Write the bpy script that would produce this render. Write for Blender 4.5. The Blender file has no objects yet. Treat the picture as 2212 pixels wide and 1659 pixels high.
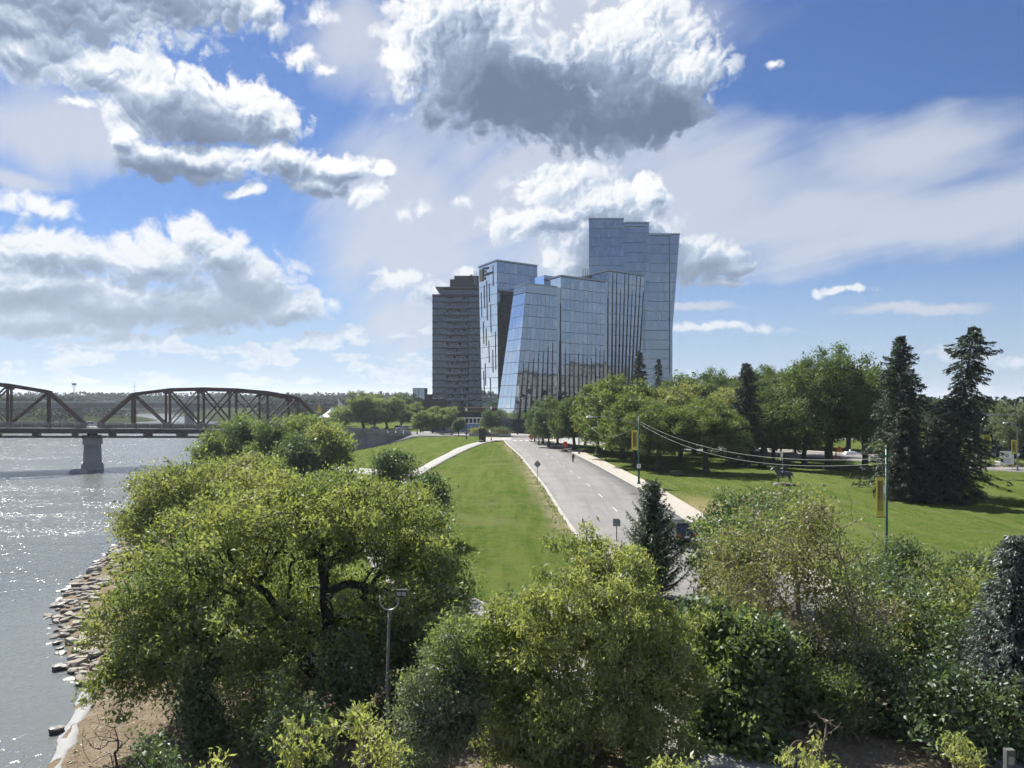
import bpy, bmesh, math, random
import numpy as np
from mathutils import Vector, Matrix

# ------------------------------------------------------------------ frame
# Photograph coordinates used below: 2212 x 1659, focal length 1662, horizon row 865.
F, CX, HY = 1662.0, 1106.0, 865.0
HC = 18.0                                   # eye height above the river, on a bridge rail
sc = bpy.context.scene
COL = sc.collection

cam_data = bpy.data.cameras.new("camera")
cam = bpy.data.objects.new("camera", cam_data)
COL.objects.link(cam)
cam.location = (0, 0, HC)
cam.rotation_euler = (math.radians(90), 0, 0)
cam_data.sensor_width = 36.0
cam_data.lens = 36.0 * F / 2212.0
cam_data.shift_y = (HY - 829.5) / 2212.0
cam_data.clip_start = 0.1
cam_data.clip_end = 20000
sc.camera = cam

sc.view_settings.view_transform = 'Standard'
sc.view_settings.look = 'None'
EXPO = 1.08
sc.view_settings.exposure = EXPO
sc.view_settings.gamma = 1.0
sc.cycles.use_denoising = True
try:
    sc.cycles.denoiser = 'OPENIMAGEDENOISE'
    sc.cycles.denoising_input_passes = 'RGB_ALBEDO_NORMAL'
    sc.cycles.denoising_prefilter = 'FAST'
except Exception:
    pass
sc.cycles.use_adaptive_sampling = True
sc.cycles.adaptive_threshold = 0.025
sc.cycles.adaptive_min_samples = 16
sc.cycles.max_bounces = 8
sc.cycles.diffuse_bounces = 3
sc.cycles.glossy_bounces = 4
sc.cycles.transmission_bounces = 4
sc.cycles.transparent_max_bounces = 8
sc.cycles.caustics_reflective = False
sc.cycles.caustics_refractive = False
sc.cycles.sample_clamp_indirect = 6.0

SUN_AZ = math.radians(-33.0)                # left of the view direction (+Y)
SUN_EL = math.radians(47.0)
sun_dir = Vector((math.sin(SUN_AZ) * math.cos(SUN_EL), math.cos(SUN_AZ) * math.cos(SUN_EL), math.sin(SUN_EL)))
sun_data = bpy.data.lights.new("sun", 'SUN')
sun_data.energy = 5.0
sun_data.angle = math.radians(0.53)
sun_data.color = (1.0, 0.95, 0.86)
sun = bpy.data.objects.new("sun", sun_data)
COL.objects.link(sun)
sun.rotation_euler = sun_dir.to_track_quat('Z', 'Y').to_euler()
# ------------------------------------------------------------------ world: sky and clouds
class NT:
    """small helper for building node trees"""
    def __init__(self, tree):
        self.t = tree; self.n = tree.nodes; self.l = tree.links
    def node(self, kind, **kw):
        n = self.n.new(kind)
        for k, v in kw.items():
            setattr(n, k, v)
        return n
    def put(self, sock, v):
        if isinstance(v, bpy.types.NodeSocket):
            self.l.new(v, sock)
        elif v is not None:
            sock.default_value = v
    def math(self, op, a, b=None, c=None, clamp=False):
        n = self.node('ShaderNodeMath', operation=op, use_clamp=clamp)
        for i, v in enumerate((a, b, c)):
            if v is not None:
                self.put(n.inputs[i], v)
        return n.outputs[0]
    def vmath(self, op, a, b=None, c=None):
        n = self.node('ShaderNodeVectorMath', operation=op)
        for i, v in enumerate((a, b, c)):
            if v is not None:
                self.put(n.inputs[i], v)
        return n.outputs['Value'] if op in ('LENGTH', 'DOT_PRODUCT', 'DISTANCE') else n.outputs[0]
    def rng(self, v, a, b, c=0.0, d=1.0, smooth=False):
        n = self.node('ShaderNodeMapRange', interpolation_type='SMOOTHSTEP' if smooth else 'LINEAR')
        n.clamp = True
        self.put(n.inputs[0], v)
        for i, x in enumerate((a, b, c, d)):
            self.put(n.inputs[1 + i], x)
        return n.outputs[0]
    def noise(self, vec, scale, detail=4, rough=0.5, lac=2.0, dist=0.0, dim='3D', kind='FBM'):
        n = self.node('ShaderNodeTexNoise', noise_dimensions=dim)
        n.noise_type = kind
        self.put(n.inputs['Vector'], vec)
        n.inputs['Scale'].default_value = scale
        n.inputs['Detail'].default_value = detail
        n.inputs['Roughness'].default_value = rough
        n.inputs['Lacunarity'].default_value = lac
        n.inputs['Distortion'].default_value = dist
        return n
    def voro(self, vec, scale, detail=0, rough=0.5, feature='F1', dim='3D', rand=1.0):
        n = self.node('ShaderNodeTexVoronoi', voronoi_dimensions=dim, feature=feature)
        self.put(n.inputs['Vector'], vec)
        n.inputs['Scale'].default_value = scale
        if 'Detail' in n.inputs:
            n.inputs['Detail'].default_value = detail
            n.inputs['Roughness'].default_value = rough
        n.inputs['Randomness'].default_value = rand
        return n
    def mix(self, f, a, b, mode='MIX'):
        n = self.node('ShaderNodeMix', data_type='RGBA', blend_type=mode)
        self.put(n.inputs[0], f)
        self.put(n.inputs[6], a if isinstance(a, bpy.types.NodeSocket) else (*a, 1.0)[:4])
        self.put(n.inputs[7], b if isinstance(b, bpy.types.NodeSocket) else (*b, 1.0)[:4])
        return n.outputs[2]
    def comb(self, x, y, z=0.0):
        n = self.node('ShaderNodeCombineXYZ')
        for i, v in enumerate((x, y, z)):
            self.put(n.inputs[i], v)
        return n.outputs[0]

def sky_uv(px, py):
    """photograph position -> azimuth and elevation, in units of 1/1662 radian"""
    a = math.atan2(px - CX, F)
    e = math.atan2(HY - py, math.hypot(F, px - CX))
    return a * F, e * F

# cumulus: (px, py, half width, half height)
CUMULUS = [
    # top left bank
    (120, -20, 330, 110), (330, -30, 260, 88), (50, 110, 110, 60), (215, 145, 130, 55), (30, 50, 150, 90), (480, -5, 130, 70), (560, 20, 60, 50),
    # upper left cloud
    (330, 215, 120, 95), (420, 250, 150, 80), (540, 245, 120, 75), (330, 340, 95, 52), (600, 265, 60, 50),
    (430, 345, 150, 48), (600, 350, 110, 52), (735, 370, 95, 38), (690, 395, 90, 30), (260, 290, 40, 40), (830, 375, 30, 22),
    (790, 430, 95, 60, .38), (520, 412, 80, 26, .35), (655, 120, 95, 42, .38), (690, 35, 75, 42, .4), (700, 150, 50, 34, .4), (900, 450, 45, 32, .45), (590, 60, 60, 50, .45), (170, 215, 70, 30, .45),
    # low left mass
    (85, 445, 120, 38, .28), (110, 545, 170, 56), (320, 565, 160, 70), (420, 515, 66, 62), (480, 555, 90, 70), (540, 620, 120, 80),
    (620, 665, 110, 45), (60, 620, 220, 66), (250, 655, 230, 62), (430, 660, 260, 60), (90, 690, 220, 40),
    # great central cloud
    (930, 60, 130, 110), (1000, 140, 190, 150), (1130, 200, 260, 120), (1300, 250, 240, 86), (1010, 20, 190, 90),
    (1395, 95, 165, 110), (1340, 130, 120, 120), (1500, 150, 105, 62), (1400, 40, 95, 60), (1430, 235, 130, 70), (880, 130, 70, 90),
    # cloud behind the tower
    (1220, 395, 140, 62), (1160, 480, 130, 46), (1400, 430, 68, 54), (1330, 520, 160, 80), (1500, 560, 120, 60), (1290, 440, 110, 70),
    (1240, 560, 90, 40), (1580, 580, 60, 24),
    # small ones
    (870, 605, 100, 50, .3), (935, 640, 90, 58, .3), (1005, 592, 50, 30, .3), (1815, 632, 95, 20, .35), (1540, 712, 250, 21, .3), (1680, 137, 45, 20, .45),
    (1560, 612, 130, 18, .35), (2065, 770, 100, 34, .35), (2195, 785, 70, 28, .4), (2080, 845, 110, 36, .4), (1000, 440, 60, 30, .5), (860, 460, 60, 40, .5),
]
# shaded bodies: (px, py, half width, half height, depth)
SHADE = [
    (60, 20, 260, 110, .45), (330, -30, 200, 70, .5), (390, 255, 170, 60, .62), (370, 352, 130, 36, .75), (640, 375, 150, 28, .5),
    (250, 600, 330, 50, .5), (470, 640, 230, 80, .72), (150, 655, 240, 44, .62), (430, 690, 300, 36, .6),
    (1160, 215, 300, 125, 1.0), (1330, 255, 250, 85, 1.0), (980, 180, 130, 110, .7), (1360, 560, 200, 110, 1.0),
    (1240, 500, 120, 60, .6), (1540, 590, 110, 40, .8), (940, 660, 80, 40, .6),
]
# flat shaded bases that reach the lower rim
UNDER = [(1110, 255, 310, 120, .95), (1390, 260, 230, 95, 1.0), (1250, 300, 300, 60, .85), (1010, 170, 150, 130, .55), (370, 385, 170, 44, .72), (660, 405, 150, 36, .5), (440, 285, 210, 52, .55), (470, 690, 260, 40, .62), (130, 690, 220, 36, .6), (1500, 600, 240, 60, .75), (1330, 590, 180, 90, .7), (250, 10, 320, 70, .36)]
# high veil of ice cloud: (px, py, half width, half height)
VEIL = [
    (900, 520, 220, 190), (900, 480, 300, 240), (1150, 420, 400, 280), (1500, 430, 380, 190), (1750, 470, 380, 130), (2050, 480, 360, 75), (1980, 330, 340, 90),
    (1250, 60, 480, 110), (100, 280, 200, 110), (760, 90, 150, 130), (2200, 450, 140, 70), (1500, 665, 120, 14), (1960, 668, 170, 14), (30, 390, 100, 22), (880, 700, 120, 90),
]

world = bpy.data.worlds.new("World")
sc.world = world
world.use_nodes = True
wt = world.node_tree
wt.nodes.clear()
W = NT(wt)
SKY_STRENGTH = 0.05

tc = W.node('ShaderNodeTexCoord')
dirv = W.vmath('NORMALIZE', tc.outputs['Generated'])
sep = W.node('ShaderNodeSeparateXYZ'); W.put(sep.inputs[0], dirv)
U = W.math('MULTIPLY', W.math('ARCTAN2', sep.outputs[0], sep.outputs[1]), F)
V = W.math('MULTIPLY', W.math('ARCSINE', sep.outputs[2]), F)
UV = W.comb(U, V)

def union(vec, blobs, smooth=0.12):
    d = None
    for b in blobs:
        u, v = sky_uv(b[0], b[1])
        iv = (1.0 / b[2], 1.0 / b[3], 0.0)
        ln = W.vmath('LENGTH', W.vmath('MULTIPLY_ADD', vec, iv, (-u * iv[0], -v * iv[1], 0.0)))
        if len(b) > 4: ln = W.math('ADD', ln, b[4])
        d = ln if d is None else (W.math('SMOOTH_MIN', d, ln, smooth) if smooth else W.math('MINIMUM', d, ln))
    return W.math('SUBTRACT', 1.0, d)

# domain warp shared by all layers
warp = W.noise(UV, 1 / 150.0, 5, 0.6, dim='2D')
wv = W.vmath('SUBTRACT', warp.outputs['Color'], (0.5, 0.5, 0.5))
Q = W.vmath('MULTIPLY_ADD', wv, (62, 52, 0), UV)

# the rest of the dome carries the same kind of cloud, sparser
gen = W.noise(W.vmath('MULTIPLY', UV, (1.0, 1.9, 0)), 1 / 420.0, 3, 0.55, dim='2D')
out_frame = W.math('MAXIMUM', W.rng(W.math('ABSOLUTE', U), 1130, 1350), W.rng(V, 960, 1120))
gen_f = W.math('MULTIPLY', W.rng(gen.outputs[0], 0.52, 0.84, -1.0, 1.1), out_frame)
gen_f = W.math('ADD', gen_f, W.math('MULTIPLY_ADD', out_frame, 1.5, -1.5))
# low far cumulus along the whole horizon
lowv = W.noise(W.vmath('MULTIPLY', UV, (1.0, 3.4, 0)), 1 / 150.0, 3, 0.55, dim='2D')
lowmask = W.math('MULTIPLY', W.rng(V, 0, 40), W.rng(V, 140, 240, 1, 0))
leftish = W.rng(U, -150, 250, 1.0, 0.25)
low_f = W.rng(W.math('MULTIPLY', W.math('MULTIPLY', lowv.outputs[0], lowmask), W.math('MULTIPLY_ADD', leftish, 0.55, 0.55)), 0.36, 0.66, -0.5, 0.5)

def puffs(vec):
    r = W.noise(vec, 1 / 50.0, 3, 0.5, 2.1, dim='2D', kind='RIDGED_MULTIFRACTAL')
    r.inputs['Offset'].default_value = 1.0
    r.inputs['Gain'].default_value = 1.6
    return W.math('MULTIPLY_ADD', r.outputs[0], -0.36, 0.42)

base_c = union(Q, CUMULUS, 0.06)
base = base_c
base = W.math('MAXIMUM', W.math('MAXIMUM', base, gen_f), low_f)
p0 = puffs(Q)
h0 = W.math('MULTIPLY_ADD', p0, 0.62, base)
su, sv = SUN_AZ * F, SUN_EL * F
tosun = W.vmath('NORMALIZE', W.vmath('SUBTRACT', (su, sv, 0.0), UV))
Q2 = W.vmath('MULTIPLY_ADD', tosun, (7, 7, 0), Q)
emb = W.math('SUBTRACT', p0, puffs(Q2))
Q3 = W.vmath('MULTIPLY_ADD', tosun, (20, 20, 0), Q)
billow = W.math('SUBTRACT', base_c, union(Q3, CUMULUS, 0.06))

fine = W.noise(Q, 1 / 30.0, 7, 0.68, dim='2D')
hh = W.math('MULTIPLY_ADD', W.math('SUBTRACT', fine.outputs[0], 0.5), 0.62, h0)
alpha = W.rng(hh, 0.07, W.math('MULTIPLY_ADD', gen.outputs[0], 0.72, 0.12), 0, 1, True)
thick = W.rng(hh, 0.10, 0.75, 0, 1, True)

Qs = W.vmath('MULTIPLY_ADD', wv, (150, 110, 0), UV)
def shade_of(blobs):
    shade = None
    for b in blobs:
        u, v = sky_uv(b[0], b[1])
        iv = (1.0 / b[2], 1.0 / b[3], 0.0)
        ln = W.vmath('LENGTH', W.vmath('MULTIPLY_ADD', Qs, iv, (-u * iv[0], -v * iv[1], 0.0)))
        s = W.rng(ln, 0.2, 1.2, b[4], 0.0, True)
        shade = s if shade is None else W.math('MAXIMUM', shade, s)
    return shade
shade = shade_of(SHADE)
shade = W.math('MAXIMUM', shade, W.math('MULTIPLY', out_frame, W.rng(gen_f, 0.1, 0.8, 0, 0.8)))
shade = W.math('MULTIPLY', shade, W.rng(hh, 0.12, 0.6, 0, 1, True))
shade = W.math('MAXIMUM', shade, shade_of(UNDER))
shade = W.math('ADD', shade, W.math('MULTIPLY', thick, 0.22))
shade = W.math('MULTIPLY', shade, W.math('MULTIPLY_ADD', fine.outputs[0], 0.30, W.math('MULTIPLY_ADD', warp.outputs[0], 0.8, 0.52)))
shade = W.math('MULTIPLY', shade, 0.91)
# relief: lit puffs towards the sun, soft shade behind them
rel = W.math('MULTIPLY', emb, W.rng(shade, 0.4, 1.0, 0.95, 0.16))
rel = W.math('ADD', rel, W.math('MULTIPLY', W.rng(billow, -0.35, 0.35, -0.40, 0.40), W.math('MULTIPLY', W.rng(base_c, -0.35, -0.05), W.rng(shade, 0.6, 1.1, 1.0, 0.4))))
lum = W.math('SUBTRACT', W.math('MULTIPLY_ADD', rel, 1.0, 1.12), shade, clamp=False)
lum = W.math('MAXIMUM', W.math('MINIMUM', lum, 1.35), 0.0)
ramp = W.node('ShaderNodeValToRGB')
cr = ramp.color_ramp
cr.elements[0].position = 0.0; cr.elements[0].color = (0.150, 0.200, 0.305, 1)
cr.elements[1].position = 1.0; cr.elements[1].color = (1.0, 1.0, 1.0, 1)
e = cr.elements.new(0.35); e.color = (0.285, 0.36, 0.50, 1)
e = cr.elements.new(0.62); e.color = (0.53, 0.62, 0.76, 1)
e = cr.elements.new(0.8); e.color = (0.83, 0.88, 0.93, 1)
W.put(ramp.inputs[0], W.math('MULTIPLY', lum, 0.84))

# ice veil: streaks run along one direction of a high flat layer
den = W.math('MAXIMUM', W.math('ADD', sep.outputs[2], 0.12), 0.05)
pl = W.comb(W.math('DIVIDE', sep.outputs[0], den), W.math('DIVIDE', sep.outputs[1], den))
rot = W.node('ShaderNodeVectorRotate', rotation_type='Z_AXIS'); W.put(rot.inputs['Vector'], pl); rot.inputs['Angle'].default_value = math.radians(-120)
st = W.noise(W.vmath('MULTIPLY', rot.outputs[0], (0.55, 3.2, 1)), 1.0, 7, 0.56, dist=0.35, dim='2D')
veil_f = W.math('MAXIMUM', union(W.vmath('MULTIPLY_ADD', wv, (120, 60, 0), UV), VEIL, 0.3), W.math('MULTIPLY_ADD', out_frame, 0.95, -0.75))
veil = W.rng(W.math('ADD', W.math('MULTIPLY_ADD', st.outputs[0], 1.15, -0.48), W.math('MULTIPLY', veil_f, 0.9)), 0.0, 0.75, 0.0, 0.9, True)
veil = W.math('MULTIPLY', veil, W.rng(veil_f, -0.02, 0.16, 0, 1, True))
veil_col = (0.60, 0.655, 0.76)

world.cycles.sampling_method = 'MANUAL'
world.cycles.sample_map_resolution = 256
sky = W.node('ShaderNodeTexSky', sky_type='NISHITA')
sky.sun_disc = False
sky.sun_elevation = SUN_EL
sky.sun_rotation = SUN_AZ
sky.altitude = 480.0
sky.air_density = 1.0
sky.dust_density = 0.25
sky.ozone_density = 1.5
k = 1.0 / SKY_STRENGTH / 2 ** EXPO
clear = W.vmath('MULTIPLY', sky.outputs[0], (0.475, 0.628, 0.91))
clear = W.mix(W.rng(V, -20, 380, 0.80, 0.0, True), clear, tuple(x * k for x in (0.47, 0.60, 0.76)))
c1 = W.mix(veil, clear, tuple(x * k for x in veil_col))
cl = W.vmath('SCALE', ramp.outputs[0]); wt.nodes[-1].inputs['Scale'].default_value = k * 1.0
# clouds near the horizon are seen through more air
air = W.rng(V, 0, 480, 0.66, 0.0)
cl = W.mix(air, cl, tuple(x * k for x in (0.52, 0.63, 0.76)))
c2 = W.mix(alpha, c1, cl)
bg = W.node('ShaderNodeBackground')
W.put(bg.inputs[0], c2)
bg.inputs[1].default_value = SKY_STRENGTH
wo = W.node('ShaderNodeOutputWorld')
W.put(wo.inputs[0], bg.outputs[0])
# ------------------------------------------------------------------ helpers
rng = np.random.default_rng(7)
random.seed(7)

def P(px, py, D):
    return Vector(((px - CX) / F * D, D, HC + (HY - py) / F * D))
def PX(px, D):
    return (px - CX) / F * D

def tag(o, label=None, cat=None, group=None, kind=None):
    if label: o["label"] = label
    if cat: o["category"] = cat
    if group: o["group"] = group
    if kind: o["kind"] = kind
    return o

def empty(name, loc=(0, 0, 0), rz=0.0, label=None, cat=None, group=None):
    o = bpy.data.objects.new(name, None)
    o.empty_display_size = 0.3
    COL.objects.link(o)
    o.location = loc
    o.rotation_euler = (0, 0, rz)
    return tag(o, label, cat, group)

def link_mesh(name, me, mat=None, parent=None, loc=None, rz=None):
    o = bpy.data.objects.new(name, me)
    COL.objects.link(o)
    if mat is not None and len(me.materials) == 0:
        me.materials.append(mat)
    if parent is not None:
        o.parent = parent
    if loc is not None:
        o.location = loc
    if rz is not None:
        o.rotation_euler = (0, 0, rz)
    return o

def copy_tree(o, parent=None):
    c = o.copy()
    COL.objects.link(c)
    c.parent = parent
    for ch in list(o.children):
        copy_tree(ch, c)
    return c

def np_mesh(name, verts, quads=None, tris=None, smooth=False, mats=None, matidx=None):
    """mesh straight from numpy arrays"""
    me = bpy.data.meshes.new(name)
    verts = np.asarray(verts, dtype=np.float32).reshape(-1, 3)
    nq = 0 if quads is None else len(quads)
    nt = 0 if tris is None else len(tris)
    loops = []
    if nq: loops.append(np.asarray(quads, dtype=np.int32).reshape(-1))
    if nt: loops.append(np.asarray(tris, dtype=np.int32).reshape(-1))
    loops = np.concatenate(loops)
    starts = np.concatenate([np.arange(nq) * 4, nq * 4 + np.arange(nt) * 3]).astype(np.int32)
    totals = np.concatenate([np.full(nq, 4), np.full(nt, 3)]).astype(np.int32)
    me.vertices.add(len(verts)); me.vertices.foreach_set('co', verts.ravel())
    me.loops.add(len(loops)); me.loops.foreach_set('vertex_index', loops)
    me.polygons.add(nq + nt)
    me.polygons.foreach_set('loop_start', starts)
    me.polygons.foreach_set('loop_total', totals)
    if smooth:
        me.polygons.foreach_set('use_smooth', np.ones(nq + nt, dtype=bool))
    if mats:
        for m in mats: me.materials.append(m)
        if matidx is not None:
            me.polygons.foreach_set('material_index', np.asarray(matidx, dtype=np.int32))
    me.update(calc_edges=True)
    return me

class MB:
    """collects simple solids and links them as ONE mesh object"""
    def __init__(self):
        self.v = []; self.f = []; self.m = []; self.cur = 0
    def mat(self, i):
        self.cur = i; return self
    def add(self, verts, faces):
        b = len(self.v)
        self.v += [tuple(x) for x in verts]
        for f in faces:
            self.f.append(tuple(b + i for i in f)); self.m.append(self.cur)
        return self
    def box(self, c, s, rz=0.0, top=1.0, rot=None):
        """box with centre c, size s; top scales the upper face"""
        hx, hy, hz = s[0] / 2, s[1] / 2, s[2] / 2
        vs = [(-hx, -hy, -hz), (hx, -hy, -hz), (hx, hy, -hz), (-hx, hy, -hz),
              (-hx * top, -hy * top, hz), (hx * top, -hy * top, hz), (hx * top, hy * top, hz), (-hx * top, hy * top, hz)]
        R = rot if rot is not None else Matrix.Rotation(rz, 3, 'Z')
        vs = [tuple(R @ Vector(v) + Vector(c)) for v in vs]
        return self.add(vs, [(0, 3, 2, 1), (4, 5, 6, 7), (0, 1, 5, 4), (1, 2, 6, 5), (2, 3, 7, 6), (3, 0, 4, 7)])
    def bar(self, a, b, w, h=None, up=(0, 0, 1)):
        """rectangular bar from a to b"""
        a = Vector(a); b = Vector(b); h = h or w
        d = (b - a).normalized()
        u = Vector(up)
        s = d.cross(u)
        if s.length < 1e-4:
            s = d.cross(Vector((1, 0, 0)))
        s.normalize(); t = s.cross(d).normalized()
        vs = []
        for p in (a, b):
            for i, j in ((-1, -1), (1, -1), (1, 1), (-1, 1)):
                vs.append(p + s * (i * w / 2) + t * (j * h / 2))
        return self.add(vs, [(0, 1, 2, 3), (7, 6, 5, 4), (0, 4, 5, 1), (1, 5, 6, 2), (2, 6, 7, 3), (3, 7, 4, 0)])
    def tube(self, pts, r, n=6, cap=True):
        pts = [Vector(p) for p in pts]
        rs = r if hasattr(r, '__len__') else [r] * len(pts)
        vs = []; ref = None
        for i, p in enumerate(pts):
            d = (pts[min(i + 1, len(pts) - 1)] - pts[max(i - 1, 0)])
            d = d.normalized() if d.length > 1e-9 else Vector((0, 0, 1))
            if ref is None:
                ref = d.cross(Vector((0, 0, 1)))
                if ref.length < 1e-3: ref = Vector((1, 0, 0))
            s = (ref - d * ref.dot(d))
            s = s.normalized() if s.length > 1e-6 else d.orthogonal().normalized()
            t = d.cross(s); ref = s
            for k in range(n):
                a = 2 * math.pi * k / n
                vs.append(p + (s * math.cos(a) + t * math.sin(a)) * rs[i])
        fs = []
        for i in range(len(pts) - 1):
            for k in range(n):
                k2 = (k + 1) % n
                fs.append((i * n + k, i * n + k2, (i + 1) * n + k2, (i + 1) * n + k))
        if cap:
            fs.append(tuple(range(n - 1, -1, -1)))
            fs.append(tuple((len(pts) - 1) * n + k for k in range(n)))
        return self.add(vs, fs)
    def lathe(self, prof, c=(0, 0, 0), n=12):
        vs = []; fs = []
        for (r, z) in prof:
            for k in range(n):
                a = 2 * math.pi * k / n
                vs.append((c[0] + r * math.cos(a), c[1] + r * math.sin(a), c[2] + z))
        for i in range(len(prof) - 1):
            for k in range(n):
                k2 = (k + 1) % n
                fs.append((i * n + k, i * n + k2, (i + 1) * n + k2, (i + 1) * n + k))
        fs.append(tuple(range(n - 1, -1, -1)))
        fs.append(tuple((len(prof) - 1) * n + k for k in range(n)))
        return self.add(vs, fs)
    def prism(self, poly, a, b, axis='y'):
        """polygon given in (u, v), extruded from a to b along axis"""
        def pt(u, v, w):
            return {'y': (u, w, v), 'x': (w, u, v), 'z': (u, v, w)}[axis]
        n = len(poly)
        vs = [pt(u, v, a) for u, v in poly] + [pt(u, v, b) for u, v in poly]
        fs = [tuple(range(n)), tuple(range(2 * n - 1, n - 1, -1))]
        for i in range(n):
            j = (i + 1) % n
            fs.append((j, i, n + i, n + j))
        return self.add(vs, fs)
    def quad(self, a, b, c, d):
        return self.add([a, b, c, d], [(0, 1, 2, 3)])
    def mesh(self, name, mats=None, smooth=False):
        me = bpy.data.meshes.new(name)
        me.from_pydata(self.v, [], self.f)
        if mats is not None:
            for m in (mats if isinstance(mats, (list, tuple)) else [mats]):
                me.materials.append(m)
            if isinstance(mats, (list, tuple)) and len(mats) > 1:
                me.polygons.foreach_set('material_index', self.m)
        if smooth:
            me.polygons.foreach_set('use_smooth', [True] * len(me.polygons))
        bm = bmesh.new(); bm.from_mesh(me)
        bmesh.ops.recalc_face_normals(bm, faces=bm.faces)
        bm.to_mesh(me); bm.free()
        return me
    def build(self, name, mats=None, parent=None, smooth=False, loc=None, rz=None):
        return link_mesh(name, self.mesh(name, mats, smooth), None, parent, loc, rz)

# ------------------------------------------------------------------ materials
MATS = {}
def material(name, col, rough=0.6, metal=0.0, var=0.12, scale=2.0, bump=0.0, bscale=20.0, spec=0.5, coat=0.0, alpha=None):
    m = bpy.data.materials.new(name); m.use_nodes = True
    t = NT(m.node_tree)
    b = m.node_tree.nodes['Principled BSDF']
    geo = t.node('ShaderNodeNewGeometry')
    if var > 0:
        n = t.noise(geo.outputs['Position'], scale, 5, 0.6)
        f = t.rng(n.outputs[0], 0.3, 0.7)
        lo = tuple(max(0, c * (1 - var)) for c in col); hi = tuple(c * (1 + var) for c in col)
        t.put(b.inputs['Base Color'], t.mix(f, lo, hi))
        t.put(b.inputs['Roughness'], t.rng(n.outputs[0], 0.3, 0.7, max(0.02, rough - 0.08), min(1, rough + 0.08)))
    else:
        b.inputs['Base Color'].default_value = (*col, 1)
        b.inputs['Roughness'].default_value = rough
    b.inputs['Metallic'].default_value = metal
    b.inputs['Specular IOR Level'].default_value = spec
    b.inputs['Coat Weight'].default_value = coat
    if bump > 0:
        n2 = t.noise(geo.outputs['Position'], bscale, 6, 0.6)
        bp = t.node('ShaderNodeBump'); bp.inputs['Strength'].default_value = bump
        bp.inputs['Distance'].default_value = 0.05
        t.put(bp.inputs['Height'], n2.outputs[0])
        t.put(b.inputs['Normal'], bp.outputs[0])
    MATS[name] = m
    return m

concrete = material('concrete', (0.40, 0.385, 0.36), 0.85, var=0.14, scale=0.9, bump=0.25, bscale=12)
concrete_dark = material('concrete_dark', (0.21, 0.215, 0.22), 0.85, var=0.2, scale=0.5, bump=0.25, bscale=8)
pier_stone = material('pier_concrete', (0.26, 0.265, 0.27), 0.85, var=0.2, scale=0.4, bump=0.2, bscale=4)
kerb_mat = material('kerb_concrete', (0.31, 0.30, 0.275), 0.85, var=0.18, scale=1.2, bump=0.2)
walk_mat = material('sidewalk_concrete', (0.34, 0.31, 0.27), 0.85, var=0.09, scale=0.8, bump=0.15)
path_mat = material('path_concrete', (0.265, 0.26, 0.25), 0.85, var=0.08, scale=0.6, bump=0.15)
paint_white = material('road_paint', (0.50, 0.50, 0.48), 0.7, var=0.3, scale=3.0)
rust_steel = material('weathered_steel', (0.050, 0.027, 0.021), 0.75, 0.0, var=0.35, scale=1.2)
dark_steel = material('dark_steel', (0.030, 0.030, 0.033), 0.55, 0.3, var=0.25, scale=1.5)
rail_steel = material('galvanised_steel', (0.30, 0.31, 0.32), 0.45, 0.7, var=0.15)
green_paint = material('green_painted_steel', (0.020, 0.085, 0.062), 0.45, 0.2, var=0.2, scale=2)
black_paint = material('black_paint', (0.012, 0.012, 0.013), 0.4, 0.1, var=0.2)
white_paint = material('white_paint', (0.78, 0.78, 0.76), 0.5, var=0.06)
yellow_paint = material('yellow_paint', (0.62, 0.40, 0.02), 0.5, var=0.06)
orange_sign = material('orange_sign', (0.80, 0.10, 0.02), 0.5, var=0.05)
red_paint = material('red_paint', (0.55, 0.03, 0.03), 0.5, var=0.08)
sign_back = material('sign_back_aluminium', (0.26, 0.27, 0.28), 0.5, 0.5, var=0.12, scale=5)
wood_post = material('weathered_wood', (0.13, 0.105, 0.085), 0.9, var=0.3, scale=6, bump=0.4, bscale=40)
bronze = material('bronze', (0.085, 0.098, 0.115), 0.38, 0.75, var=0.3, scale=4)
rubber = material('rubber', (0.012, 0.012, 0.012), 0.8, var=0.2)
chrome = material('bright_metal', (0.55, 0.56, 0.57), 0.25, 0.9, var=0.05)
lamp_glass = material('lamp_lens', (0.75, 0.76, 0.76), 0.15, var=0.0)
# ------------------------------------------------------------------ terrain
SHORE = np.array([(-200, 3), (-50, -10), (20, -17), (37.7, -22.4), (48.6, -26.5), (53, -30.0), (58, -33.8), (65, -38.2), (72, -41.4), (89, -46.5),
                  (120, -57), (153, -66), (200, -74), (260, -84), (400, -130), (700, -262), (1060, -420), (1400, -600), (9000, -3000)], float)
PLATE = np.array([(-200, 24), (0, 14), (20, 8), (40, 1), (54, -2.5), (75, -7), (100, -12), (130, -14), (166, -13), (205, -14), (230, -24), (245, -34), (262, -62), (300, -78), (400, -112), (700, -240), (1060, -395), (9000, -2950)], float)
OPP = np.array([(-300, -330), (200, -300), (500, -292), (700, -335), (850, -470), (960, -760), (1010, -1400), (9000, -9000)], float)

def smooth01(t):
    t = np.clip(t, 0, 1)
    return t * t * (3 - 2 * t)

def ridge_noise(x, y):
    return (np.sin(x * 0.043 + 1.3) * np.cos(y * 0.037 - 0.4) + 0.5 * np.sin(x * 0.11 + y * 0.09) + 0.3 * np.sin(x * 0.23 - y * 0.19 + 2.0))

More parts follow.
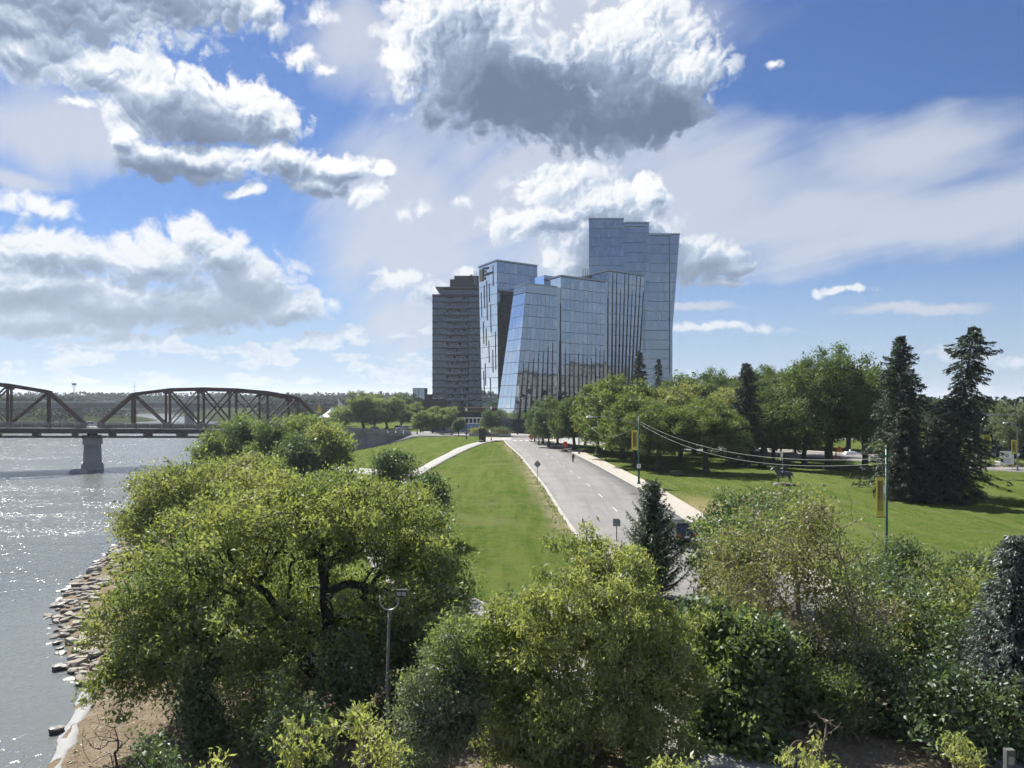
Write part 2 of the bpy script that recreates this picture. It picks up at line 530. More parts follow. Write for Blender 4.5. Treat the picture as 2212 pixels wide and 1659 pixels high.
def zt(x, y):
    """terrain height (river level = 0)"""
    x = np.asarray(x, float); y = np.asarray(y, float)
    xs = np.interp(y, SHORE[:, 0], SHORE[:, 1])
    xp = np.interp(y, PLATE[:, 0], PLATE[:, 1])
    zp = np.interp(y, [-60, 0, 30, 53, 68, 100, 260, 600, 1100, 9000], [3.0, 3.2, 3.9, 5.0, 5.7, 6.6, 6.6, 6.0, 8.0, 14.0])
    t = (x - xs) / np.maximum(xp - xs, 4.0)
    bank = 0.15 + (zp - 0.15) * np.clip(t, 0, 1) ** 1.35
    rough = ridge_noise(x * 2.2, y * 2.2) * 0.10 * smooth01(t * 1.5) * smooth01((1.15 - t) * 3)
    land = np.where(t > 0, bank + rough, 0.15 + np.maximum(t * np.maximum(xp - xs, 4.0) * 0.35, -2.0))
    # rise up to the bridge approach
    a = smooth01(1 - np.abs(y - (247 + (x + 33) * 0.56)) / 16) * smooth01((-12 - x) / 26)
    land = np.where(t > 0.2, land + a * np.clip((-x - 12) * 0.075, 0, 2.6) * smooth01((y - 238) / 10), land)
    # opposite bank and far shore
    xo = np.interp(y, OPP[:, 0], OPP[:, 1])
    so = (xo - x)
    far = np.clip(so / 60.0, -1, 1)
    zo = np.where(far > 0, 0.2 + 10.5 * smooth01(far), far * 2.0)
    sf = (y - 1060) / 80.0
    zf = np.where(sf > 0, 0.2 + 13.0 * smooth01(sf), sf * 2.0)
    z = np.maximum(land, np.maximum(zo, np.clip(zf, -2, 30)))
    hill = np.clip((y - 1200) / 2600.0, 0, 1) * 10
    return z + hill

# ---- centre lines in plan
ROAD_C = np.array([(3.0, 238), (3.7, 222), (4.9, 200), (8.1, 152), (10.4, 102), (11.8, 73), (13.2, 60), (15.8, 48), (20.5, 38), (27, 30), (36, 23), (50, 17), (90, 8)], float)
ROAD_W = 5.9
STREET_C = np.array([(-58.0, 231.5), (-45, 238.5), (-33, 245.5), (-18, 252), (0, 250), (20, 243), (60, 234), (110, 228), (200, 222)], float)
STREET_W = 7.0
AVENUE_C = np.array([(150, 40), (118, 82), (96, 117), (80, 140), (62, 163), (30, 200), (12, 232)], float)   # street on the right, behind the park
AVENUE_W = 8.5
PATH_C = np.array([(-5.5, 222), (-7.5, 212), (-10.2, 196), (-12.9, 165), (-14.6, 138), (-15.6, 118), (-16.0, 98), (-14.5, 82), (-10.5, 66), (-5.5, 54), (0.5, 43), (7, 32), (16, 20), (30, 6)], float)
PATH_W = 1.6
TRAIL_C = np.array([(-15.4, 122), (-20, 132), (-27, 148), (-34, 163), (-42, 176), (-54, 192), (-64, 215)], float)
TRAIL_W = 1.9

def spline(pts, step=1.0):
    """Catmull-Rom resampling of a plan polyline"""
    pts = np.asarray(pts, float)
    ext = np.vstack([2 * pts[0] - pts[1], pts, 2 * pts[-1] - pts[-2]])
    out = []
    for i in range(1, len(ext) - 2):
        p0, p1, p2, p3 = ext[i - 1], ext[i], ext[i + 1], ext[i + 2]
        n = max(2, int(np.linalg.norm(p2 - p1) / step))
        t = np.linspace(0, 1, n, endpoint=False)[:, None]
        out.append(0.5 * ((2 * p1) + (-p0 + p2) * t + (2 * p0 - 5 * p1 + 4 * p2 - p3) * t ** 2 + (-p0 + 3 * p1 - 3 * p2 + p3) * t ** 3))
    out.append(pts[-1:])
    q = np.vstack(out)
    d = np.concatenate([[0], np.cumsum(np.linalg.norm(np.diff(q, axis=0), axis=1))])
    s = np.arange(0, d[-1], step)
    return np.column_stack([np.interp(s, d, q[:, 0]), np.interp(s, d, q[:, 1])])

LINES = {k: spline(v, 1.0) for k, v in dict(road=ROAD_C, street=STREET_C, avenue=AVENUE_C, path=PATH_C, trail=TRAIL_C).items()}

def normals(line):
    t = np.gradient(line, axis=0)
    t /= np.linalg.norm(t, axis=1)[:, None]
    return np.column_stack([-t[:, 1], t[:, 0]])      # left-hand side of travel: the viewer's right for lines that come closer

def dist_to(line, x, y):
    """distance from many points to a sampled line"""
    d = np.full(x.shape, 1e9)
    for i in range(0, len(line), 2):
        d = np.minimum(d, (x - line[i, 0]) ** 2 + (y - line[i, 1]) ** 2)
    return np.sqrt(d)

def grid_axis(lo, a, b, hi, step, growth=1.16):
    core = np.arange(a, b + 1e-6, step)
    left = []; s = step; v = a
    while v > lo:
        s *= growth; v -= s; left.append(v)
    right = []; s = step; v = b
    while v < hi:
        s *= growth; v += s; right.append(v)
    return np.concatenate([np.array(left[::-1]), core, np.array(right)])

gx = grid_axis(-9000, -72, 96, 9000, 1.5)
gy = grid_axis(-400, 14, 262, 12000, 1.5)
GX, GY = np.meshgrid(gx, gy)
GZ = zt(GX, GY)
near = (GX > -110) & (GX < 210) & (GY > 0) & (GY < 300)
for key, w in (('road', ROAD_W + 2.6), ('street', STREET_W), ('avenue', AVENUE_W), ('path', PATH_W - 0.2), ('trail', TRAIL_W - 0.2)):
    d = np.full(GX.shape, 1e9)
    d[near] = dist_to(LINES[key], GX[near], GY[near])
    GZ = GZ - 0.22 * (1 - smooth01((d - w) / 0.9))
ny, nx = GX.shape
idx = np.arange(nx * ny).reshape(ny, nx)
quads = np.stack([idx[:-1, :-1], idx[:-1, 1:], idx[1:, 1:], idx[1:, :-1]], -1).reshape(-1, 4)
gme = np_mesh('ground', np.stack([GX, GY, GZ], -1), quads, smooth=True)
# bare soil: under the near trees, along the river, worn verge beside the road
xs_ = np.interp(GY, SHORE[:, 0], SHORE[:, 1])
soil = smooth01((xs_ + 9 - GX) / 5.0) * (GY < 240)
under = smooth01((50 - GY) / 8.0) * smooth01((14 - GX) / 14)
soil = np.maximum(soil, under)
soil = np.maximum(soil, smooth01((44 - GY) / 6.0))
d = np.full(GX.shape, 1e9); d[near] = dist_to(LINES['road'], GX[near], GY[near])
side = GX < np.interp(GY, ROAD_C[::-1][:, 1][ROAD_C[::-1][:, 1].argsort()], ROAD_C[::-1][:, 0][ROAD_C[::-1][:, 1].argsort()])
worn = smooth01((ROAD_W + 2.6 - d) / 2.4) * side * smooth01((GY - 60) / 10)
dryer = smooth01((ROAD_W + 11 - d) / 6.0) * (~side) * smooth01((98 - GY) / 14) * smooth01((GY - 58) / 6)
at = gme.attributes.new('soil', 'FLOAT', 'POINT'); at.data.foreach_set('value', soil.astype(np.float32).ravel())
at = gme.attributes.new('worn', 'FLOAT', 'POINT'); at.data.foreach_set('value', worn.astype(np.float32).ravel())
at = gme.attributes.new('dry', 'FLOAT', 'POINT'); at.data.foreach_set('value', dryer.astype(np.float32).ravel())

gm = bpy.data.materials.new('lawn_and_soil'); gm.use_nodes = True
t = NT(gm.node_tree); b = gm.node_tree.nodes['Principled BSDF']
pos = t.node('ShaderNodeNewGeometry').outputs['Position']
def attr(tt, name):
    n = tt.node('ShaderNodeAttribute'); n.attribute_name = name
    return n.outputs['Fac']
big = t.noise(pos, 0.045, 4, 0.6); mid = t.noise(pos, 0.35, 5, 0.65); fin = t.noise(pos, 5.0, 4, 0.7)
mow = t.noise(t.vmath('MULTIPLY', pos, (0.9, 0.06, 1)), 1.0, 3, 0.6)
g1 = t.mix(t.rng(big.outputs[0], 0.35, 0.65), (0.066, 0.110, 0.013), (0.105, 0.146, 0.019))
g2 = t.mix(t.rng(mid.outputs[0], 0.38, 0.68), g1, (0.132, 0.150, 0.030))
g3 = t.mix(t.rng(fin.outputs[0], 0.35, 0.75, 0, 0.45), g2, (0.060, 0.100, 0.014))
clv = t.noise(pos, 1.1, 5, 0.75)
g3 = t.mix(t.rng(clv.outputs[0], 0.48, 0.62, 0, 0.75), g3, (0.050, 0.092, 0.014))
g3 = t.mix(t.rng(t.noise(pos, 0.13, 4, 0.7).outputs[0], 0.52, 0.68, 0, 0.6), g3, (0.165, 0.160, 0.050))
g3 = t.mix(t.rng(mow.outputs[0], 0.45, 0.62, 0, 0.6), g3, (0.135, 0.165, 0.030))
g3 = t.vmath('MULTIPLY', g3, (0.84, 0.85, 1.35))
dry = t.math('MULTIPLY', attr(t, 'dry'), t.rng(t.math('ADD', mid.outputs[0], fin.outputs[0]), 0.75, 1.15, 0.35, 1.0))
g4 = t.mix(dry, g3, (0.255, 0.205, 0.115))
wn = t.math('MULTIPLY', attr(t, 'worn'), t.rng(t.math('ADD', t.math('MULTIPLY', mid.outputs[0], 1.2), fin.outputs[0]), 0.90, 1.1))
g5 = t.mix(wn, g4, (0.26, 0.22, 0.155))
soiln = t.noise(pos, 1.2, 6, 0.65)
scol = t.mix(t.rng(soiln.outputs[0], 0.3, 0.7), (0.145, 0.113, 0.082), (0.255, 0.212, 0.158))
sm = t.math('MULTIPLY', attr(t, 'soil'), t.rng(t.math('ADD', mid.outputs[0], t.math('MULTIPLY', attr(t, 'soil'), 0.8)), 0.55, 0.85))
g6 = t.mix(sm, g5, scol)
sepg = t.node('ShaderNodeSeparateXYZ'); t.put(sepg.inputs[0], pos)
wood = t.math('MAXIMUM', t.rng(sepg.outputs[1], 380, 470), t.rng(sepg.outputs[0], -180, -230))
g6 = t.mix(wood, g6, (0.028, 0.042, 0.016))
t.put(b.inputs['Base Color'], g6)
b.inputs['Roughness'].default_value = 0.95
b.inputs['Specular IOR Level'].default_value = 0.0
bp = t.node('ShaderNodeBump'); bp.inputs['Strength'].default_value = 0.9; bp.inputs['Distance'].default_value = 0.12
t.put(bp.inputs['Height'], t.math('ADD', t.noise(pos, 9.0, 4, 0.75).outputs[0], t.math('MULTIPLY', mid.outputs[0], 1.5)))
t.put(b.inputs['Normal'], bp.outputs[0])
ground = link_mesh('ground', gme, gm)
tag(ground, 'green park lawn falling to a bare soil river bank', 'ground', kind='structure')

# ------------------------------------------------------------------ water
wm = bpy.data.materials.new('river_water'); wm.use_nodes = True
t = NT(wm.node_tree); b = wm.node_tree.nodes['Principled BSDF']
pos = t.node('ShaderNodeNewGeometry').outputs['Position']
lg = t.noise(pos, 0.02, 3, 0.5)
t.put(b.inputs['Base Color'], t.mix(t.rng(lg.outputs[0], 0.35, 0.65), (0.098, 0.112, 0.114), (0.122, 0.134, 0.130)))
b.inputs['Roughness'].default_value = 0.16
b.inputs['IOR'].default_value = 1.333
w1 = t.noise(t.vmath('MULTIPLY', pos, (1.5, 0.9, 1)), 1.0, 3, 0.5, dist=0.3)
w2 = t.noise(t.vmath('MULTIPLY', pos, (0.5, 0.8, 1)), 0.28, 2, 0.5)
calm = t.noise(t.vmath('MULTIPLY', pos, (0.6, 1.6, 1)), 0.045, 3, 0.55)
amp = t.rng(calm.outputs[0], 0.36, 0.62, 0.5, 1.0)
sepw = t.node('ShaderNodeSeparateXYZ'); t.put(sepw.inputs[0], pos)
amp = t.math('MULTIPLY', amp, t.rng(sepw.outputs[1], 55, 120, 0.38, 1.0, True))
w3 = t.noise(pos, 4.5, 2, 0.5)
hgt = t.math('MULTIPLY', t.math('ADD', t.math('MULTIPLY_ADD', w3.outputs[0], 0.10, w1.outputs[0]), t.math('MULTIPLY', w2.outputs[0], 0.8)), amp)
bp = t.node('ShaderNodeBump'); bp.inputs['Strength'].default_value = 1.0; bp.inputs['Distance'].default_value = 0.42
t.put(bp.inputs['Height'], hgt)
t.put(b.inputs['Normal'], bp.outputs[0])
wmesh = MB().quad((-9000, -400, 0), (3000, -400, 0), (3000, 1400, 0), (-9000, 1400, 0))
water = wmesh.build('river_water', wm)
tag(water, 'wide grey river glittering in the sun', 'water', kind='structure')

# ------------------------------------------------------------------ roads and paths
def ribbon(name, line, w0, w1, dz, m, thick=0.3, parent=None, zf=None, seg=None, level=False):
    """strip between offsets w0..w1 to the right of the line, dz above the terrain, with skirts"""
    n = normals(line)
    if seg is not None:
        line, n = line[seg[0]:seg[1]], n[seg[0]:seg[1]]
    zf = zf or zt
    zc = zf(line[:, 0], line[:, 1])
    cols = []
    K = 5
    for u in np.linspace(w0, w1, K):
        p = line + n * u
        z = zc + dz if level else zf(p[:, 0], p[:, 1]) + dz
        cols.append(np.column_stack([p, z]))
    lo0 = cols[0] - [0, 0, thick]; lo1 = cols[-1] - [0, 0, thick]
    cols = [lo0] + cols + [lo1]
    A = np.stack(cols, 1); R, C = A.shape[:2]
    ii = np.arange(R * C).reshape(R, C)
    q = np.stack([ii[:-1, :-1], ii[:-1, 1:], ii[1:, 1:], ii[1:, :-1]], -1).reshape(-1, 4)
    me = np_mesh(name, A, q)
    return link_mesh(name, me, m, parent)

asphalt = bpy.data.materials.new('asphalt'); asphalt.use_nodes = True
t = NT(asphalt.node_tree); b = asphalt.node_tree.nodes['Principled BSDF']
pos = t.node('ShaderNodeNewGeometry').outputs['Position']
n1 = t.noise(pos, 0.22, 5, 0.6); n2 = t.noise(pos, 30, 3, 0.7); n3 = t.noise(t.vmath('MULTIPLY', pos, (1.5, 0.05, 1)), 1.0, 4, 0.6)
a1 = t.mix(t.rng(n1.outputs[0], 0.4, 0.6), (0.170, 0.169, 0.169), (0.205, 0.202, 0.198))
a2 = t.mix(t.rng(n2.outputs[0], 0.35, 0.7, 0, 0.4), a1, (0.135, 0.135, 0.135))
a3 = t.mix(t.rng(n3.outputs[0], 0.48, 0.62, 0, 0.6), a2, (0.14, 0.139, 0.137))
cr_ = t.voro(t.vmath('ADD', pos, t.vmath('SCALE', t.noise(pos, 0.5, 3).outputs['Color'])), 0.16, feature='DISTANCE_TO_EDGE')
a4 = t.mix(t.rng(cr_.outputs['Distance'], 0.0, 0.010, 0.5, 0.0), a3, (0.09, 0.09, 0.09))
t.put(b.inputs['Base Color'], a4); b.inputs['Roughness'].default_value = 0.88
b.inputs['Specular IOR Level'].default_value = 0.3
bp = t.node('ShaderNodeBump'); bp.inputs['Strength'].default_value = 0.3; bp.inputs['Distance'].default_value = 0.01
t.put(bp.inputs['Height'], n2.outputs[0]); t.put(b.inputs['Normal'], bp.outputs[0])

RL = LINES['road']
road = ribbon('road', RL, -ROAD_W, ROAD_W, 0.0, asphalt)
tag(road, 'grey asphalt road running up to the glass towers', 'road', kind='structure')
street = ribbon('cross_street', LINES['street'], -STREET_W, STREET_W, -0.006, asphalt)
tag(street, 'asphalt street crossing in front of the glass towers', 'street', kind='structure')
avenue = ribbon('park_avenue', LINES['avenue'], -AVENUE_W, AVENUE_W, -0.012, asphalt)
tag(avenue, 'pale street behind the park trees', 'street', kind='structure')
i_end = int(np.argmin(np.abs(RL[:, 1] - 228)))
kerb_l = ribbon('kerb_left', RL, -ROAD_W - 0.32, -ROAD_W + 0.002, 0.13, kerb_mat, seg=(i_end, len(RL)))
tag(kerb_l, 'concrete kerb between the road and the worn lawn verge', 'kerb', kind='structure')
kerb_r = ribbon('kerb_right', RL, ROAD_W - 0.002, ROAD_W + 0.3, 0.13, kerb_mat, seg=(i_end, len(RL)))
tag(kerb_r, 'concrete kerb between the road and the sidewalk', 'kerb', kind='structure')
side_base = ribbon('sidewalk', RL, ROAD_W + 0.3, ROAD_W + 2.75, 0.085, concrete_dark, seg=(i_end, len(RL)))
tag(side_base, 'pale concrete sidewalk beside the road', 'sidewalk', kind='structure')
nr = normals(RL)
def slab_mesh(i0, i1, w0, w1, dz, th, gap=0.02):
    vs = []
    for i, e in ((i0, 1), (i1, -1)):
        tdir = np.array([-nr[i, 1], nr[i, 0]]) * gap * e
        for w in (w0, w1):
            p = RL[i] + nr[i] * w + tdir
            vs.append((p[0], p[1], float(zt(p[0], p[1])) + dz))
    top = [Vector(v) for v in vs]
    bot = [v - Vector((0, 0, th)) for v in top]
    a, b_, c, d_ = top[0], top[1], top[3], top[2]
    m_ = MB(); m_.add([bot[0], bot[1], bot[3], bot[2], a, b_, c, d_], [(4, 5, 6, 7), (0, 1, 5, 4), (1, 2, 6, 5), (2, 3, 7, 6), (3, 0, 4, 7)])
    return m_.mesh('slab', walk_mat)
i = i_end
while i + 2 < len(RL) - 40:
    link_mesh('slab', slab_mesh(i, i + 2, ROAD_W + 0.31, ROAD_W + 2.74, 0.125, 0.05), None, side_base)
    i += 2
# dashed centre line
i = i_end + 3
while i + 3 < len(RL) - 30:
    dash = ribbon('lane_dash', RL, -0.05, 0.05, 0.006, paint_white, thick=0.001, parent=road, seg=(i, i + 4))
    i += 10
# crosswalk bars at the junction
for u in (-4.6, -2.9, -1.2, 0.5, 2.2, 3.9):
    ribbon('crosswalk_bar', RL, u - 0.42, u + 0.42, 0.008, paint_white, thick=0.001, parent=road, seg=(17, 21))
path = ribbon('footpath', LINES['path'], -PATH_W, PATH_W, 0.03, path_mat)
tag(path, 'pale concrete footpath curving down the lawn', 'path', kind='structure')
trail = ribbon('lower_trail', LINES['trail'], -TRAIL_W, TRAIL_W, 0.024, path_mat)
tag(trail, 'pale trail curling below the retaining wall', 'path', kind='structure')
# plaza paving round the towers
pz = MB()
def patch(m_, x0, x1, y0, y1, dz, n=14):
    xs = np.linspace(x0, x1, n); ys = np.linspace(y0, y1, n)
    A, B = np.meshgrid(xs, ys); Z = zt(A, B) + dz
    b0 = len(m_.v); m_.v += [tuple(v) for v in np.stack([A, B, Z], -1).reshape(-1, 3)]
    for r in range(n - 1):
        for c in range(n - 1):
            m_.f.append((b0 + r * n + c, b0 + r * n + c + 1, b0 + (r + 1) * n + c + 1, b0 + (r + 1) * n + c)); m_.m.append(0)
patch(pz, -34, 70, 252, 330, 0.05)
plaza = pz.build('plaza_paving', path_mat)
tag(plaza, 'pale paving at the foot of the towers', 'pavement', kind='structure')
corner = MB(); patch(corner, -8.5, -0.2, 218, 236, 0.06, 10)
cp = corner.build('corner_paving', path_mat); tag(cp, 'pale paved corner where the footpath meets the street', 'pavement', kind='structure')
corner = MB(); patch(corner, 10.8, 20.5, 196, 232, 0.06, 10)
cp = corner.build('corner_paving', path_mat); tag(cp, 'pale paved corner beside the orange detour signs', 'pavement', kind='structure')
# ------------------------------------------------------------------ glass
def glass_mat(name, tint, dark, refl, rough=0.02, var=0.25, inner=0.0):
    """coated curtain-wall glass: tinted mirror over a dark interior, panes differ a little"""
    m = bpy.data.materials.new(name); m.use_nodes = True
    t = NT(m.node_tree)
    out = m.node_tree.nodes['Material Output']; m.node_tree.nodes.remove(m.node_tree.nodes['Principled BSDF'])
    info = t.node('ShaderNodeObjectInfo')
    pos = t.node('ShaderNodeNewGeometry').outputs['Position']
    r = info.outputs['Random']
    cell = t.node('ShaderNodeTexWhiteNoise', noise_dimensions='1D'); t.put(cell.inputs['W'], t.math('MULTIPLY', r, 91.0))
    blinds = t.rng(cell.outputs['Value'], 0.72, 1.0, 0.0, 1.0)
    n = t.noise(pos, 0.7, 4, 0.6)
    d = t.node('ShaderNodeBsdfDiffuse')
    base = t.mix(t.rng(n.outputs[0], 0.3, 0.7), tuple(c * (1 - var) for c in dark), tuple(c * (1 + var) for c in dark))
    t.put(d.inputs['Color'], t.mix(t.math('MULTIPLY', blinds, inner), base, (0.30, 0.34, 0.38)))
    g = t.node('ShaderNodeBsdfGlossy'); g.inputs['Roughness'].default_value = rough
    t.put(g.inputs['Color'], t.mix(r, tuple(c * 0.94 for c in tint), tuple(min(1, c * 1.04) for c in tint)))
    wob = t.noise(pos, 0.35, 2, 0.5)
    bp = t.node('ShaderNodeBump'); bp.inputs['Strength'].default_value = 0.25; bp.inputs['Distance'].default_value = 0.012
    t.put(bp.inputs['Height'], wob.outputs[0]); t.put(g.inputs['Normal'], bp.outputs[0])
    fr = t.node('ShaderNodeFresnel'); fr.inputs['IOR'].default_value = 1.5
    fac = t.math('ADD', t.math('MULTIPLY', fr.outputs[0], 1.0 - refl), refl, clamp=True)
    mx = t.node('ShaderNodeMixShader'); t.put(mx.inputs[0], fac)
    m.node_tree.links.new(d.outputs[0], mx.inputs[1]); m.node_tree.links.new(g.outputs[0], mx.inputs[2])
    m.node_tree.links.new(mx.outputs[0], out.inputs[0])
    return m

glass_blue = glass_mat('blue_curtain_glass', (0.68, 0.80, 0.95), (0.036, 0.050, 0.074), 0.35, inner=0.5)
glass_grey = glass_mat('grey_curtain_glass', (0.76, 0.84, 0.92), (0.050, 0.060, 0.072), 0.32, inner=0.4)
glass_skylit = glass_mat('skylit_curtain_glass', (0.90, 0.95, 1.0), (0.10, 0.12, 0.135), 0.74, inner=0.2)  # left faces: bright sky reflection partly put into a paler, more mirroring glass
glass_dark = glass_mat('dark_window_glass', (0.66, 0.82, 1.0), (0.010, 0.016, 0.022), 0.06, inner=0.10)
glass_clear = glass_mat('vehicle_glass', (0.85, 0.9, 0.95), (0.012, 0.014, 0.016), 0.08)
frame_blue = material('mullion_metal', (0.028, 0.038, 0.052), 0.45, 0.4, var=0.1)
frame_light = material('parapet_metal', (0.30, 0.35, 0.40), 0.4, 0.5, var=0.08)
fin_dark = material('dark_fin_metal', (0.012, 0.018, 0.030), 0.4, 0.4, var=0.1)
brick_dark = material('dark_cladding', (0.015, 0.021, 0.029), 0.7, var=0.25, scale=0.8, bump=0.2, bscale=6)
brick_brown = material('brown_cladding', (0.055, 0.038, 0.034), 0.75, var=0.25, scale=1.0, bump=0.2, bscale=6)
slab_grey = material('balcony_slab', (0.085, 0.10, 0.115), 0.7, var=0.1)
roof_grey = material('roof_membrane', (0.16, 0.16, 0.165), 0.8, var=0.15)
soffit_tan = material('timber_soffit', (0.30, 0.19, 0.13), 0.7, var=0.15)

def lerp3(a, b, t):
    return a + (b - a) * t

class Facade:
    """wall given by its four corners; rows at level heights, panes proud of a recessed frame"""
    def __init__(self, bl, br, tl, tr):
        self.c = [Vector(v) for v in (bl, br, tl, tr)]
        n = (self.c[1] - self.c[0]).cross(self.c[2] - self.c[0]).normalized()
        self.n = n
    def pt(self, u, z):
        bl, br, tl, tr = self.c
        l = lerp3(bl, tl, (z - bl.z) / (tl.z - bl.z)); r = lerp3(br, tr, (z - br.z) / (tr.z - br.z))
        return lerp3(l, r, u)
    def backing(self, mb):
        bl, br, tl, tr = self.c
        mb.add([bl, br, tr, tl], [(0, 1, 2, 3)])
    def pane(self, u0, u1, z0, z1, proud=0.05, gap=0.075, tilt=0.0):
        p = [self.pt(u0, z0), self.pt(u1, z0), self.pt(u1, z1), self.pt(u0, z1)]
        c = (p[0] + p[1] + p[2] + p[3]) / 4
        q = []
        for v in p:
            dv = c - v; L = dv.length
            q.append(v + dv * (gap * 1.3 / L))
        # each pane sits at its own slight angle in the frame
        offs = [tilt * random.uniform(-1, 1) for _ in range(3)]
        offs.append(offs[0] + offs[2] - offs[1])
        front = [v + self.n * (proud + o) for v, o in zip(q, offs)]
        back = [v + self.n * 0.002 for v in q]
        return front + back
PANE_F = [(0, 1, 2, 3), (4, 0, 3, 7), (1, 5, 6, 2), (0, 4, 5, 1), (3, 2, 6, 7)]

def glaze(root, fac, cols, zs, gmat, budget, tilt=0.012, proud=0.05, gap=0.075, rest=None, topz=None):
    """fill a facade with panes; budget[0] counts down the panes built as parts"""
    for k in range(len(zs) - 1):
        for c in range(cols):
            u0, u1 = c / cols, (c + 1) / cols
            z1 = zs[k + 1]
            if topz is not None and z1 > topz: continue
            v = fac.pane(u0, u1, zs[k], z1, proud, gap, tilt)
            if budget[0] > 0 and zs[k] > budget[1]:
                me = bpy.data.meshes.new('pane'); me.from_pydata([tuple(x) for x in v], [], PANE_F); me.materials.append(gmat)
                link_mesh('pane', me, None, root); budget[0] -= 1
            else:
                rest.add(v, PANE_F)

def zrow(z0, z1, step):
    n = max(1, round((z1 - z0) / step))
    return [z0 + (z1 - z0) * i / n for i in range(n + 1)]

def volume(root, bottom, top, zb, ztops, faces, mats, name='core'):
    """closed prism; bottom / top are plan points in order, seen from outside left to right"""
    n = len(bottom)
    zt_ = ztops if hasattr(ztops, '__len__') else [ztops] * n
    B = [Vector((*p, zb)) for p in bottom]; T = [Vector((*p, z)) for p, z in zip(top, zt_)]
    mb = MB()
    for i in range(n):
        j = (i + 1) % n
        mb.add([B[i], B[j], T[j], T[i]], [(0, 1, 2, 3)])
    mb.add(T, [tuple(range(n))])
    mb.build(name, mats, root)
    return B, T

dA = Vector((0.794, 0.607)); dL = Vector((-0.456, 0.89))
def off(p, d, s): return (p[0] + d[0] * s, p[1] + d[1] * s)
ZG = 6.6

def cap_bar(root, pts, w=0.5, h=0.55, m=None, name='parapet'):
    mb = MB()
    for a, b in zip(pts[:-1], pts[1:]):
        mb.bar(a, b, w, h)
    return mb.build(name, m or frame_light, root)

# ---- front glass block with the three stepped bays
front = empty('office_block', (17, 275, ZG), label='low blue glass office block with dark vertical fins, nearest the road', cat='building')
def inv(root):
    return Matrix.Translation(-root.location)
class At:
    """build in world coordinates under a root that stands elsewhere"""
    def __init__(self, root): self.r = root
    def __enter__(self):
        self.before = set(bpy.data.objects); return self
    def __exit__(self, *a):
        bpy.context.view_layer.update()
        for o in bpy.data.objects:
            if o not in self.before and o.parent == self.r:
                o.matrix_parent_inverse = inv(self.r)

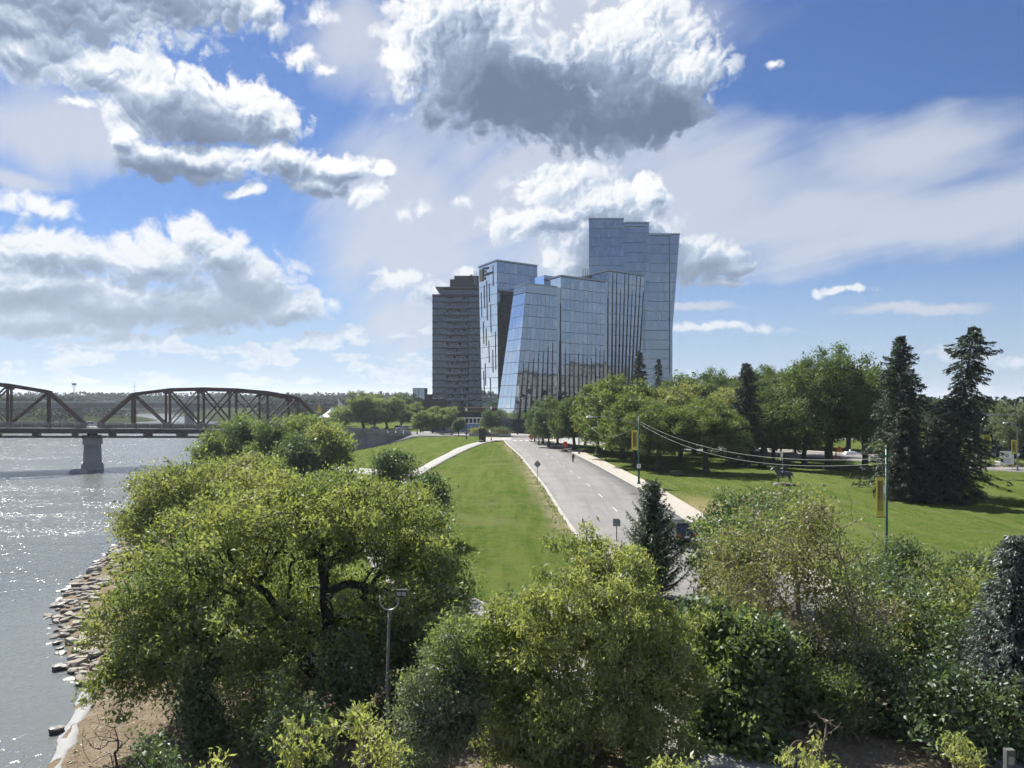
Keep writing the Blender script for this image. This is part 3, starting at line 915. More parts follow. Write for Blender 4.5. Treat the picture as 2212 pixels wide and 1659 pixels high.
with At(front):
    A0b, A0t = (0.0, 265.0), (5.14, 267.0)              # leaning front arris
    A1b, A1t = (16.2, 277.4), (16.1, 275.5)
    L0b, L0t = off(A0b, dL, 14.0), off(A0t, dL, 9.2)
    back = 24
    ztA, ztB, ztC = 58.6, 62.8, 67.2
    bud = [300, 19.0]
    rest = MB(); rest2 = MB()
    # block A
    B, T = volume(front, [L0b, A0b, A1b, off(A1b, dL, back)], [L0t, A0t, A1t, off(A1t, dL, back)], ZG, ztA, None, frame_blue)
    fL = Facade(B[0], B[1], T[0], T[1]); fA = Facade(B[1], B[2], T[1], T[2])
    rowsA = zrow(ZG + 4.6, ztA - 3.2, 4.05)
    # block B stands 0.6 m forward of the wall line
    nrm = Vector((0.607, -0.794))
    B0t = (17.6, 275.9); B1t = (35.2, 289.6); B0b = (17.5, 278.2); B1b = (34.3, 291.1)
    B2, T2 = volume(front, [B0b, B1b, off(B1b, dL, back), off(B0b, dL, back)], [B0t, B1t, off(B1t, dL, back), off(B0t, dL, back)], ZG, ztB, None, frame_blue)
    fB = Facade(B2[0], B2[1], T2[0], T2[1])
    C0t = (36.4, 290.2); C1t = (52.1, 302.6); C0b = (36.6, 292.8); C1b = (48.4, 302.0)
    B3, T3 = volume(front, [C0b, C1b, off(C1b, dL, back), off(C0b, dL, back)], [C0t, C1t, off(C1t, dL, back), off(C0t, dL, back)], ZG, ztC, None, frame_blue)
    fC = Facade(B3[0], B3[1], T3[0], T3[1])
    E0 = off(off(A1t, dL, 14), dA, -2.0)
    # upper set-back volume behind the first bay
    E0t = (P(1175.2, 593, 284).x, 284.0)
    volume(front, [off(E0t, dL, 10), E0t, off(E0t, dA, 14), off(off(E0t, dA, 14), dL, 10)], [off(E0t, dL, 10), E0t, off(E0t, dA, 14), off(off(E0t, dA, 14), dL, 10)], 55, 64.3, None, glass_blue, 'upper_storey')
    # recesses between the bays
    rec = MB()
    rec.add([Vector((*off(A1b, dL, 0.45), ZG)), Vector((*off(B0b, dL, 0.45), ZG)), Vector((*off(B0t, dL, 0.45), ztA)), Vector((*off(A1t, dL, 0.45), ztA))], [(0, 1, 2, 3)])
    rec.add([Vector((*off(B1b, dL, 0.45), ZG)), Vector((*off(C0b, dL, 0.45), ZG)), Vector((*off(C0t, dL, 0.45), ztB)), Vector((*off(B1t, dL, 0.45), ztB))], [(0, 1, 2, 3)])
    rec.build('recess', glass_grey, front)
    glaze(front, fL, 4, rowsA, glass_skylit, bud, rest=rest2)
    glaze(front, fA, 8, rowsA, glass_blue, bud, rest=rest)
    glaze(front, fB, 10, zrow(ZG + 4.6, ztB - 0.5, 4.05), glass_blue, bud, rest=rest)
    glaze(front, fC, 9, zrow(ZG + 4.6, ztC - 0.5, 4.05), glass_blue, bud, rest=rest)
    fBl = Facade(B2[3], B2[0], T2[3], T2[0]); fCl = Facade(B3[3], B3[0], T3[3], T3[0]); sd_ = MB()
    glaze(front, fBl, 8, zrow(ztA - 6, ztB - .5, 4.05), glass_skylit, [0, 0], rest=sd_); glaze(front, fCl, 8, zrow(ztB - 6, ztC - .5, 4.05), glass_skylit, [0, 0], rest=sd_)
    tag(sd_.build('side_pane', glass_skylit, front), kind='stuff')
    # parapet band, ground floor
    par = MB(); v = []
    for f_, c in ((fL, 4), (fA, 9)):
        for k in range(c):
            par.add(f_.pane(k / c, (k + 1) / c, ztA - 3.1, ztA - 0.1, 0.08, 0.03, 0.006), PANE_F)
    o = par.build('parapet_panel', glass_grey, front); tag(o, kind='stuff')
    low = MB()
    for f_, c in ((fL, 4), (fA, 8), (fB, 10), (fC, 9)):
        for k in range(c):
            low.add(f_.pane(k / c, (k + 1) / c, ZG + 0.3, ZG + 4.4, 0.05, 0.05, 0.01), PANE_F)
    o = low.build('ground_floor_pane', glass_dark, front); tag(o, kind='stuff')
    if rest.v: tag(rest.build('hidden_pane', glass_blue, front), kind='stuff')
    if rest2.v: tag(rest2.build('lower_pane', glass_skylit, front), kind='stuff')
    cap_bar(front, [T[0], T[1], T[2]]); cap_bar(front, [T2[3], T2[0], T2[1]]); cap_bar(front, [T3[3], T3[0], T3[1]])
    # dark tapering fins on the mullions
    def fin(fac, u, z0, z1, depth=0.6, w=0.16):
        a = fac.pt(u, z0); b = fac.pt(u, z1)
        mb = MB(); t_ = Vector((dA[0], dA[1], 0)) * w * 0.5; n_ = fac.n * depth
        vs = [a - t_, a + t_, a + t_ + n_, a - t_ + n_, b - t_ * 0.6, b + t_ * 0.6, b + t_ * 0.6 + n_ * 0.25, b - t_ * 0.6 + n_ * 0.25]
        mb.add(vs, [(0, 3, 2, 1), (4, 5, 6, 7), (0, 1, 5, 4), (1, 2, 6, 5), (2, 3, 7, 6), (3, 0, 4, 7)])
        mb.build('fin', fin_dark, front)
    for k in range(1, 8): fin(fA, k / 8, ZG + 1, 29.5 + 1.35 * k + random.uniform(-1, 1.0), w=0.32)
    for k in range(0, 11): fin(fB, min(k, 9.95) / 10, ZG + 1, 33 + 1.1 * abs(5 - k) + random.uniform(-2.5, 2.5), w=0.32)
    for k in range(1, 10): fin(fC, min(k, 8.95) / 9, ZG + 1, ztC - 0.6 - (0 if k % 3 else 6), w=0.38)
    # roof plant
    pl = MB()
    for dx in (0, 0.9, 1.8): pl.tube([(27.0 + dx, 293, ztB - 1), (27.0 + dx, 293, ztB + 5.4)], 0.17, 8)
    pl.build('flue', rail_steel, front)
    MB().box((23, 288, ztB + 0.35), (3, 3, 0.9)).box((33, 298, ztB + .4), (2.2, 2.2, 1.2)).build('roof_plant', roof_grey, front)

# ---- building with the sign, behind on the left
signb = empty('sign_tower', (0, 305, ZG), label='leaning glass office tower with a black sign at its top left corner', cat='building')
with At(signb):
    R0t = (-5.9, 300.0); R0b = (-5.2, 300.0)
    R1t, R1b = off(R0t, dA, 20.3), off(R0b, dA, 21)
    Lt, Lb = off(R0t, dL, 17.1), (-11.9, 314)
    ztS = 72.7
    B, T = volume(signb, [Lb, R0b, R1b, off(R1b, dL, 17)], [Lt, R0t, R1t, off(R1t, dL, 17)], ZG, ztS, None, frame_blue)
    fl = Facade(B[0], B[1], T[0], T[1]); fr = Facade(B[1], B[2], T[1], T[2])
    bud = [300, 12.0]; rest = MB()
    rows = zrow(ZG + 4, ztS - 0.5, 4.1)
    glaze(signb, fl, 8, rows, glass_skylit, bud, rest=rest, tilt=0.010)
    glaze(signb, fr, 10, rows, glass_blue, bud, rest=rest, tilt=0.010)
    if rest.v: tag(rest.build('hidden_pane', glass_blue, signb), kind='stuff')
    cap_bar(signb, [T[0], T[1], T[2]])
    for (u, za, zb) in ((.12, 62, 52), (.30, 64.5, 55), (.44, 66, 50), (.58, 64.6, 57), (.80, 71, 63), (.2, 50, 41), (.36, 47, 40), (.5, 42, 33), (.64, 56, 45), (.72, 38, 29), (.26, 33, 24), (.88, 45, 30), (.16, 30, 20), (.55, 27, 20)):
        a = fl.pt(u, za); b = fl.pt(u, zb)
        MB().bar(a + fl.n * 0.13, b + fl.n * 0.13, 0.26, 0.2, up=(fl.n.x, fl.n.y, 0)).build('dark_strip', fin_dark, signb)
    # sign: shield emblem and three lines of black letters (illegible at this distance)
    w = (fl.pt(1, 69) - fl.pt(0, 69)).normalized(); up = Vector((0, 0, 1))
    def on(u, z, o_=0.2): return fl.pt(u, z) + fl.n * o_
    em = MB()
    def plate(mb, u0, u1, z0, z1, o_=0.25, th=0.12):
        p = [on(u0, z0, o_), on(u1, z0, o_), on(u1, z1, o_), on(u0, z1, o_)]
        q = [v - fl.n * th for v in p]
        mb.add(p + q, [(0, 1, 2, 3), (0, 4, 5, 1), (1, 5, 6, 2), (2, 6, 7, 3), (3, 7, 4, 0)])
    plate(em, 0.06, 0.24, 66.3, 71.3)
    em.build('emblem', material('emblem_gold', (0.16, 0.145, 0.10), 0.5, 0.3, var=0.3, scale=1.2), signb)
    bar = MB(); plate(bar, 0.245, 0.275, 66.3, 71.7, 0.3); bar.build('emblem_edge', black_paint, signb)
    let = MB(); random.seed(3)
    def letters(u0, u1, z, h):
        u = u0
        while u < u1:
            wd = random.uniform(0.028, 0.042); k = random.random()
            if k < 0.85:
                plate(let, u, u + 0.012, z, z + h * (1.35 if random.random() < .25 else 1), 0.3)
                zz = z + random.choice((0, h * .42, h * .8)); plate(let, u + 0.012, u + wd - .004, zz, zz + h * .24, 0.3)
                if random.random() < .7: plate(let, u + wd - 0.014, u + wd - 0.004, z - (h * .35 if random.random() < .2 else 0), z + h, 0.298)
            u += wd + 0.008
    letters(.29, .40, 70.7, .75); letters(.42, .56, 70.45, .75); letters(.29, .52, 69.4, .8); letters(.29, .80, 68.05, .85); letters(.29, .38, 66.6, .9)
    let.build('sign_letters', black_paint, signb)
    ant = MB()
    for dx in (0, 0.8): ant.tube([(-15.6 + dx, 317, ztS - 7), (-15.6 + dx, 317, ztS - 1.2)], 0.12, 6)
    ant.build('roof_mast', rail_steel, signb)

# ---- tall tower
tower = empty('tall_tower', (55, 352, ZG), label='tallest glass tower with a stepped three-part top', cat='building')
with At(tower):
    D0 = 345.0
    strips = [(34.5, 50.0, 99.6, 0.0, 11), (50.0, 61.6, 98.0, 0.7, 8), (61.6, 75.5, 93.0, 1.4, 10)]
    bud = [300, 47.0]; rest = MB()
    zk = 49.5
    for (x0, x1, ztp, dy, cols) in strips:
        last = x1 > 70
        xk = 72.2 if last else x1
        # lower part up to the kink, upper part flaring out to the right
        for (za, zb, xa, xb) in ((ZG, zk, xk if last else x1, xk), (zk, ztp, xk, x1)):
            y0 = D0 + dy
            xl = x0 + (3.2 if x0 < 40 else 0)
            B, T = volume(tower, [(x0, y0), (xa, y0), (xa, y0 + 26), (xl, y0 + 26)], [(x0, y0), (xb, y0), (xb, y0 + 26), (xl, y0 + 26)], za, zb, None, frame_blue)
            f_ = Facade(B[0], B[1], T[0], T[1])
            glaze(tower, f_, cols, zrow(za + 0.1, zb - (0.4 if zb == ztp else 0), 4.3), glass_grey, bud, rest=rest, tilt=0.010)
            if last:
                fs = Facade(B[1], B[2], T[1], T[2])
                glaze(tower, fs, 6, zrow(za + .1, zb - .3, 4.3), glass_blue, [0, 0], rest=rest, tilt=0.008)
            if zb == ztp:
                cap_bar(tower, [T[3], T[0], T[1], T[2]], 0.45, 0.5)
    # raised second parapet planes
    for (x0, x1, z0, z1, dy) in ((49.5, 59.4, 40, 96.2, -0.5), (59.4, 71.0, 30, 92.4, -0.25)):
        mb = MB(); mb.bar((x0, D0 + dy + .7, z1), (x1, D0 + dy + .7, z1), 0.3, 0.35); mb.bar((x1, D0 + dy + .9, z0), (x1, D0 + dy + .9, z1), 0.3, 0.3); mb.build('edge_trim', frame_light, tower)
    if rest.v: tag(rest.build('lower_pane', glass_grey, tower), kind='stuff')
    # lit double-height room near the top, with its diagonal bracing
    br = MB()
    for (xa, za, xb, zb_) in ((38, 83, 41.5, 92), (41.5, 83, 38.5, 92), (41.5, 83, 45.5, 92), (45.5, 83, 42, 92), (42.5, 83, 43.5, 92)):
        br.bar((xa, D0 - 0.13, za), (xb, D0 - 0.13, zb_), 0.13, 0.1, up=(0, 1, 0))
    br.build('diagonal_brace', frame_light, tower)

# ---- dark apartment tower
condo = empty('apartment_tower', (-22, 353, ZG), label='dark grey apartment tower with balconies down its middle', cat='building')
with At(condo):
    y0 = 345.0; x0, xm0, xm1, x1 = -35.8, -29.5, -19.7, -9.0
    ztc = 65.0; nfl = 18; fh = (ztc - 12.0) / nfl
    MB().box(((x0 + x1) / 2, y0 + 11, (ZG + ztc) / 2), (x1 - x0, 20, ztc - ZG)).build('core', brick_dark, condo)
    bud = 290
    for k in range(nfl):
        z = 12.0 + k * fh
        sl = MB(); sl.box(((x0 + xm0) / 2, y0 + .55, z + 0.12), (xm0 - x0 + 0.2, 1.0, 0.3)).box(((xm1 + x1) / 2, y0 + .55, z + .12), (x1 - xm1 + .2, 1.0, .3))
        sl.build('floor_band', brick_dark, condo)
        for (xa, xb, nn) in ((x0 + .15, xm0 - .15, 5), (xm1 + .15, x1 - .3, 6)):
            f_ = Facade((xa, y0 + .92, z), (xb, y0 + .92, z), (xa, y0 + .92, z + fh), (xb, y0 + .92, z + fh))
            for c in range(nn):
                if bud <= 0: break
                v = f_.pane(c / nn, (c + 1) / nn, z + .32, z + fh - .08, 0.06, 0.05, 0.02)
                me = bpy.data.meshes.new('pane'); me.from_pydata([tuple(q) for q in v], [], PANE_F); me.materials.append(glass_dark)
                link_mesh('pane', me, None, condo); bud -= 1
        # balcony: slab, glass guard, back wall with doors
        if k >= 1:
            bal = MB().box(((xm0 + xm1) / 2, y0 - .1, z), (xm1 - xm0, 2.4, 0.22)).build('balcony', slab_grey, condo)
            g = MB()
            for c in range(6):
                xa = xm0 + (xm1 - xm0) * c / 6
                g.box((xa + (xm1 - xm0) / 12, y0 - 1.25, z + .65), ((xm1 - xm0) / 6 - .08, 0.04, 1.0))
            g.build('guard_glass', glass_dark, bal)
            MB().bar((xm0, y0 - 1.26, z + 1.2), (xm1, y0 - 1.26, z + 1.2), .07).build('hand_rail', rail_steel, bal)
            for c in range(9):
                if (c * 7 + k * 3) % 5 == 0: continue
                xa = xm0 + (xm1 - xm0) * c / 9
                MB().box((xa + .5, y0 + .96, z + 1.4), (0.72, 0.1, 2.3)).build('balcony_door', glass_dark, bal)
    # penthouse, roof slab, plant
    MB().box((-20, y0 + 11, ztc + 1.7), (25, 16, 3.4)).build('penthouse', glass_dark, condo)
    MB().box((-20, y0 + 9.5, ztc + 3.7), (28.5, 20, 0.5)).build('roof_slab', slab_grey, condo)
    MB().box((-18, y0 + 13, ztc + 7), (17, 10, 6.4)).box((-27.5, y0 + 13, ztc + 6.2), (2.0, 9, 5)).build('plant_room', brick_dark, condo)
    MB().lathe([(1.1, 0), (1.0, .5), (.55, 1.2)], (-19, y0 + 12, ztc + 10.2), 10).build('roof_vent', material('vent_ochre', (.30, .25, .12), .6), condo)
    MB().bar((x0, y0 + .3, ztc + .1), (x1, y0 + .3, ztc + .1), 1.0, .9).build('roof_edge', brick_dark, condo)
    # brown base, entrance canopy
    MB().box((-32.8, y0 + 6, 12.8), (6.8, 14.4, 12.6)).build('base_block', brick_brown, condo)
    MB().box((-12.5, 300, 14.6), (12.5, 9, 1.5)).build('canopy', brick_brown, condo)
    MB().box((-12.5, 300, 13.72), (11.4, 8, .24)).build('canopy_soffit', soffit_tan, condo)
    cpm = MB()
    for dx in (-17.3, -9.2): cpm.box((dx, 297.5, (ZG + 13.7) / 2), (.7, .7, 13.7 - ZG))
    cpm.build('canopy_post', brick_dark, condo)
glassbox = empty('glass_annex', (-41.5, 349, ZG), label='small dark glass box building left of the apartment tower', cat='building')
with At(glassbox):
    MB().box((-41.9, 351, 20.8), (5.6, 10, 5.6)).build('upper_box', brick_dark, glassbox)
    MB().box((-38.4, 351, 13), (4.2, 10, 15.6)).build('stair_block', brick_brown, glassbox)
    MB().box((-42.8, 352, 12), (3.8, 9, 11)).build('lower_box', brick_dark, glassbox)
    for (xc, zc, w_, h_) in ((-43.3, 20.8, 2.5, 5.1), (-40.6, 20.8, 2.5, 5.1), (-43.6, 13.9, 1.6, 6.6), (-41.9, 13.9, 1.5, 6.6)):
        MB().box((xc, 345.95 + (1.5 if zc < 15 else 0), zc), (w_, 0.1, h_)).build('pane', glass_grey if zc > 15 else glass_dark, glassbox)

# ---- dark office building at the right edge of the park
offr = empty('park_side_office', (117, 142, ZG), label='low dark glass office building at the far right, behind the white notice board', cat='building')
with At(offr):
    rotz = math.radians(-56)
    ex = Vector((math.cos(rotz), math.sin(rotz), 0)); ey = Vector((-ex.y, ex.x, 0))
    ctr = Vector((117, 142, 0))
    R3 = Matrix.Rotation(rotz, 3, 'Z')
    MB().box(ctr + Vector((0, 0, (ZG + 15.2) / 2)), (52, 18, 15.2 - ZG), rz=rotz).build('block', brick_dark, offr)
    MB().box(ctr + ey * 2 - ex * 10 + Vector((0, 0, 16.8)), (16, 10, 3.2), rz=rotz).build('plant_storey', brick_brown, offr)
    for r_ in range(2):
        for c in range(26):
            p = ctr - ey * 9.03 + ex * (-25 + c * 2.0) + Vector((0, 0, ZG + 2.2 + r_ * 3.7))
            MB().box(p, (1.8, 0.1, 2.7), rz=rotz).build('pane', glass_dark, offr)

# ---- town blocks outside the view on the right; the front glass mirrors them
window_grey = material('town_window', (.16, .17, .18), .3, var=.2)
beige = material('beige_render', (0.33, 0.305, 0.26), 0.8, var=0.08, scale=0.3)
whitish = material('pale_panel', (0.55, 0.55, 0.53), 0.8, var=0.08, scale=0.3)
def town_block(name, x, y, w, d, h, m, floors, cols, label):
    r = empty(name, (x, y, ZG), label=label, cat='building')
    MB().box((0, 0, h / 2), (w, d, h)).build('wall', m, r)
    MB().box((0, 0, h + .4), (w + .6, d + .6, .8)).build('roof', roof_grey, r)
    fh = h / floors
    win = MB().box((0, 0, 0), (1, 1, 1)).mesh('window', window_grey)
    for k in range(floors):
        for c in range(cols):
            for (px, py, sx, sy) in ((-w / 2, -d / 2 + d * (c + .5) / cols, .14, d / cols * .55), (-w / 2 + w * (c + .5) / cols, -d / 2, w / cols * .55, .14)):
                o = link_mesh('window', win, None, r, (px, py, fh * (k + .55)))
                o.scale = (sx, sy, fh * .5)
    return r
town_block('beige_hotel', 188, 232, 20, 24, 19, beige, 6, 7, 'beige hotel block mirrored in the first bay of the office block')
town_block('white_flats', 205, 200, 24, 22, 17, whitish, 5, 7, 'white block of flats mirrored in the second bay of the office block')
town_block('beige_tower', 232, 255, 26, 30, 25, beige, 8, 8, 'tall beige block mirrored low in the blue glass')
# ------------------------------------------------------------------ steel truss bridge
def dir2(a): return Vector((math.cos(a), math.sin(a), 0))
bd = Vector((0.872, 0.488, 0)).normalized(); bn = Vector((-bd.y, bd.x, 0))     # along the bridge (towards the near bank), across (away from the viewer)
BP = Vector((-100.5, 205.0, 0))                                             # near truss, left hip of the second span
def bz(s): return 11.1 - 0.024 * s
def BPT(s, z=0.0, acr=0.0): return BP + bd * s + bn * acr + Vector((0, 0, bz(s) + z))
PAN = 8.6; DECKW = 11.5
bridge = empty('truss_bridge', (-107, 196, 0), label='rust brown steel truss bridge crossing the river', cat='bridge')
with At(bridge):
    def span(s0, name):
        # s0: position of the left bearing; seven panels
        hips = [0, 7.6, 10.1, 10.9, 10.9, 10.1, 7.6, 0]
        hs = [0, 8.6, 10.0, 10.5, 10.5, 10.0, 8.6, 0]
        for acr in (0.0, DECKW):
            top = [BPT(s0 + PAN * i, hs[i], acr) for i in range(8)]
            bot = [BPT(s0 + PAN * i, 0.0, acr) for i in range(8)]
            for i in range(7):
                MB().bar(top[i], top[i + 1], .82, .92).build('top_chord', rust_steel, bridge)
            MB().bar(bot[0], bot[7], .65, .9).build('bottom_chord', rust_steel, bridge)
            for i in range(1, 7):
                MB().bar(bot[i], top[i], .58, .62, up=bd).build('vertical_post', rust_steel, bridge)
                g = MB().box(top[i] - Vector((0, 0, .35)), (1.5, .16, 1.3), rz=math.atan2(bd.y, bd.x)); g.build('gusset_plate', rust_steel, bridge)
            for i in range(1, 4):
                MB().bar(top[i], bot[i + 1], .44, .46, up=bn).build('diagonal', rust_steel, bridge)
                MB().bar(top[7 - i], bot[6 - i], .44, .46, up=bn).build('diagonal', rust_steel, bridge)
            for i in (2, 3):
                MB().bar(bot[i], top[i + 1], .28, .3, up=bn).build('counter_brace', rust_steel, bridge)
            MB().bar(bot[4], top[3], .28, .3, up=bn).build('counter_brace', rust_steel, bridge)
            MB().bar(bot[5], top[4], .28, .3, up=bn).build('counter_brace', rust_steel, bridge)
        for i in range(1, 7):
            a = BPT(s0 + PAN * i, hs[i], 0); b = BPT(s0 + PAN * i, hs[i], DECKW)
            MB().bar(a, b, .3, .45).build('top_strut', rust_steel, bridge)
            if i < 6:
                c = BPT(s0 + PAN * (i + 1), hs[i + 1], DECKW); d_ = BPT(s0 + PAN * (i + 1), hs[i + 1], 0)
                MB().bar(a, c, .16).bar(b, d_, .16).build('wind_brace', rust_steel, bridge)
            if i in (1, 6):
                for s_, sg in ((a, 1), (b, -1)):
                    MB().bar(s_ - Vector((0, 0, 2.2)), s_ + bn * 2.2 * sg, .22).build('knee_brace', rust_steel, bridge)
    SPL = 7 * PAN
    span(-PAN, 'a'); span(-PAN - SPL - 2.6, 'b'); span(-PAN - 2 * (SPL + 2.6), 'c')
    S0, S1 = -PAN - 2 * (SPL + 2.6), -PAN + SPL
    # deck and girders
    for acr, w_, z_, h_, nm, m in ((DECKW / 2, DECKW + .4, -.55, .35, 'deck', concrete_dark), (-3.1, .35, -1.25, 0.75, 'edge_girder', dark_steel), (-3.1, .3, -2.7, .55, 'lower_girder', dark_steel), (DECKW + .8, .35, -1.6, 1.6, 'edge_girder', dark_steel)):
        MB().bar(BPT(S0, z_, acr), BPT(S1, z_, acr), w_, h_).build(nm, m, bridge)
    MB().bar(BPT(S0, -.62, -1.5), BPT(S1, -.62, -1.5), 3.2, .25).build('footway', concrete_dark, bridge)
    s = S0
    while s <= S1 + .1:
        MB().bar(BPT(s, -1.9, -3.2), BPT(s, -1.9, DECKW + .8), 1.5, 1.9, up=(0, 0, 1)).build('floor_beam', dark_steel, bridge)
        s += PAN
    # railings: posts and five bars
    for acr in (-3.05, DECKW + .5):
        for zz in (-.15, .12, .4, .68, .95):
            MB().bar(BPT(S0, zz, acr), BPT(S1, zz, acr), .05, .07).build('rail', rail_steel, bridge)
        s = S0
        while s < S1:
            MB().bar(BPT(s, -.6, acr), BPT(s, 1.0, acr), .09).build('rail_post', rail_steel, bridge)
            s += PAN / 3
    # piers
    def pier(s):
        c = BPT(s, 0, DECKW / 2 - 1.0); zc = bz(s)
        ang = math.atan2(bn.y, bn.x)
        MB().box((c.x, c.y, (zc - 4.6) / 2 - .6), (14.5, 4.6, zc - 4.6 + 2.4), rz=ang, top=0.84).build('pier_shaft', pier_stone, bridge)
        MB().box((c.x, c.y, zc - 3.7), (14.4, 4.6, 2.0), rz=ang).build('pier_cap', pier_stone, bridge)
        MB().box((c.x, c.y, 0.5), (15.2, 5.2, 1.6), rz=ang, top=.98).build('pier_footing', pier_stone, bridge)
        for q in (-5.5, 0, 5.5):
            MB().box(Vector((c.x, c.y, zc - 2.35)) + bn * q, (1.6, 2.4, .8), rz=ang).build('bearing', dark_steel, bridge)
    pier(-PAN - 1.3); pier(-PAN - SPL - 3.9)
    deb = MB(); q = BPT(-PAN - 1.3, 0, -9.5); deb.box((q.x - 3.5, q.y, .25), (5, 2.4, 1.2), rz=.3, top=.6); deb.build('pier_ledge', pier_stone, bridge)

# retaining wall and approach
wall = empty('retaining_wall', (-48, 234, 4), label='grey concrete retaining wall carrying the bridge approach', cat='wall')
with At(wall):
    e0 = BPT(S1, 0, -3.0); e1 = Vector((-32.0, 244.2, 7.7))
    ndir = (e1 - e0); ndir.z = 0; L = ndir.length; ndir.normalize(); nw = Vector((ndir.y, -ndir.x, 0))
    K = 9
    for i in range(K):
        a = e0 + ndir * (L * i / K); b = e0 + ndir * (L * (i + 1) / K)
        za = lerp3(9.6, 7.35, i / K); zb = lerp3(9.6, 7.35, (i + 1) / K)
        g0 = float(zt(a.x + nw.x * .5, a.y + nw.y * .5)) - 1.2; g1 = float(zt(b.x + nw.x * .5, b.y + nw.y * .5)) - 1.2
        j = ndir * 0.03
        vs = []
        for p, zz, gg in ((a + j, za - .95, g0), (b - j, zb - .95, g1)):
            for o_ in (nw * (0.0 if i % 2 else 0.05), -nw * 0.6):
                vs += [(p.x + o_.x, p.y + o_.y, gg), (p.x + o_.x, p.y + o_.y, zz)]
        MB().add(vs, [(0, 4, 5, 1), (2, 3, 7, 6), (1, 5, 7, 3), (0, 1, 3, 2), (4, 6, 7, 5)]).build('wall_panel', pier_stone if i % 3 else concrete_dark, wall)
    MB().bar(e0 + nw * .12 + Vector((0, 0, 9.1 - e0.z)), Vector((e1.x, e1.y, 6.9)) + nw * .12, .9, .95).build('coping', concrete_dark, wall)
    for zz in (.45, .75, 1.05):
        MB().bar(e0 + Vector((0, 0, 9.45 - e0.z + zz)), Vector((e1.x, e1.y, 7.25 + zz)), .05).build('rail', rail_steel, wall)
    for i in range(14):
        p = e0 + ndir * (L * i / 13); z_ = lerp3(9.45, 7.25, i / 13)
        MB().bar((p.x, p.y, z_), (p.x, p.y, z_ + 1.1), .09).build('rail_post', rail_steel, wall)
    # glass screens between the rails
    for i in range(10):
        a = e0 + ndir * (L * (i + .06) / 10); b = e0 + ndir * (L * (i + .94) / 10)
        z0_ = lerp3(9.45, 7.25, (i + .06) / 10); z1_ = lerp3(9.45, 7.25, (i + .94) / 10)
        MB().add([(a.x, a.y, z0_ + .1), (b.x, b.y, z1_ + .1), (b.x, b.y, z1_ + 1.0), (a.x, a.y, z0_ + 1.0), (a.x - nw.x * .03, a.y - nw.y * .03, z0_ + .1), (b.x - nw.x * .03, b.y - nw.y * .03, z1_ + .1), (b.x - nw.x * .03, b.y - nw.y * .03, z1_ + 1.0), (a.x - nw.x * .03, a.y - nw.y * .03, z0_ + 1.0)], [(0, 1, 2, 3), (7, 6, 5, 4), (0, 4, 5, 1), (3, 2, 6, 7)]).build('rail_screen', material('screen_%d' % i, (.24, .26, .28), .3, .3, var=.1) if i == 0 else MATS['screen_0'], wall)
    # approach deck behind the wall
    a = BPT(S1, -.3, DECKW / 2); 
    MB().add([BPT(S1, -.3, -3), BPT(S1, -.3, DECKW + 1), (e1.x - 9, e1.y + 12, 7.0), (e1.x, e1.y, 7.0), (e0.x, e0.y, 2), BPT(S1, -8, DECKW + 1), (e1.x - 9, e1.y + 12, 4), (e1.x, e1.y, 4)], [(0, 3, 2, 1), (0, 1, 5, 4), (1, 2, 6, 5), (2, 3, 7, 6)]).build('approach_deck', asphalt, wall)

# ------------------------------------------------------------------ motorway bridge upstream
mway = empty('motorway_bridge', (-230, 560, 0), label='long grey concrete girder bridge far behind the truss bridge', cat='bridge')
with At(mway):
    A = Vector((-330, 470, 16.6)); Bq = Vector((-120, 700, 14.8))
    dd = (Bq - A).normalized(); nn = Vector((-dd.y, dd.x, 0)).normalized()
    MB().bar(A - dd * 200, Bq + dd * 60, 24, .8).build('deck', pier_stone, mway)
    MB().bar(A - dd * 200 - nn * -11 * 0 + nn * -9 - Vector((0, 0, 1.7)), Bq + dd * 60 + nn * -9 - Vector((0, 0, 1.7)), 1.0, 2.6).build('girder', concrete_dark, mway)
    MB().bar(A - dd * 200 + nn * 9 - Vector((0, 0, 1.7)), Bq + dd * 60 + nn * 9 - Vector((0, 0, 1.7)), 1.0, 2.6).build('girder', concrete_dark, mway)
    MB().bar(A - dd * 200 + nn * -12 + Vector((0, 0, .7)), Bq + dd * 60 + nn * -12 + Vector((0, 0, .7)), .4, .9).build('parapet', concrete, mway)
    for s in (60, 135, 210, 285):
        c = A + dd * s
        MB().box((c.x, c.y, 11.4), (4, 22, 3.4), rz=math.atan2(nn.y, nn.x) - math.pi / 2, top=1.15).build('pier_head', concrete_dark, mway)
        MB().box((c.x, c.y, 4.6), (3, 9, 11), rz=math.atan2(nn.y, nn.x) - math.pi / 2).build('pier_stem', concrete_dark, mway)
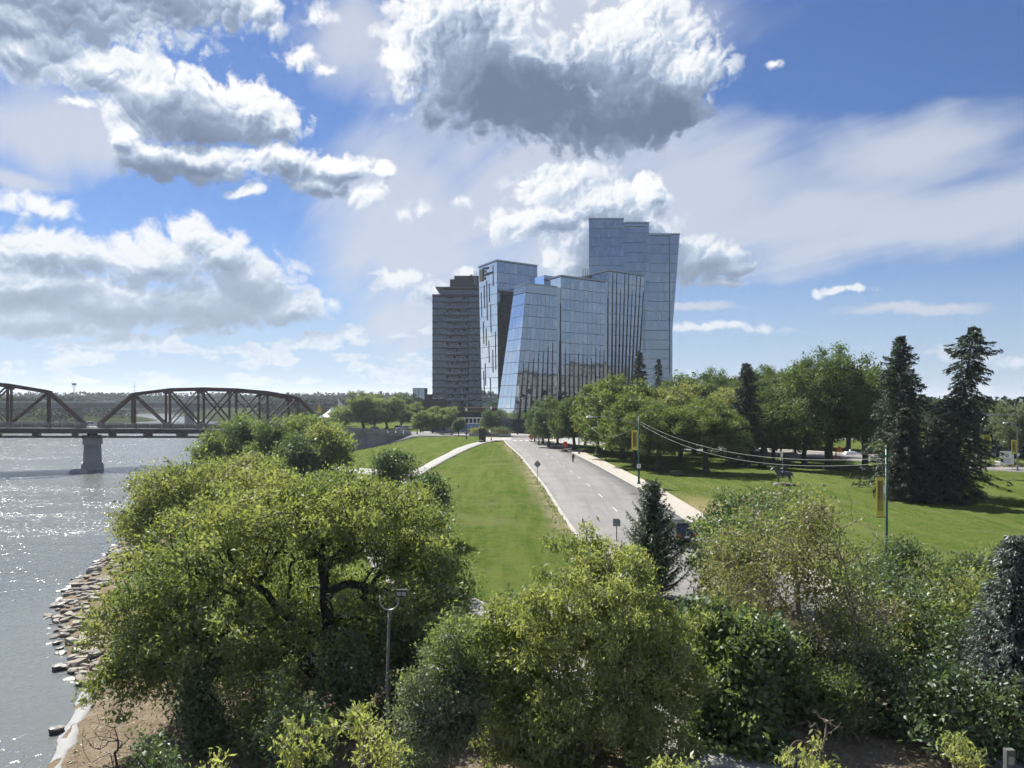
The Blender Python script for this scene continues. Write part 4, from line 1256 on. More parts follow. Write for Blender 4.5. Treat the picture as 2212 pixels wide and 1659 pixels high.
# ------------------------------------------------------------------ trees
def leaf_mat(name, a, b, trans=0.55, gloss=0.03):
    m = bpy.data.materials.new(name); m.use_nodes = True
    t = NT(m.node_tree)
    out = m.node_tree.nodes['Material Output']; m.node_tree.nodes.remove(m.node_tree.nodes['Principled BSDF'])
    n = t.node('ShaderNodeAttribute'); n.attribute_name = 'tint'
    c = t.mix(n.outputs['Fac'], a, b)
    d = t.node('ShaderNodeBsdfDiffuse'); t.put(d.inputs['Color'], c)
    tr = t.node('ShaderNodeBsdfTranslucent'); t.put(tr.inputs['Color'], t.vmath('MULTIPLY', c, (1.22, 1.22, 0.62)))
    g = t.node('ShaderNodeBsdfGlossy'); g.inputs['Roughness'].default_value = 0.5; g.inputs['Color'].default_value = (0.9, 0.95, 1, 1)
    m1 = t.node('ShaderNodeMixShader'); m1.inputs[0].default_value = trans
    m2 = t.node('ShaderNodeMixShader'); m2.inputs[0].default_value = gloss
    L = m.node_tree.links
    L.new(d.outputs[0], m1.inputs[1]); L.new(tr.outputs[0], m1.inputs[2])
    L.new(m1.outputs[0], m2.inputs[1]); L.new(g.outputs[0], m2.inputs[2]); L.new(m2.outputs[0], out.inputs[0])
    return m

LEAF = dict(
    lime=leaf_mat('lime_maple_leaf', (0.128, 0.168, 0.060), (0.280, 0.310, 0.128)),
    yellow=leaf_mat('yellow_green_leaf', (0.180, 0.220, 0.082), (0.355, 0.390, 0.178)),
    parklime=leaf_mat('park_maple_leaf', (0.070, 0.108, 0.032), (0.160, 0.205, 0.066)),
    mid=leaf_mat('mid_green_leaf', (0.095, 0.147, 0.060), (0.203, 0.265, 0.115)),
    dark=leaf_mat('dark_green_leaf', (0.062, 0.110, 0.046), (0.138, 0.198, 0.082), 0.35, 0.05),
    elm=leaf_mat('elm_leaf', (0.055, 0.098, 0.034), (0.125, 0.175, 0.062), 0.4),
    olive=leaf_mat('olive_seed_leaf', (0.154, 0.186, 0.074), (0.262, 0.282, 0.134)),
    brown=leaf_mat('brown_olive_leaf', (0.169, 0.169, 0.100), (0.294, 0.263, 0.169), 0.25),
    grey=leaf_mat('grey_green_leaf', (0.106, 0.140, 0.083), (0.200, 0.237, 0.144), 0.3),
    spruce=leaf_mat('spruce_needle', (0.026, 0.044, 0.030), (0.075, 0.105, 0.066), 0.12, 0.03),
    spruce_brown=leaf_mat('spruce_needle_brownish', (0.030, 0.042, 0.028), (0.080, 0.085, 0.055), 0.12, 0.03),
    blue=leaf_mat('blue_spruce_needle', (0.058, 0.084, 0.070), (0.130, 0.170, 0.142), 0.12, 0.06),
    juniper=leaf_mat('juniper_needle', (0.055, 0.092, 0.051), (0.138, 0.184, 0.103), 0.2, 0.06),
    far=leaf_mat('far_wood_leaf', (0.014, 0.028, 0.014), (0.034, 0.054, 0.024), 0.1, 0.0),
)
bark = material('bark', (0.060, 0.048, 0.038), 0.9, var=0.35, scale=4, bump=0.6, bscale=14)
bark_grey = material('grey_twig', (0.20, 0.17, 0.14), 0.9, var=0.3, scale=5)
bark_dark = material('dark_bark', (0.030, 0.025, 0.021), 0.9, var=0.35, scale=4, bump=0.5, bscale=14)

def tubes(segs_a, segs_b, ra, rb, sides=5):
    """many tapered cylinders as arrays"""
    a = np.asarray(segs_a); b = np.asarray(segs_b)
    d = b - a; L = np.linalg.norm(d, axis=1, keepdims=True); d = d / np.maximum(L, 1e-6)
    ref = np.where(np.abs(d[:, 2:3]) < 0.9, np.array([[0, 0, 1.0]]), np.array([[1.0, 0, 0]]))
    s = np.cross(d, ref); s /= np.linalg.norm(s, axis=1, keepdims=True)
    t = np.cross(d, s)
    ang = np.arange(sides) * 2 * np.pi / sides
    ring = s[:, None, :] * np.cos(ang)[None, :, None] + t[:, None, :] * np.sin(ang)[None, :, None]
    va = a[:, None, :] + ring * np.asarray(ra)[:, None, None]
    vb = b[:, None, :] + ring * np.asarray(rb)[:, None, None]
    V = np.concatenate([va, vb], 1).reshape(-1, 3)
    base = (np.arange(len(a)) * 2 * sides)[:, None]
    k = np.arange(sides); k2 = (k + 1) % sides
    q = np.stack([base + k, base + k2, base + sides + k2, base + sides + k], -1).reshape(-1, 4)
    return V, q

def unit(v):
    return v / np.maximum(np.linalg.norm(v, axis=-1, keepdims=True), 1e-9)

def leaves_mesh(name, c, size, r, droop=0.35, width=0.42, upbias=0.6, tint=None, mat=None, axis=None):
    """one folded rhombus per leaf"""
    n = len(c)
    ax = r.normal(size=(n, 3)) if axis is None else axis + r.normal(size=(n, 3)) * 0.45
    ax[:, 2] -= droop
    ax = unit(ax)
    nm = r.normal(size=(n, 3)); nm[:, 2] += upbias
    nm = unit(nm - ax * np.sum(nm * ax, 1, keepdims=True))
    sd = np.cross(ax, nm)
    L = (size * np.clip(np.exp(r.normal(-0.08, 0.38, n)), 0.4, 2.0))[:, None]
    w = L * width
    p0 = c - ax * L * 0.5
    p1 = c + sd * w * 0.5 + nm * w * 0.16
    p2 = c + ax * L * 0.5 - np.array([[0, 0, 1.0]]) * L * 0.10
    p3 = c - sd * w * 0.5 + nm * w * 0.16
    V = np.stack([p0, p1, p2, p3], 1).reshape(-1, 3)
    q = np.arange(n * 4).reshape(n, 4)
    me = np_mesh(name, V, q)
    a = me.attributes.new('tint', 'FLOAT', 'FACE')
    tv = r.uniform(0, 1, n) if tint is None else np.clip(0.15 + 0.7 * tint + r.normal(0, 0.13, n), 0, 1)
    a.data.foreach_set('value', tv.astype(np.float32))
    if mat: me.materials.append(mat)
    return me

def skeleton(r, base, lobes, ntips, trunk_h, lean=(0, 0), stems=1, shell=0.5, seglen=0.8):
    """trunk(s) plus branches grown to tips spread through the lobes (cx,cy,cz,rx,ry,rz)"""
    lobes = np.asarray(lobes, float)
    vol = lobes[:, 3] * lobes[:, 4] * lobes[:, 5]
    pick = r.choice(len(lobes), ntips, p=vol ** 0.75 / np.sum(vol ** 0.75))
    d = unit(r.normal(size=(ntips, 3)))
    rad = r.uniform(0, 1, ntips) ** shell
    out_ = r.uniform(0, 1, ntips) < 0.07
    rad = np.where(out_, r.uniform(1.05, 1.32, ntips), rad)
    tips = lobes[pick, :3] + d * lobes[pick, 3:] * rad[:, None]
    cap = 40000
    pos = np.zeros((cap, 3)); par = np.full(cap, -1); cnt = 0
    ctr = lobes[:, :3].mean(0)
    for s in range(stems):
        a = 2 * np.pi * (s + r.uniform(0, .5)) / max(1, stems)
        st = np.array(base, float) + (np.array([np.cos(a), np.sin(a), 0]) * 0.35 if stems > 1 else 0)
        lo = lobes[s % len(lobes)] if stems > 1 else None
        goal = (lo[:3] if stems > 1 else ctr).copy()
        top = st + (goal - st) * 0.9; 
        mid = st + np.array([lean[0] + (goal[0] - st[0]) * .25, lean[1] + (goal[1] - st[1]) * .25, trunk_h])
        n1 = max(2, int(np.linalg.norm(mid - st) / 0.6)); n2 = max(2, int(np.linalg.norm(top - mid) / 0.7))
        prev = -1
        for q in np.concatenate([np.linspace(st, mid, n1, endpoint=False), np.linspace(mid, top, n2)]):
            pos[cnt] = q + r.normal(0, 0.06, 3) * (prev >= 0); par[cnt] = prev; prev = cnt; cnt += 1
    order = np.argsort(np.linalg.norm((tips - ctr) / np.array([1, 1, 1.2]), axis=1))
    tipnode = np.zeros(ntips, int)
    minz = base[2] + trunk_h * 0.85
    ok = np.zeros(cap, bool)
    for oi in order:
        tp = tips[oi]
        dv = tp - pos[:cnt]
        dist = np.linalg.norm(dv, axis=1)
        cost = dist + np.maximum(0, pos[:cnt, 2] - tp[2] + 0.25 * dist) * 0.9 + (pos[:cnt, 2] < minz) * 6
        j = int(np.argmin(cost))
        L = dist[j]; n = max(1, int(math.ceil(L / seglen)))
        a = pos[j].copy(); prev = j
        bend = np.array([0, 0, 0.16 * L]) + r.normal(0, 0.07 * L, 3)
        for i in range(1, n + 1):
            f = i / n
            pos[cnt] = a + (tp - a) * f + bend * math.sin(math.pi * f) * (1 if n > 1 else 0)
            par[cnt] = prev; prev = cnt; cnt += 1
        tipnode[oi] = prev
    pos = pos[:cnt]; par = par[:cnt]
    w = np.zeros(cnt); w[tipnode] += 1
    for i in range(cnt - 1, -1, -1):
        if par[i] >= 0: w[par[i]] += w[i]
    return pos, par, w, tips, tipnode

def tree(name, label, base, lobes, r_seed, leaf, leaf_n=120, leaf_size=0.22, ntips=260, trunk_h=2.0, trunk_r=0.3, sigma=0.5, stems=1,
         barkm=None, droop=0.35, cat='tree', group=None, shell=0.5, width=0.42, twig=0.018, lean=(0, 0), leaf2=None, mixin=0.0, gap=0.0, flat=0.75, upbias=0.6, trans_tint=None, min_r=0.0, sides=5):
    """base in world; lobes relative to the base"""
    r = np.random.default_rng(r_seed)
    root = empty(name, base, label=label, cat=cat, group=group)
    pos, par, w, tips, tipnode = skeleton(r, (0, 0, 0), lobes, ntips, trunk_h, lean, stems, shell)
    rad = np.maximum(twig, trunk_r * (w / max(1, w.max())) ** 0.52)
    ch = np.where(par >= 0)[0]
    keep = ch[rad[ch] > min_r]
    ra, rb = rad[par[keep]].copy(), rad[keep]
    ra = np.minimum(ra, rb * 1.35)
    if stems == 1:
        flare = np.clip(1 + 0.7 * np.exp(-pos[par[keep], 2] / 0.5), 1, 2) * (rb > trunk_r * .6) + (rb <= trunk_r * .6)
        ra = ra * flare
    V, q = tubes(pos[par[keep]], pos[keep], ra, rb, sides)
    link_mesh('trunk', np_mesh('trunk', V, q, smooth=True), barkm or bark, root)
    if leaf_n > 0:
        # clumps round every tip and along the outermost twigs
        lean_w = (w <= 2.0)
        cl = np.concatenate([pos[tipnode], pos[(w <= 1.5) & (par >= 0)]])
        if gap > 0:
            f = np.sin(cl[:, 0] * 1.1 + r_seed) * np.sin(cl[:, 1] * 1.3 + 1) * np.sin(cl[:, 2] * 1.2 + 2)
            cl = cl[(f < 1 - 2 * gap) | (r.uniform(0, 1, len(cl)) < .3)]
        total = int(leaf_n * ntips)
        ci = r.integers(0, len(cl), total)
        ctint = r.uniform(0, 1, len(cl))
        c = cl[ci] + r.normal(size=(total, 3)) * np.array([sigma, sigma, sigma * flat])
        c[:, 2] = np.maximum(c[:, 2], 0.05)
        sets = [(np.ones(total, bool), leaf)]
        if leaf2 is not None and mixin > 0:
            sel = (np.sin(cl[:, 0] * .8 + r_seed * .7) + np.sin(cl[:, 1] * .7 + 1.1) + np.sin(cl[:, 2] * .9 + 2.2) + r.normal(0, .5, len(cl)))[ci] > (1 - 2 * mixin) * 1.6
            sets = [(~sel, leaf), (sel, leaf2)]
        for k, (sel, lf) in enumerate(sets):
            if sel.sum() == 0: continue
            me = leaves_mesh('crown', c[sel], leaf_size, r, droop, width, upbias, tint=ctint[ci][sel], mat=LEAF[lf])
            link_mesh('crown', me, None, root)
    return root

def conifer(name, label, base, H, R, r_seed, leaf, lean=(0, 0), nb=260, needles=70, nsize=0.3, low=0.05, power=0.9, droop=0.35, irregular=0.3, trunk_r=0.28, cat='tree', group=None, tops=1, top_bulge=0.0, needw=0.28, spread=None):
    r = np.random.default_rng(r_seed)
    root = empty(name, base, label=label, cat=cat, group=group)
    zs = np.linspace(0, H, 18)
    ax = np.column_stack([lean[0] * (zs / H) ** 1.5, lean[1] * (zs / H) ** 1.5, zs])
    V, q = tubes(ax[:-1], ax[1:], trunk_r * (1 - zs[:-1] / H) + .03, trunk_r * (1 - zs[1:] / H) + .03, 7)
    Vs = [V]; Qs = [q]
    f = low + (1 - low) * (np.arange(nb) + r.uniform(0, 1, nb)) / nb
    f = np.clip(f, low, 0.985)
    az = np.arange(nb) * 2.399 + r.normal(0, .35, nb)
    prof = (1 - f) ** power + top_bulge * np.exp(-((f - .86) / .1) ** 2)
    L = R * prof * r.uniform(1 - irregular, 1 + irregular * .6, nb) + 0.25
    z0 = f * H
    a0 = np.column_stack([np.interp(z0, zs, ax[:, 0]), np.interp(z0, zs, ax[:, 1]), z0])
    out = np.column_stack([np.cos(az), np.sin(az), np.zeros(nb)])
    rise = np.where(f > .8, .35, .05) * r.uniform(.4, 1.4, nb)
    segA = []; segB = []; rA = []; rB = []; cen = []; axes = []; sz = []
    K = 4
    def bpt(t):
        return a0 + out * (L * t)[:, None] + np.column_stack([np.zeros(nb), np.zeros(nb), L * (rise * t - droop * t ** 2 + 0.18 * t ** 4)])
    for i in range(K):
        segA.append(bpt(np.full(nb, i / K))); segB.append(bpt(np.full(nb, (i + 1) / K)))
        rA.append(.05 * (1 - i / K) * (.4 + L / R)); rB.append(.05 * (1 - (i + 1) / K) * (.4 + L / R) + .006)
    V, q = tubes(np.concatenate(segA), np.concatenate(segB), np.concatenate(rA), np.concatenate(rB), 4)
    q = q + sum(len(v) for v in Vs); Vs.append(V); Qs.append(q)
    link_mesh('trunk', np_mesh('trunk', np.concatenate(Vs), np.concatenate(Qs), smooth=True), bark_dark, root)
    # sprays of needles: along each branch, sideways twigs, thinner to the tip
    n = needles * nb
    bi = np.repeat(np.arange(nb), needles)
    wgt = r.uniform(0, 1, n) < np.clip(L[bi] / (R * .7), .25, 1)
    bi = bi[wgt]; n = len(bi)
    t_ = r.uniform(0.08, 1.0, n) ** 0.75
    P0 = a0[bi] + out[bi] * (L[bi] * t_)[:, None]
    P0[:, 2] += L[bi] * (rise[bi] * t_ - droop * t_ ** 2 + .18 * t_ ** 4)
    side = np.column_stack([-out[bi][:, 1], out[bi][:, 0], np.zeros(n)])
    wide = (spread if spread is not None else .26) * L[bi] * (1.05 - t_) + .12
    u = r.uniform(-1, 1, n)
    P0 += side * (u * wide)[:, None]
    P0[:, 2] += -np.abs(u) * wide * .35 - r.exponential(.12, n) + .05
    axis = out[bi] * .8 + side * (u * .8)[:, None] + np.array([0, 0, -.15])
    me = leaves_mesh('crown', P0, nsize, r, droop=.15, width=needw, upbias=1.0, mat=LEAF[leaf], axis=axis, tint=r.uniform(0, 1, nb)[bi])
    link_mesh('crown', me, None, root)
    return root

def gz(x, y): return float(zt(x, y))
def spot(px, D, dz=0.0):
    x = PX(px, D)
    return (x, D, gz(x, D) + dz)
def lob(px0, px1, py0, py1, D, base, depth=None, dd=0.0):
    """ellipsoid lobe covering a photo rectangle at distance D(+dd), relative to base"""
    d = D + dd
    a = P(px0, py0, d); b = P(px1, py1, d)
    rx = abs(b.x - a.x) / 2; rz = abs(a.z - b.z) / 2
    return ((a.x + b.x) / 2 - base[0], d - base[1], (a.z + b.z) / 2 - base[2], rx, depth or rx, rz)
# ------------------------------------------------------------------ trees of the near bank
b = spot(702, 43)
D = 43
tree('river_maple', 'huge spreading lime green maple over the boulder shore, with dark forked trunk', b, [
    lob(470, 900, 1015, 1180, D, b, 5.5), lob(330, 640, 1080, 1290, D, b, 5.5, -1), lob(225, 450, 1190, 1460, D, b, 4.0, -1.5), lob(620, 960, 1040, 1230, D, b, 5, 1),
    lob(780, 1010, 1150, 1330, D, b, 4, 1), lob(330, 600, 1260, 1490, D, b, 4, -3), lob(520, 760, 1180, 1360, D, b, 4, 4), lob(900, 1015, 1230, 1360, D, b, 3, -1), lob(215, 420, 1280, 1500, D, b, 3.5, -3), lob(420, 680, 1290, 1490, D, b, 3, -4), lob(600, 920, 1240, 1440, D, b, 3.5, 4.5), lob(740, 960, 1250, 1420, D, b, 3, -3)],
    11, 'lime', leaf_n=140, leaf_size=0.20, ntips=1150, trunk_h=3.2, trunk_r=0.46, sigma=0.36, stems=3, barkm=bark_dark, shell=0.40, gap=.12, leaf2='mid', mixin=0.22)
b = spot(420, 62); D = 62
tree('shore_maple', 'olive maple leaning over the river, left behind the huge lime maple', b, [
    lob(300, 470, 1005, 1110, D, b, 5), lob(400, 600, 1005, 1090, D, b, 5, 2), lob(255, 400, 1070, 1180, D, b, 4, -1)],
    12, 'olive', leaf_n=120, leaf_size=0.27, ntips=230, trunk_h=3, trunk_r=0.3, sigma=0.55, stems=2, leaf2='mid', mixin=0.25)
# clump beyond, by the bridge end
clump = [
    (462, 128, (425, 505, 935, 1010), 'mid', 'bluish green tree at the river edge of the clump before the truss bridge'),
    (520, 134, (470, 580, 900, 990), 'dark', 'dark green tree whose top touches the bridge rail'),
    (590, 124, (540, 650, 908, 1010), 'elm', 'green tree in the middle of the clump before the truss bridge'),
    (640, 116, (590, 690, 940, 1035), 'dark', 'darkest round tree in the clump before the truss bridge'),
    (700, 122, (650, 752, 915, 1030), 'olive', 'olive tree at the lawn side of the clump before the truss bridge'),
    (560, 108, (470, 620, 985, 1050), 'olive', 'low olive tree in front of the clump before the truss bridge'),
    (665, 140, (600, 735, 900, 970), 'mid', 'tall pale tree at the back of the clump before the truss bridge'),
]
for i, (px, D, (x0, x1, y0, y1), lf, lab) in enumerate(clump):
    b = spot(px, D)
    hh_ = (y1 - y0)
    tree('bank_tree', lab, b, [lob(x0, x1, y0 + hh_ * .35, y1, D, b, 4.5), lob(x0 + (x1 - x0) * .15, x1 - (x1 - x0) * .25, y0, y0 + hh_ * .6, D, b, 3.5), lob(x0 + (x1 - x0) * .45, x1, y0 + hh_ * .15, y0 + hh_ * .75, D, b, 3.5, 1)],
         30 + i, lf, leaf_n=105, leaf_size=0.40, ntips=150, trunk_h=2.5, trunk_r=0.25, sigma=0.65, group='trees on the bank before the truss bridge', leaf2='mid', mixin=.2, min_r=.03)
# lawn shrubs
b = spot(852, 84); D = 84
tree('lawn_shrub', 'dark round small tree on the lawn beside the footpath', b, [lob(808, 905, 980, 1050, D, b, 2.4), lob(820, 880, 976, 1010, D, b, 1.6)], 41, 'dark', leaf_n=110, leaf_size=.26, ntips=90, trunk_h=1.2, trunk_r=.12, sigma=.4, min_r=.02)
b = spot(932, 68); D = 68
tree('lawn_shrub', 'dark round small tree right of the huge lime maple, against the lawn', b, [lob(885, 968, 1030, 1120, D, b, 2.0)], 42, 'dark', leaf_n=110, leaf_size=.24, ntips=90, trunk_h=1.2, trunk_r=.12, sigma=.38, min_r=.02)
b = spot(905, 52); D = 52
tree('lawn_shrub', 'lime shrub tree tucked between the huge maple and the footpath', b, [lob(830, 990, 1100, 1290, D, b, 3.0), lob(840, 930, 1050, 1150, D, b, 2.5)], 43, 'lime', leaf_n=120, leaf_size=.23, ntips=150, trunk_h=1.5, trunk_r=.16, sigma=.42, min_r=.02, leaf2='dark', mixin=.3)

# centre
b = spot(1270, 31); D = 31
tree('front_maple', 'bright lime maple filling the bottom centre', b, [
    lob(1160, 1430, 1165, 1360, D, b, 2.2, 1), lob(1080, 1330, 1260, 1480, D, b, 2.6), lob(1230, 1500, 1270, 1480, D, b, 2.4, .5), lob(1050, 1300, 1420, 1680, D, b, 2.8, -1), lob(1240, 1520, 1430, 1690, D, b, 2.6, -.5), lob(1000, 1130, 1280, 1440, D, b, 1.6, .5), lob(1225, 1310, 1140, 1240, D, b, .9, 1), lob(1120, 1420, 1230, 1420, D, b, 1.8, -1.6), lob(1150, 1450, 1380, 1600, D, b, 1.6, -2.4), lob(1020, 1180, 1440, 1640, D, b, 1.5, -1.2), lob(1360, 1530, 1330, 1560, D, b, 1.6, -1)],
    14, 'yellow', leaf_n=125, leaf_size=0.165, ntips=830, trunk_h=1.2, trunk_r=0.2, sigma=0.24, stems=4, barkm=bark_grey, droop=.7, width=.36, leaf2='lime', mixin=.35, gap=.05)
b = spot(1540, 33); D = 33
tree('broadleaf_maple', 'dark green broad leaved maple right of the bright lime maple', b, [
    lob(1440, 1640, 1290, 1460, D, b, 2.0, 1), lob(1500, 1690, 1400, 1570, D, b, 1.9), lob(1480, 1680, 1520, 1680, D, b, 1.9, -1), lob(1600, 1700, 1340, 1430, D, b, 1.0)],
    15, 'mid', leaf_n=120, leaf_size=0.22, ntips=240, trunk_h=1.5, trunk_r=.16, sigma=.30, stems=2, width=.62, droop=.5, leaf2='dark', mixin=.5)
b = spot(955, 29); D = 29
tree('willow_shrub', 'grey green shrub beside the floodlight pole', b, [lob(870, 1040, 1400, 1620, D, b, 1.7), lob(930, 1080, 1340, 1500, D, b, 1.5, 1), lob(860, 980, 1500, 1680, D, b, 1.5, -.5)],
     16, 'grey', leaf_n=150, leaf_size=.125, ntips=260, trunk_h=.6, trunk_r=.10, sigma=.24, stems=4, barkm=bark_grey, leaf2='mid', mixin=.3)
# juniper-like conifer in front of the parked car
b = spot(1408, 51)
conifer('juniper_tree', 'dark feathery conifer in front of the black car', b, 7.7, 2.1, 17, 'juniper', nb=300, needles=95, nsize=.20, low=.04, power=.72, droop=-.45, irregular=.6, trunk_r=.14, needw=.26, spread=.2)
b = spot(1600, 49); D = 49
tree('glossy_tree', 'glossy dark green tree behind the half dead tree', b, [lob(1500, 1640, 1080, 1260, D, b, 2.6), lob(1560, 1730, 1075, 1200, D, b, 2.6, 1), lob(1500, 1600, 1200, 1320, D, b, 2.2)],
     18, 'mid', leaf_n=120, leaf_size=.22, ntips=210, trunk_h=2, trunk_r=.16, sigma=.38, gap=.12, leaf2='dark', mixin=.5, trans_tint=None)
b = spot(1740, 37); D = 37
tree('half_dead_tree', 'sparse half dead brown maple with bare branches', b, [
    lob(1590, 1830, 1080, 1290, D, b, 2.6), lob(1500, 1720, 1230, 1430, D, b, 2.6), lob(1680, 1930, 1220, 1450, D, b, 2.6), lob(1580, 1880, 1380, 1560, D, b, 2.6, -.5), lob(1700, 1800, 1060, 1160, D, b, 1.5)],
    19, 'brown', leaf_n=70, leaf_size=.16, ntips=600, trunk_h=1.6, trunk_r=.17, sigma=.36, stems=4, barkm=bark_grey, twig=.016, leaf2='olive', mixin=.4, gap=.15, sides=5)
b = spot(1640, 41); D = 41
tree('half_dead_tree', 'grey brown maple thinning at the top, left of the sparse half dead one', b, [
    lob(1530, 1700, 1110, 1300, D, b, 2.2), lob(1600, 1740, 1085, 1230, D, b, 2.0, 1), lob(1500, 1680, 1270, 1420, D, b, 2.2)],
    27, 'brown', leaf_n=75, leaf_size=.17, ntips=330, trunk_h=1.6, trunk_r=.13, sigma=.36, stems=3, barkm=bark_grey, twig=.014, leaf2='mid', mixin=.3, gap=.12)
b = spot(1880, 36); D = 36
tree('bare_branches', 'bare grey branches reaching over the lawn beside the lamp post', b, [lob(1700, 1900, 1040, 1250, D, b, 1.6), lob(1760, 1990, 1120, 1330, D, b, 1.6)], 20, 'brown', leaf_n=3, leaf_size=.14, ntips=110, trunk_h=2.0, trunk_r=.055, sigma=.3, stems=4, barkm=bark_grey, twig=.009)
b = spot(1985, 41); D = 41
tree('mixed_maple', 'olive and green maple below the right hand lawn', b, [lob(1860, 2040, 1230, 1400, D, b, 2.6), lob(1960, 2120, 1200, 1380, D, b, 2.4, 1), lob(1850, 2080, 1360, 1560, D, b, 2.8, -1), lob(1990, 2150, 1370, 1530, D, b, 2.2)],
     21, 'olive', leaf_n=90, leaf_size=.20, ntips=330, trunk_h=1.6, trunk_r=.17, sigma=.38, stems=3, leaf2='dark', mixin=.5, gap=.08)
b = spot(1930, 46); D = 46
tree('lawn_edge_shrub', 'dark shrub at the foot of the nearest lamp post', b, [lob(1850, 1960, 1195, 1300, D, b, 2), lob(1900, 2010, 1170, 1270, D, b, 1.6, 1)], 22, 'mid', leaf_n=110, leaf_size=.2, ntips=110, trunk_h=.8, trunk_r=.1, sigma=.36, leaf2='dark', mixin=.5)
b = spot(2110, 47); D = 47
tree('lawn_edge_shrub', 'leafy shrub along the lower edge of the right hand lawn', b, [lob(2040, 2180, 1200, 1300, D, b, 2), lob(2130, 2230, 1185, 1290, D, b, 1.6, 1)], 23, 'mid', leaf_n=100, leaf_size=.2, ntips=110, trunk_h=.8, trunk_r=.1, sigma=.38, leaf2='dark', mixin=.6)
b = spot(2192, 32)
conifer('blue_spruce', 'blue spruce at the right edge', b, 8.4, 2.8, 24, 'blue', nb=300, needles=150, nsize=.17, low=.02, power=.8, droop=.22, irregular=.25, trunk_r=.16, needw=.3, spread=.3)
b = spot(2060, 31); D = 31
tree('dark_thicket', 'dark thicket under the blue spruce', b, [lob(1950, 2150, 1440, 1600, D, b, 1.8), lob(2060, 2230, 1480, 1660, D, b, 1.8, -.5)], 25, 'dark', leaf_n=75, leaf_size=.18, ntips=200, trunk_h=.5, trunk_r=.08, sigma=.34, stems=3)
b = spot(1800, 33); D = 33
tree('under_shrub', 'shrub at the foot of the half dead tree', b, [lob(1690, 1880, 1440, 1590, D, b, 1.5), lob(1640, 1740, 1370, 1470, D, b, 1.3, 1)], 26, 'mid', leaf_n=90, leaf_size=.16, ntips=150, trunk_h=.4, trunk_r=.06, sigma=.32, stems=3, leaf2='brown', mixin=.4)
# shaded undergrowth below the huge maple
for i, (px, D, x0, x1, y0, y1, lf, lab) in enumerate([
    (560, 36, 480, 640, 1390, 1560, 'lime', 'bright shrub in the shade under the huge lime maple'),
    (760, 37, 690, 850, 1380, 1560, 'dark', 'dark shrub left of the floodlight pole'),
    (880, 39, 830, 960, 1300, 1480, 'dark', 'dark shrub right behind the floodlight pole'),
    (640, 33, 570, 720, 1500, 1640, 'dark', 'low dark shrub on the soil below the huge maple'),
    (430, 37, 380, 480, 1440, 1530, 'dark', 'low dark shrub at the river end of the soil bank'),
    (1000, 36, 940, 1060, 1330, 1460, 'mid', 'shrub beside the footpath behind the grey green shrub'),
    (330, 27.5, 285, 370, 1580, 1680, 'dark', 'dark stump sprouts at the bottom left of the soil bank')]):
    b = spot(px, D)
    hu = max(1.2, P(px, y0 - (y1 - y0) * .15, D).z - b[2]); wu = (x1 - x0) / F * D / 2
    tree('undergrowth', lab, b, [(0, 0, hu * .38, wu, wu, hu * .40), (-wu * .25, .2, hu * .62, wu * .7, wu * .7, hu * .38), (wu * .4, -.3, hu * .4, wu * .7, wu * .7, hu * .36)], 60 + i, lf, leaf_n=75, leaf_size=.17, ntips=120, trunk_h=.4, trunk_r=.06, sigma=.32, stems=3, group='undergrowth on the near bank')
for i, (px, D, x0, x1, y0, y1, lf, lf2, lab) in enumerate([
    (1620, 42, 1540, 1700, 1300, 1450, 'olive', 'brown', 'olive brush between the dark maple and the half dead tree'),
    (1880, 44, 1810, 1960, 1290, 1460, 'dark', 'olive', 'dark green brush behind the half dead tree'),
    (2050, 38, 1990, 2130, 1330, 1560, 'dark', 'mid', 'dark green brush left of the blue spruce'),
    (1900, 34, 1830, 1990, 1430, 1590, 'brown', 'dark', 'brownish brush below the olive and green maple'),
    (1120, 34, 1060, 1190, 1330, 1480, 'lime', 'mid', 'lime brush left of the bright lime maple')]):
    b = spot(px, D)
    tree('bank_brush', lab, b, [lob(x0, x1, y0, y1, D, b, 2.0), lob(x0 + 20, x1 - 10, y1 - 60, y1 + 60, D, b, 2.0), lob(x0 + 10, x1 - 40, y0 - 25, y0 + 80, D, b, 1.4)], 160 + i, lf, leaf_n=75, leaf_size=.18, ntips=190, trunk_h=.5, trunk_r=.08, sigma=.30, stems=3, leaf2=lf2, mixin=.45, gap=.08, group='undergrowth on the near bank')
# sprays of young maple right below the bridge
for i, (px, D, x0, x1, y0, y1, n, lab) in enumerate([
    (660, 13, 590, 715, 1560, 1690, 18, 'young yellow maple spray at the bottom, left of the middle one'),
    (790, 14, 730, 830, 1515, 1590, 13, 'tallest young yellow maple spray at the bottom left'),
    (845, 13, 770, 900, 1585, 1690, 18, 'young yellow maple spray at the bottom, right of the tallest one'),
    (440, 12.5, 400, 500, 1645, 1700, 9, 'lowest young yellow maple spray at the bottom left'),
    (1440, 13, 1380, 1530, 1640, 1700, 14, 'young yellow maple spray at the bottom right, below the broad leaved maple'),
    (1745, 13, 1700, 1800, 1605, 1690, 14, 'tallest young yellow maple spray at the bottom right'),
    (2080, 15, 2010, 2120, 1585, 1670, 14, 'young yellow maple spray beside the grey marker post')]):
    b = spot(px, D)
    tree('maple_spray', lab, b, [lob(x0, x1, y0, y1, D, b, .45)], 80 + i, 'yellow', leaf_n=62, leaf_size=.10, ntips=n, trunk_h=2.5, trunk_r=.035, sigma=.085, stems=2, barkm=bark_grey, droop=1.0, width=.34, twig=.006, group='young maple sprays below the bridge', flat=1.1)
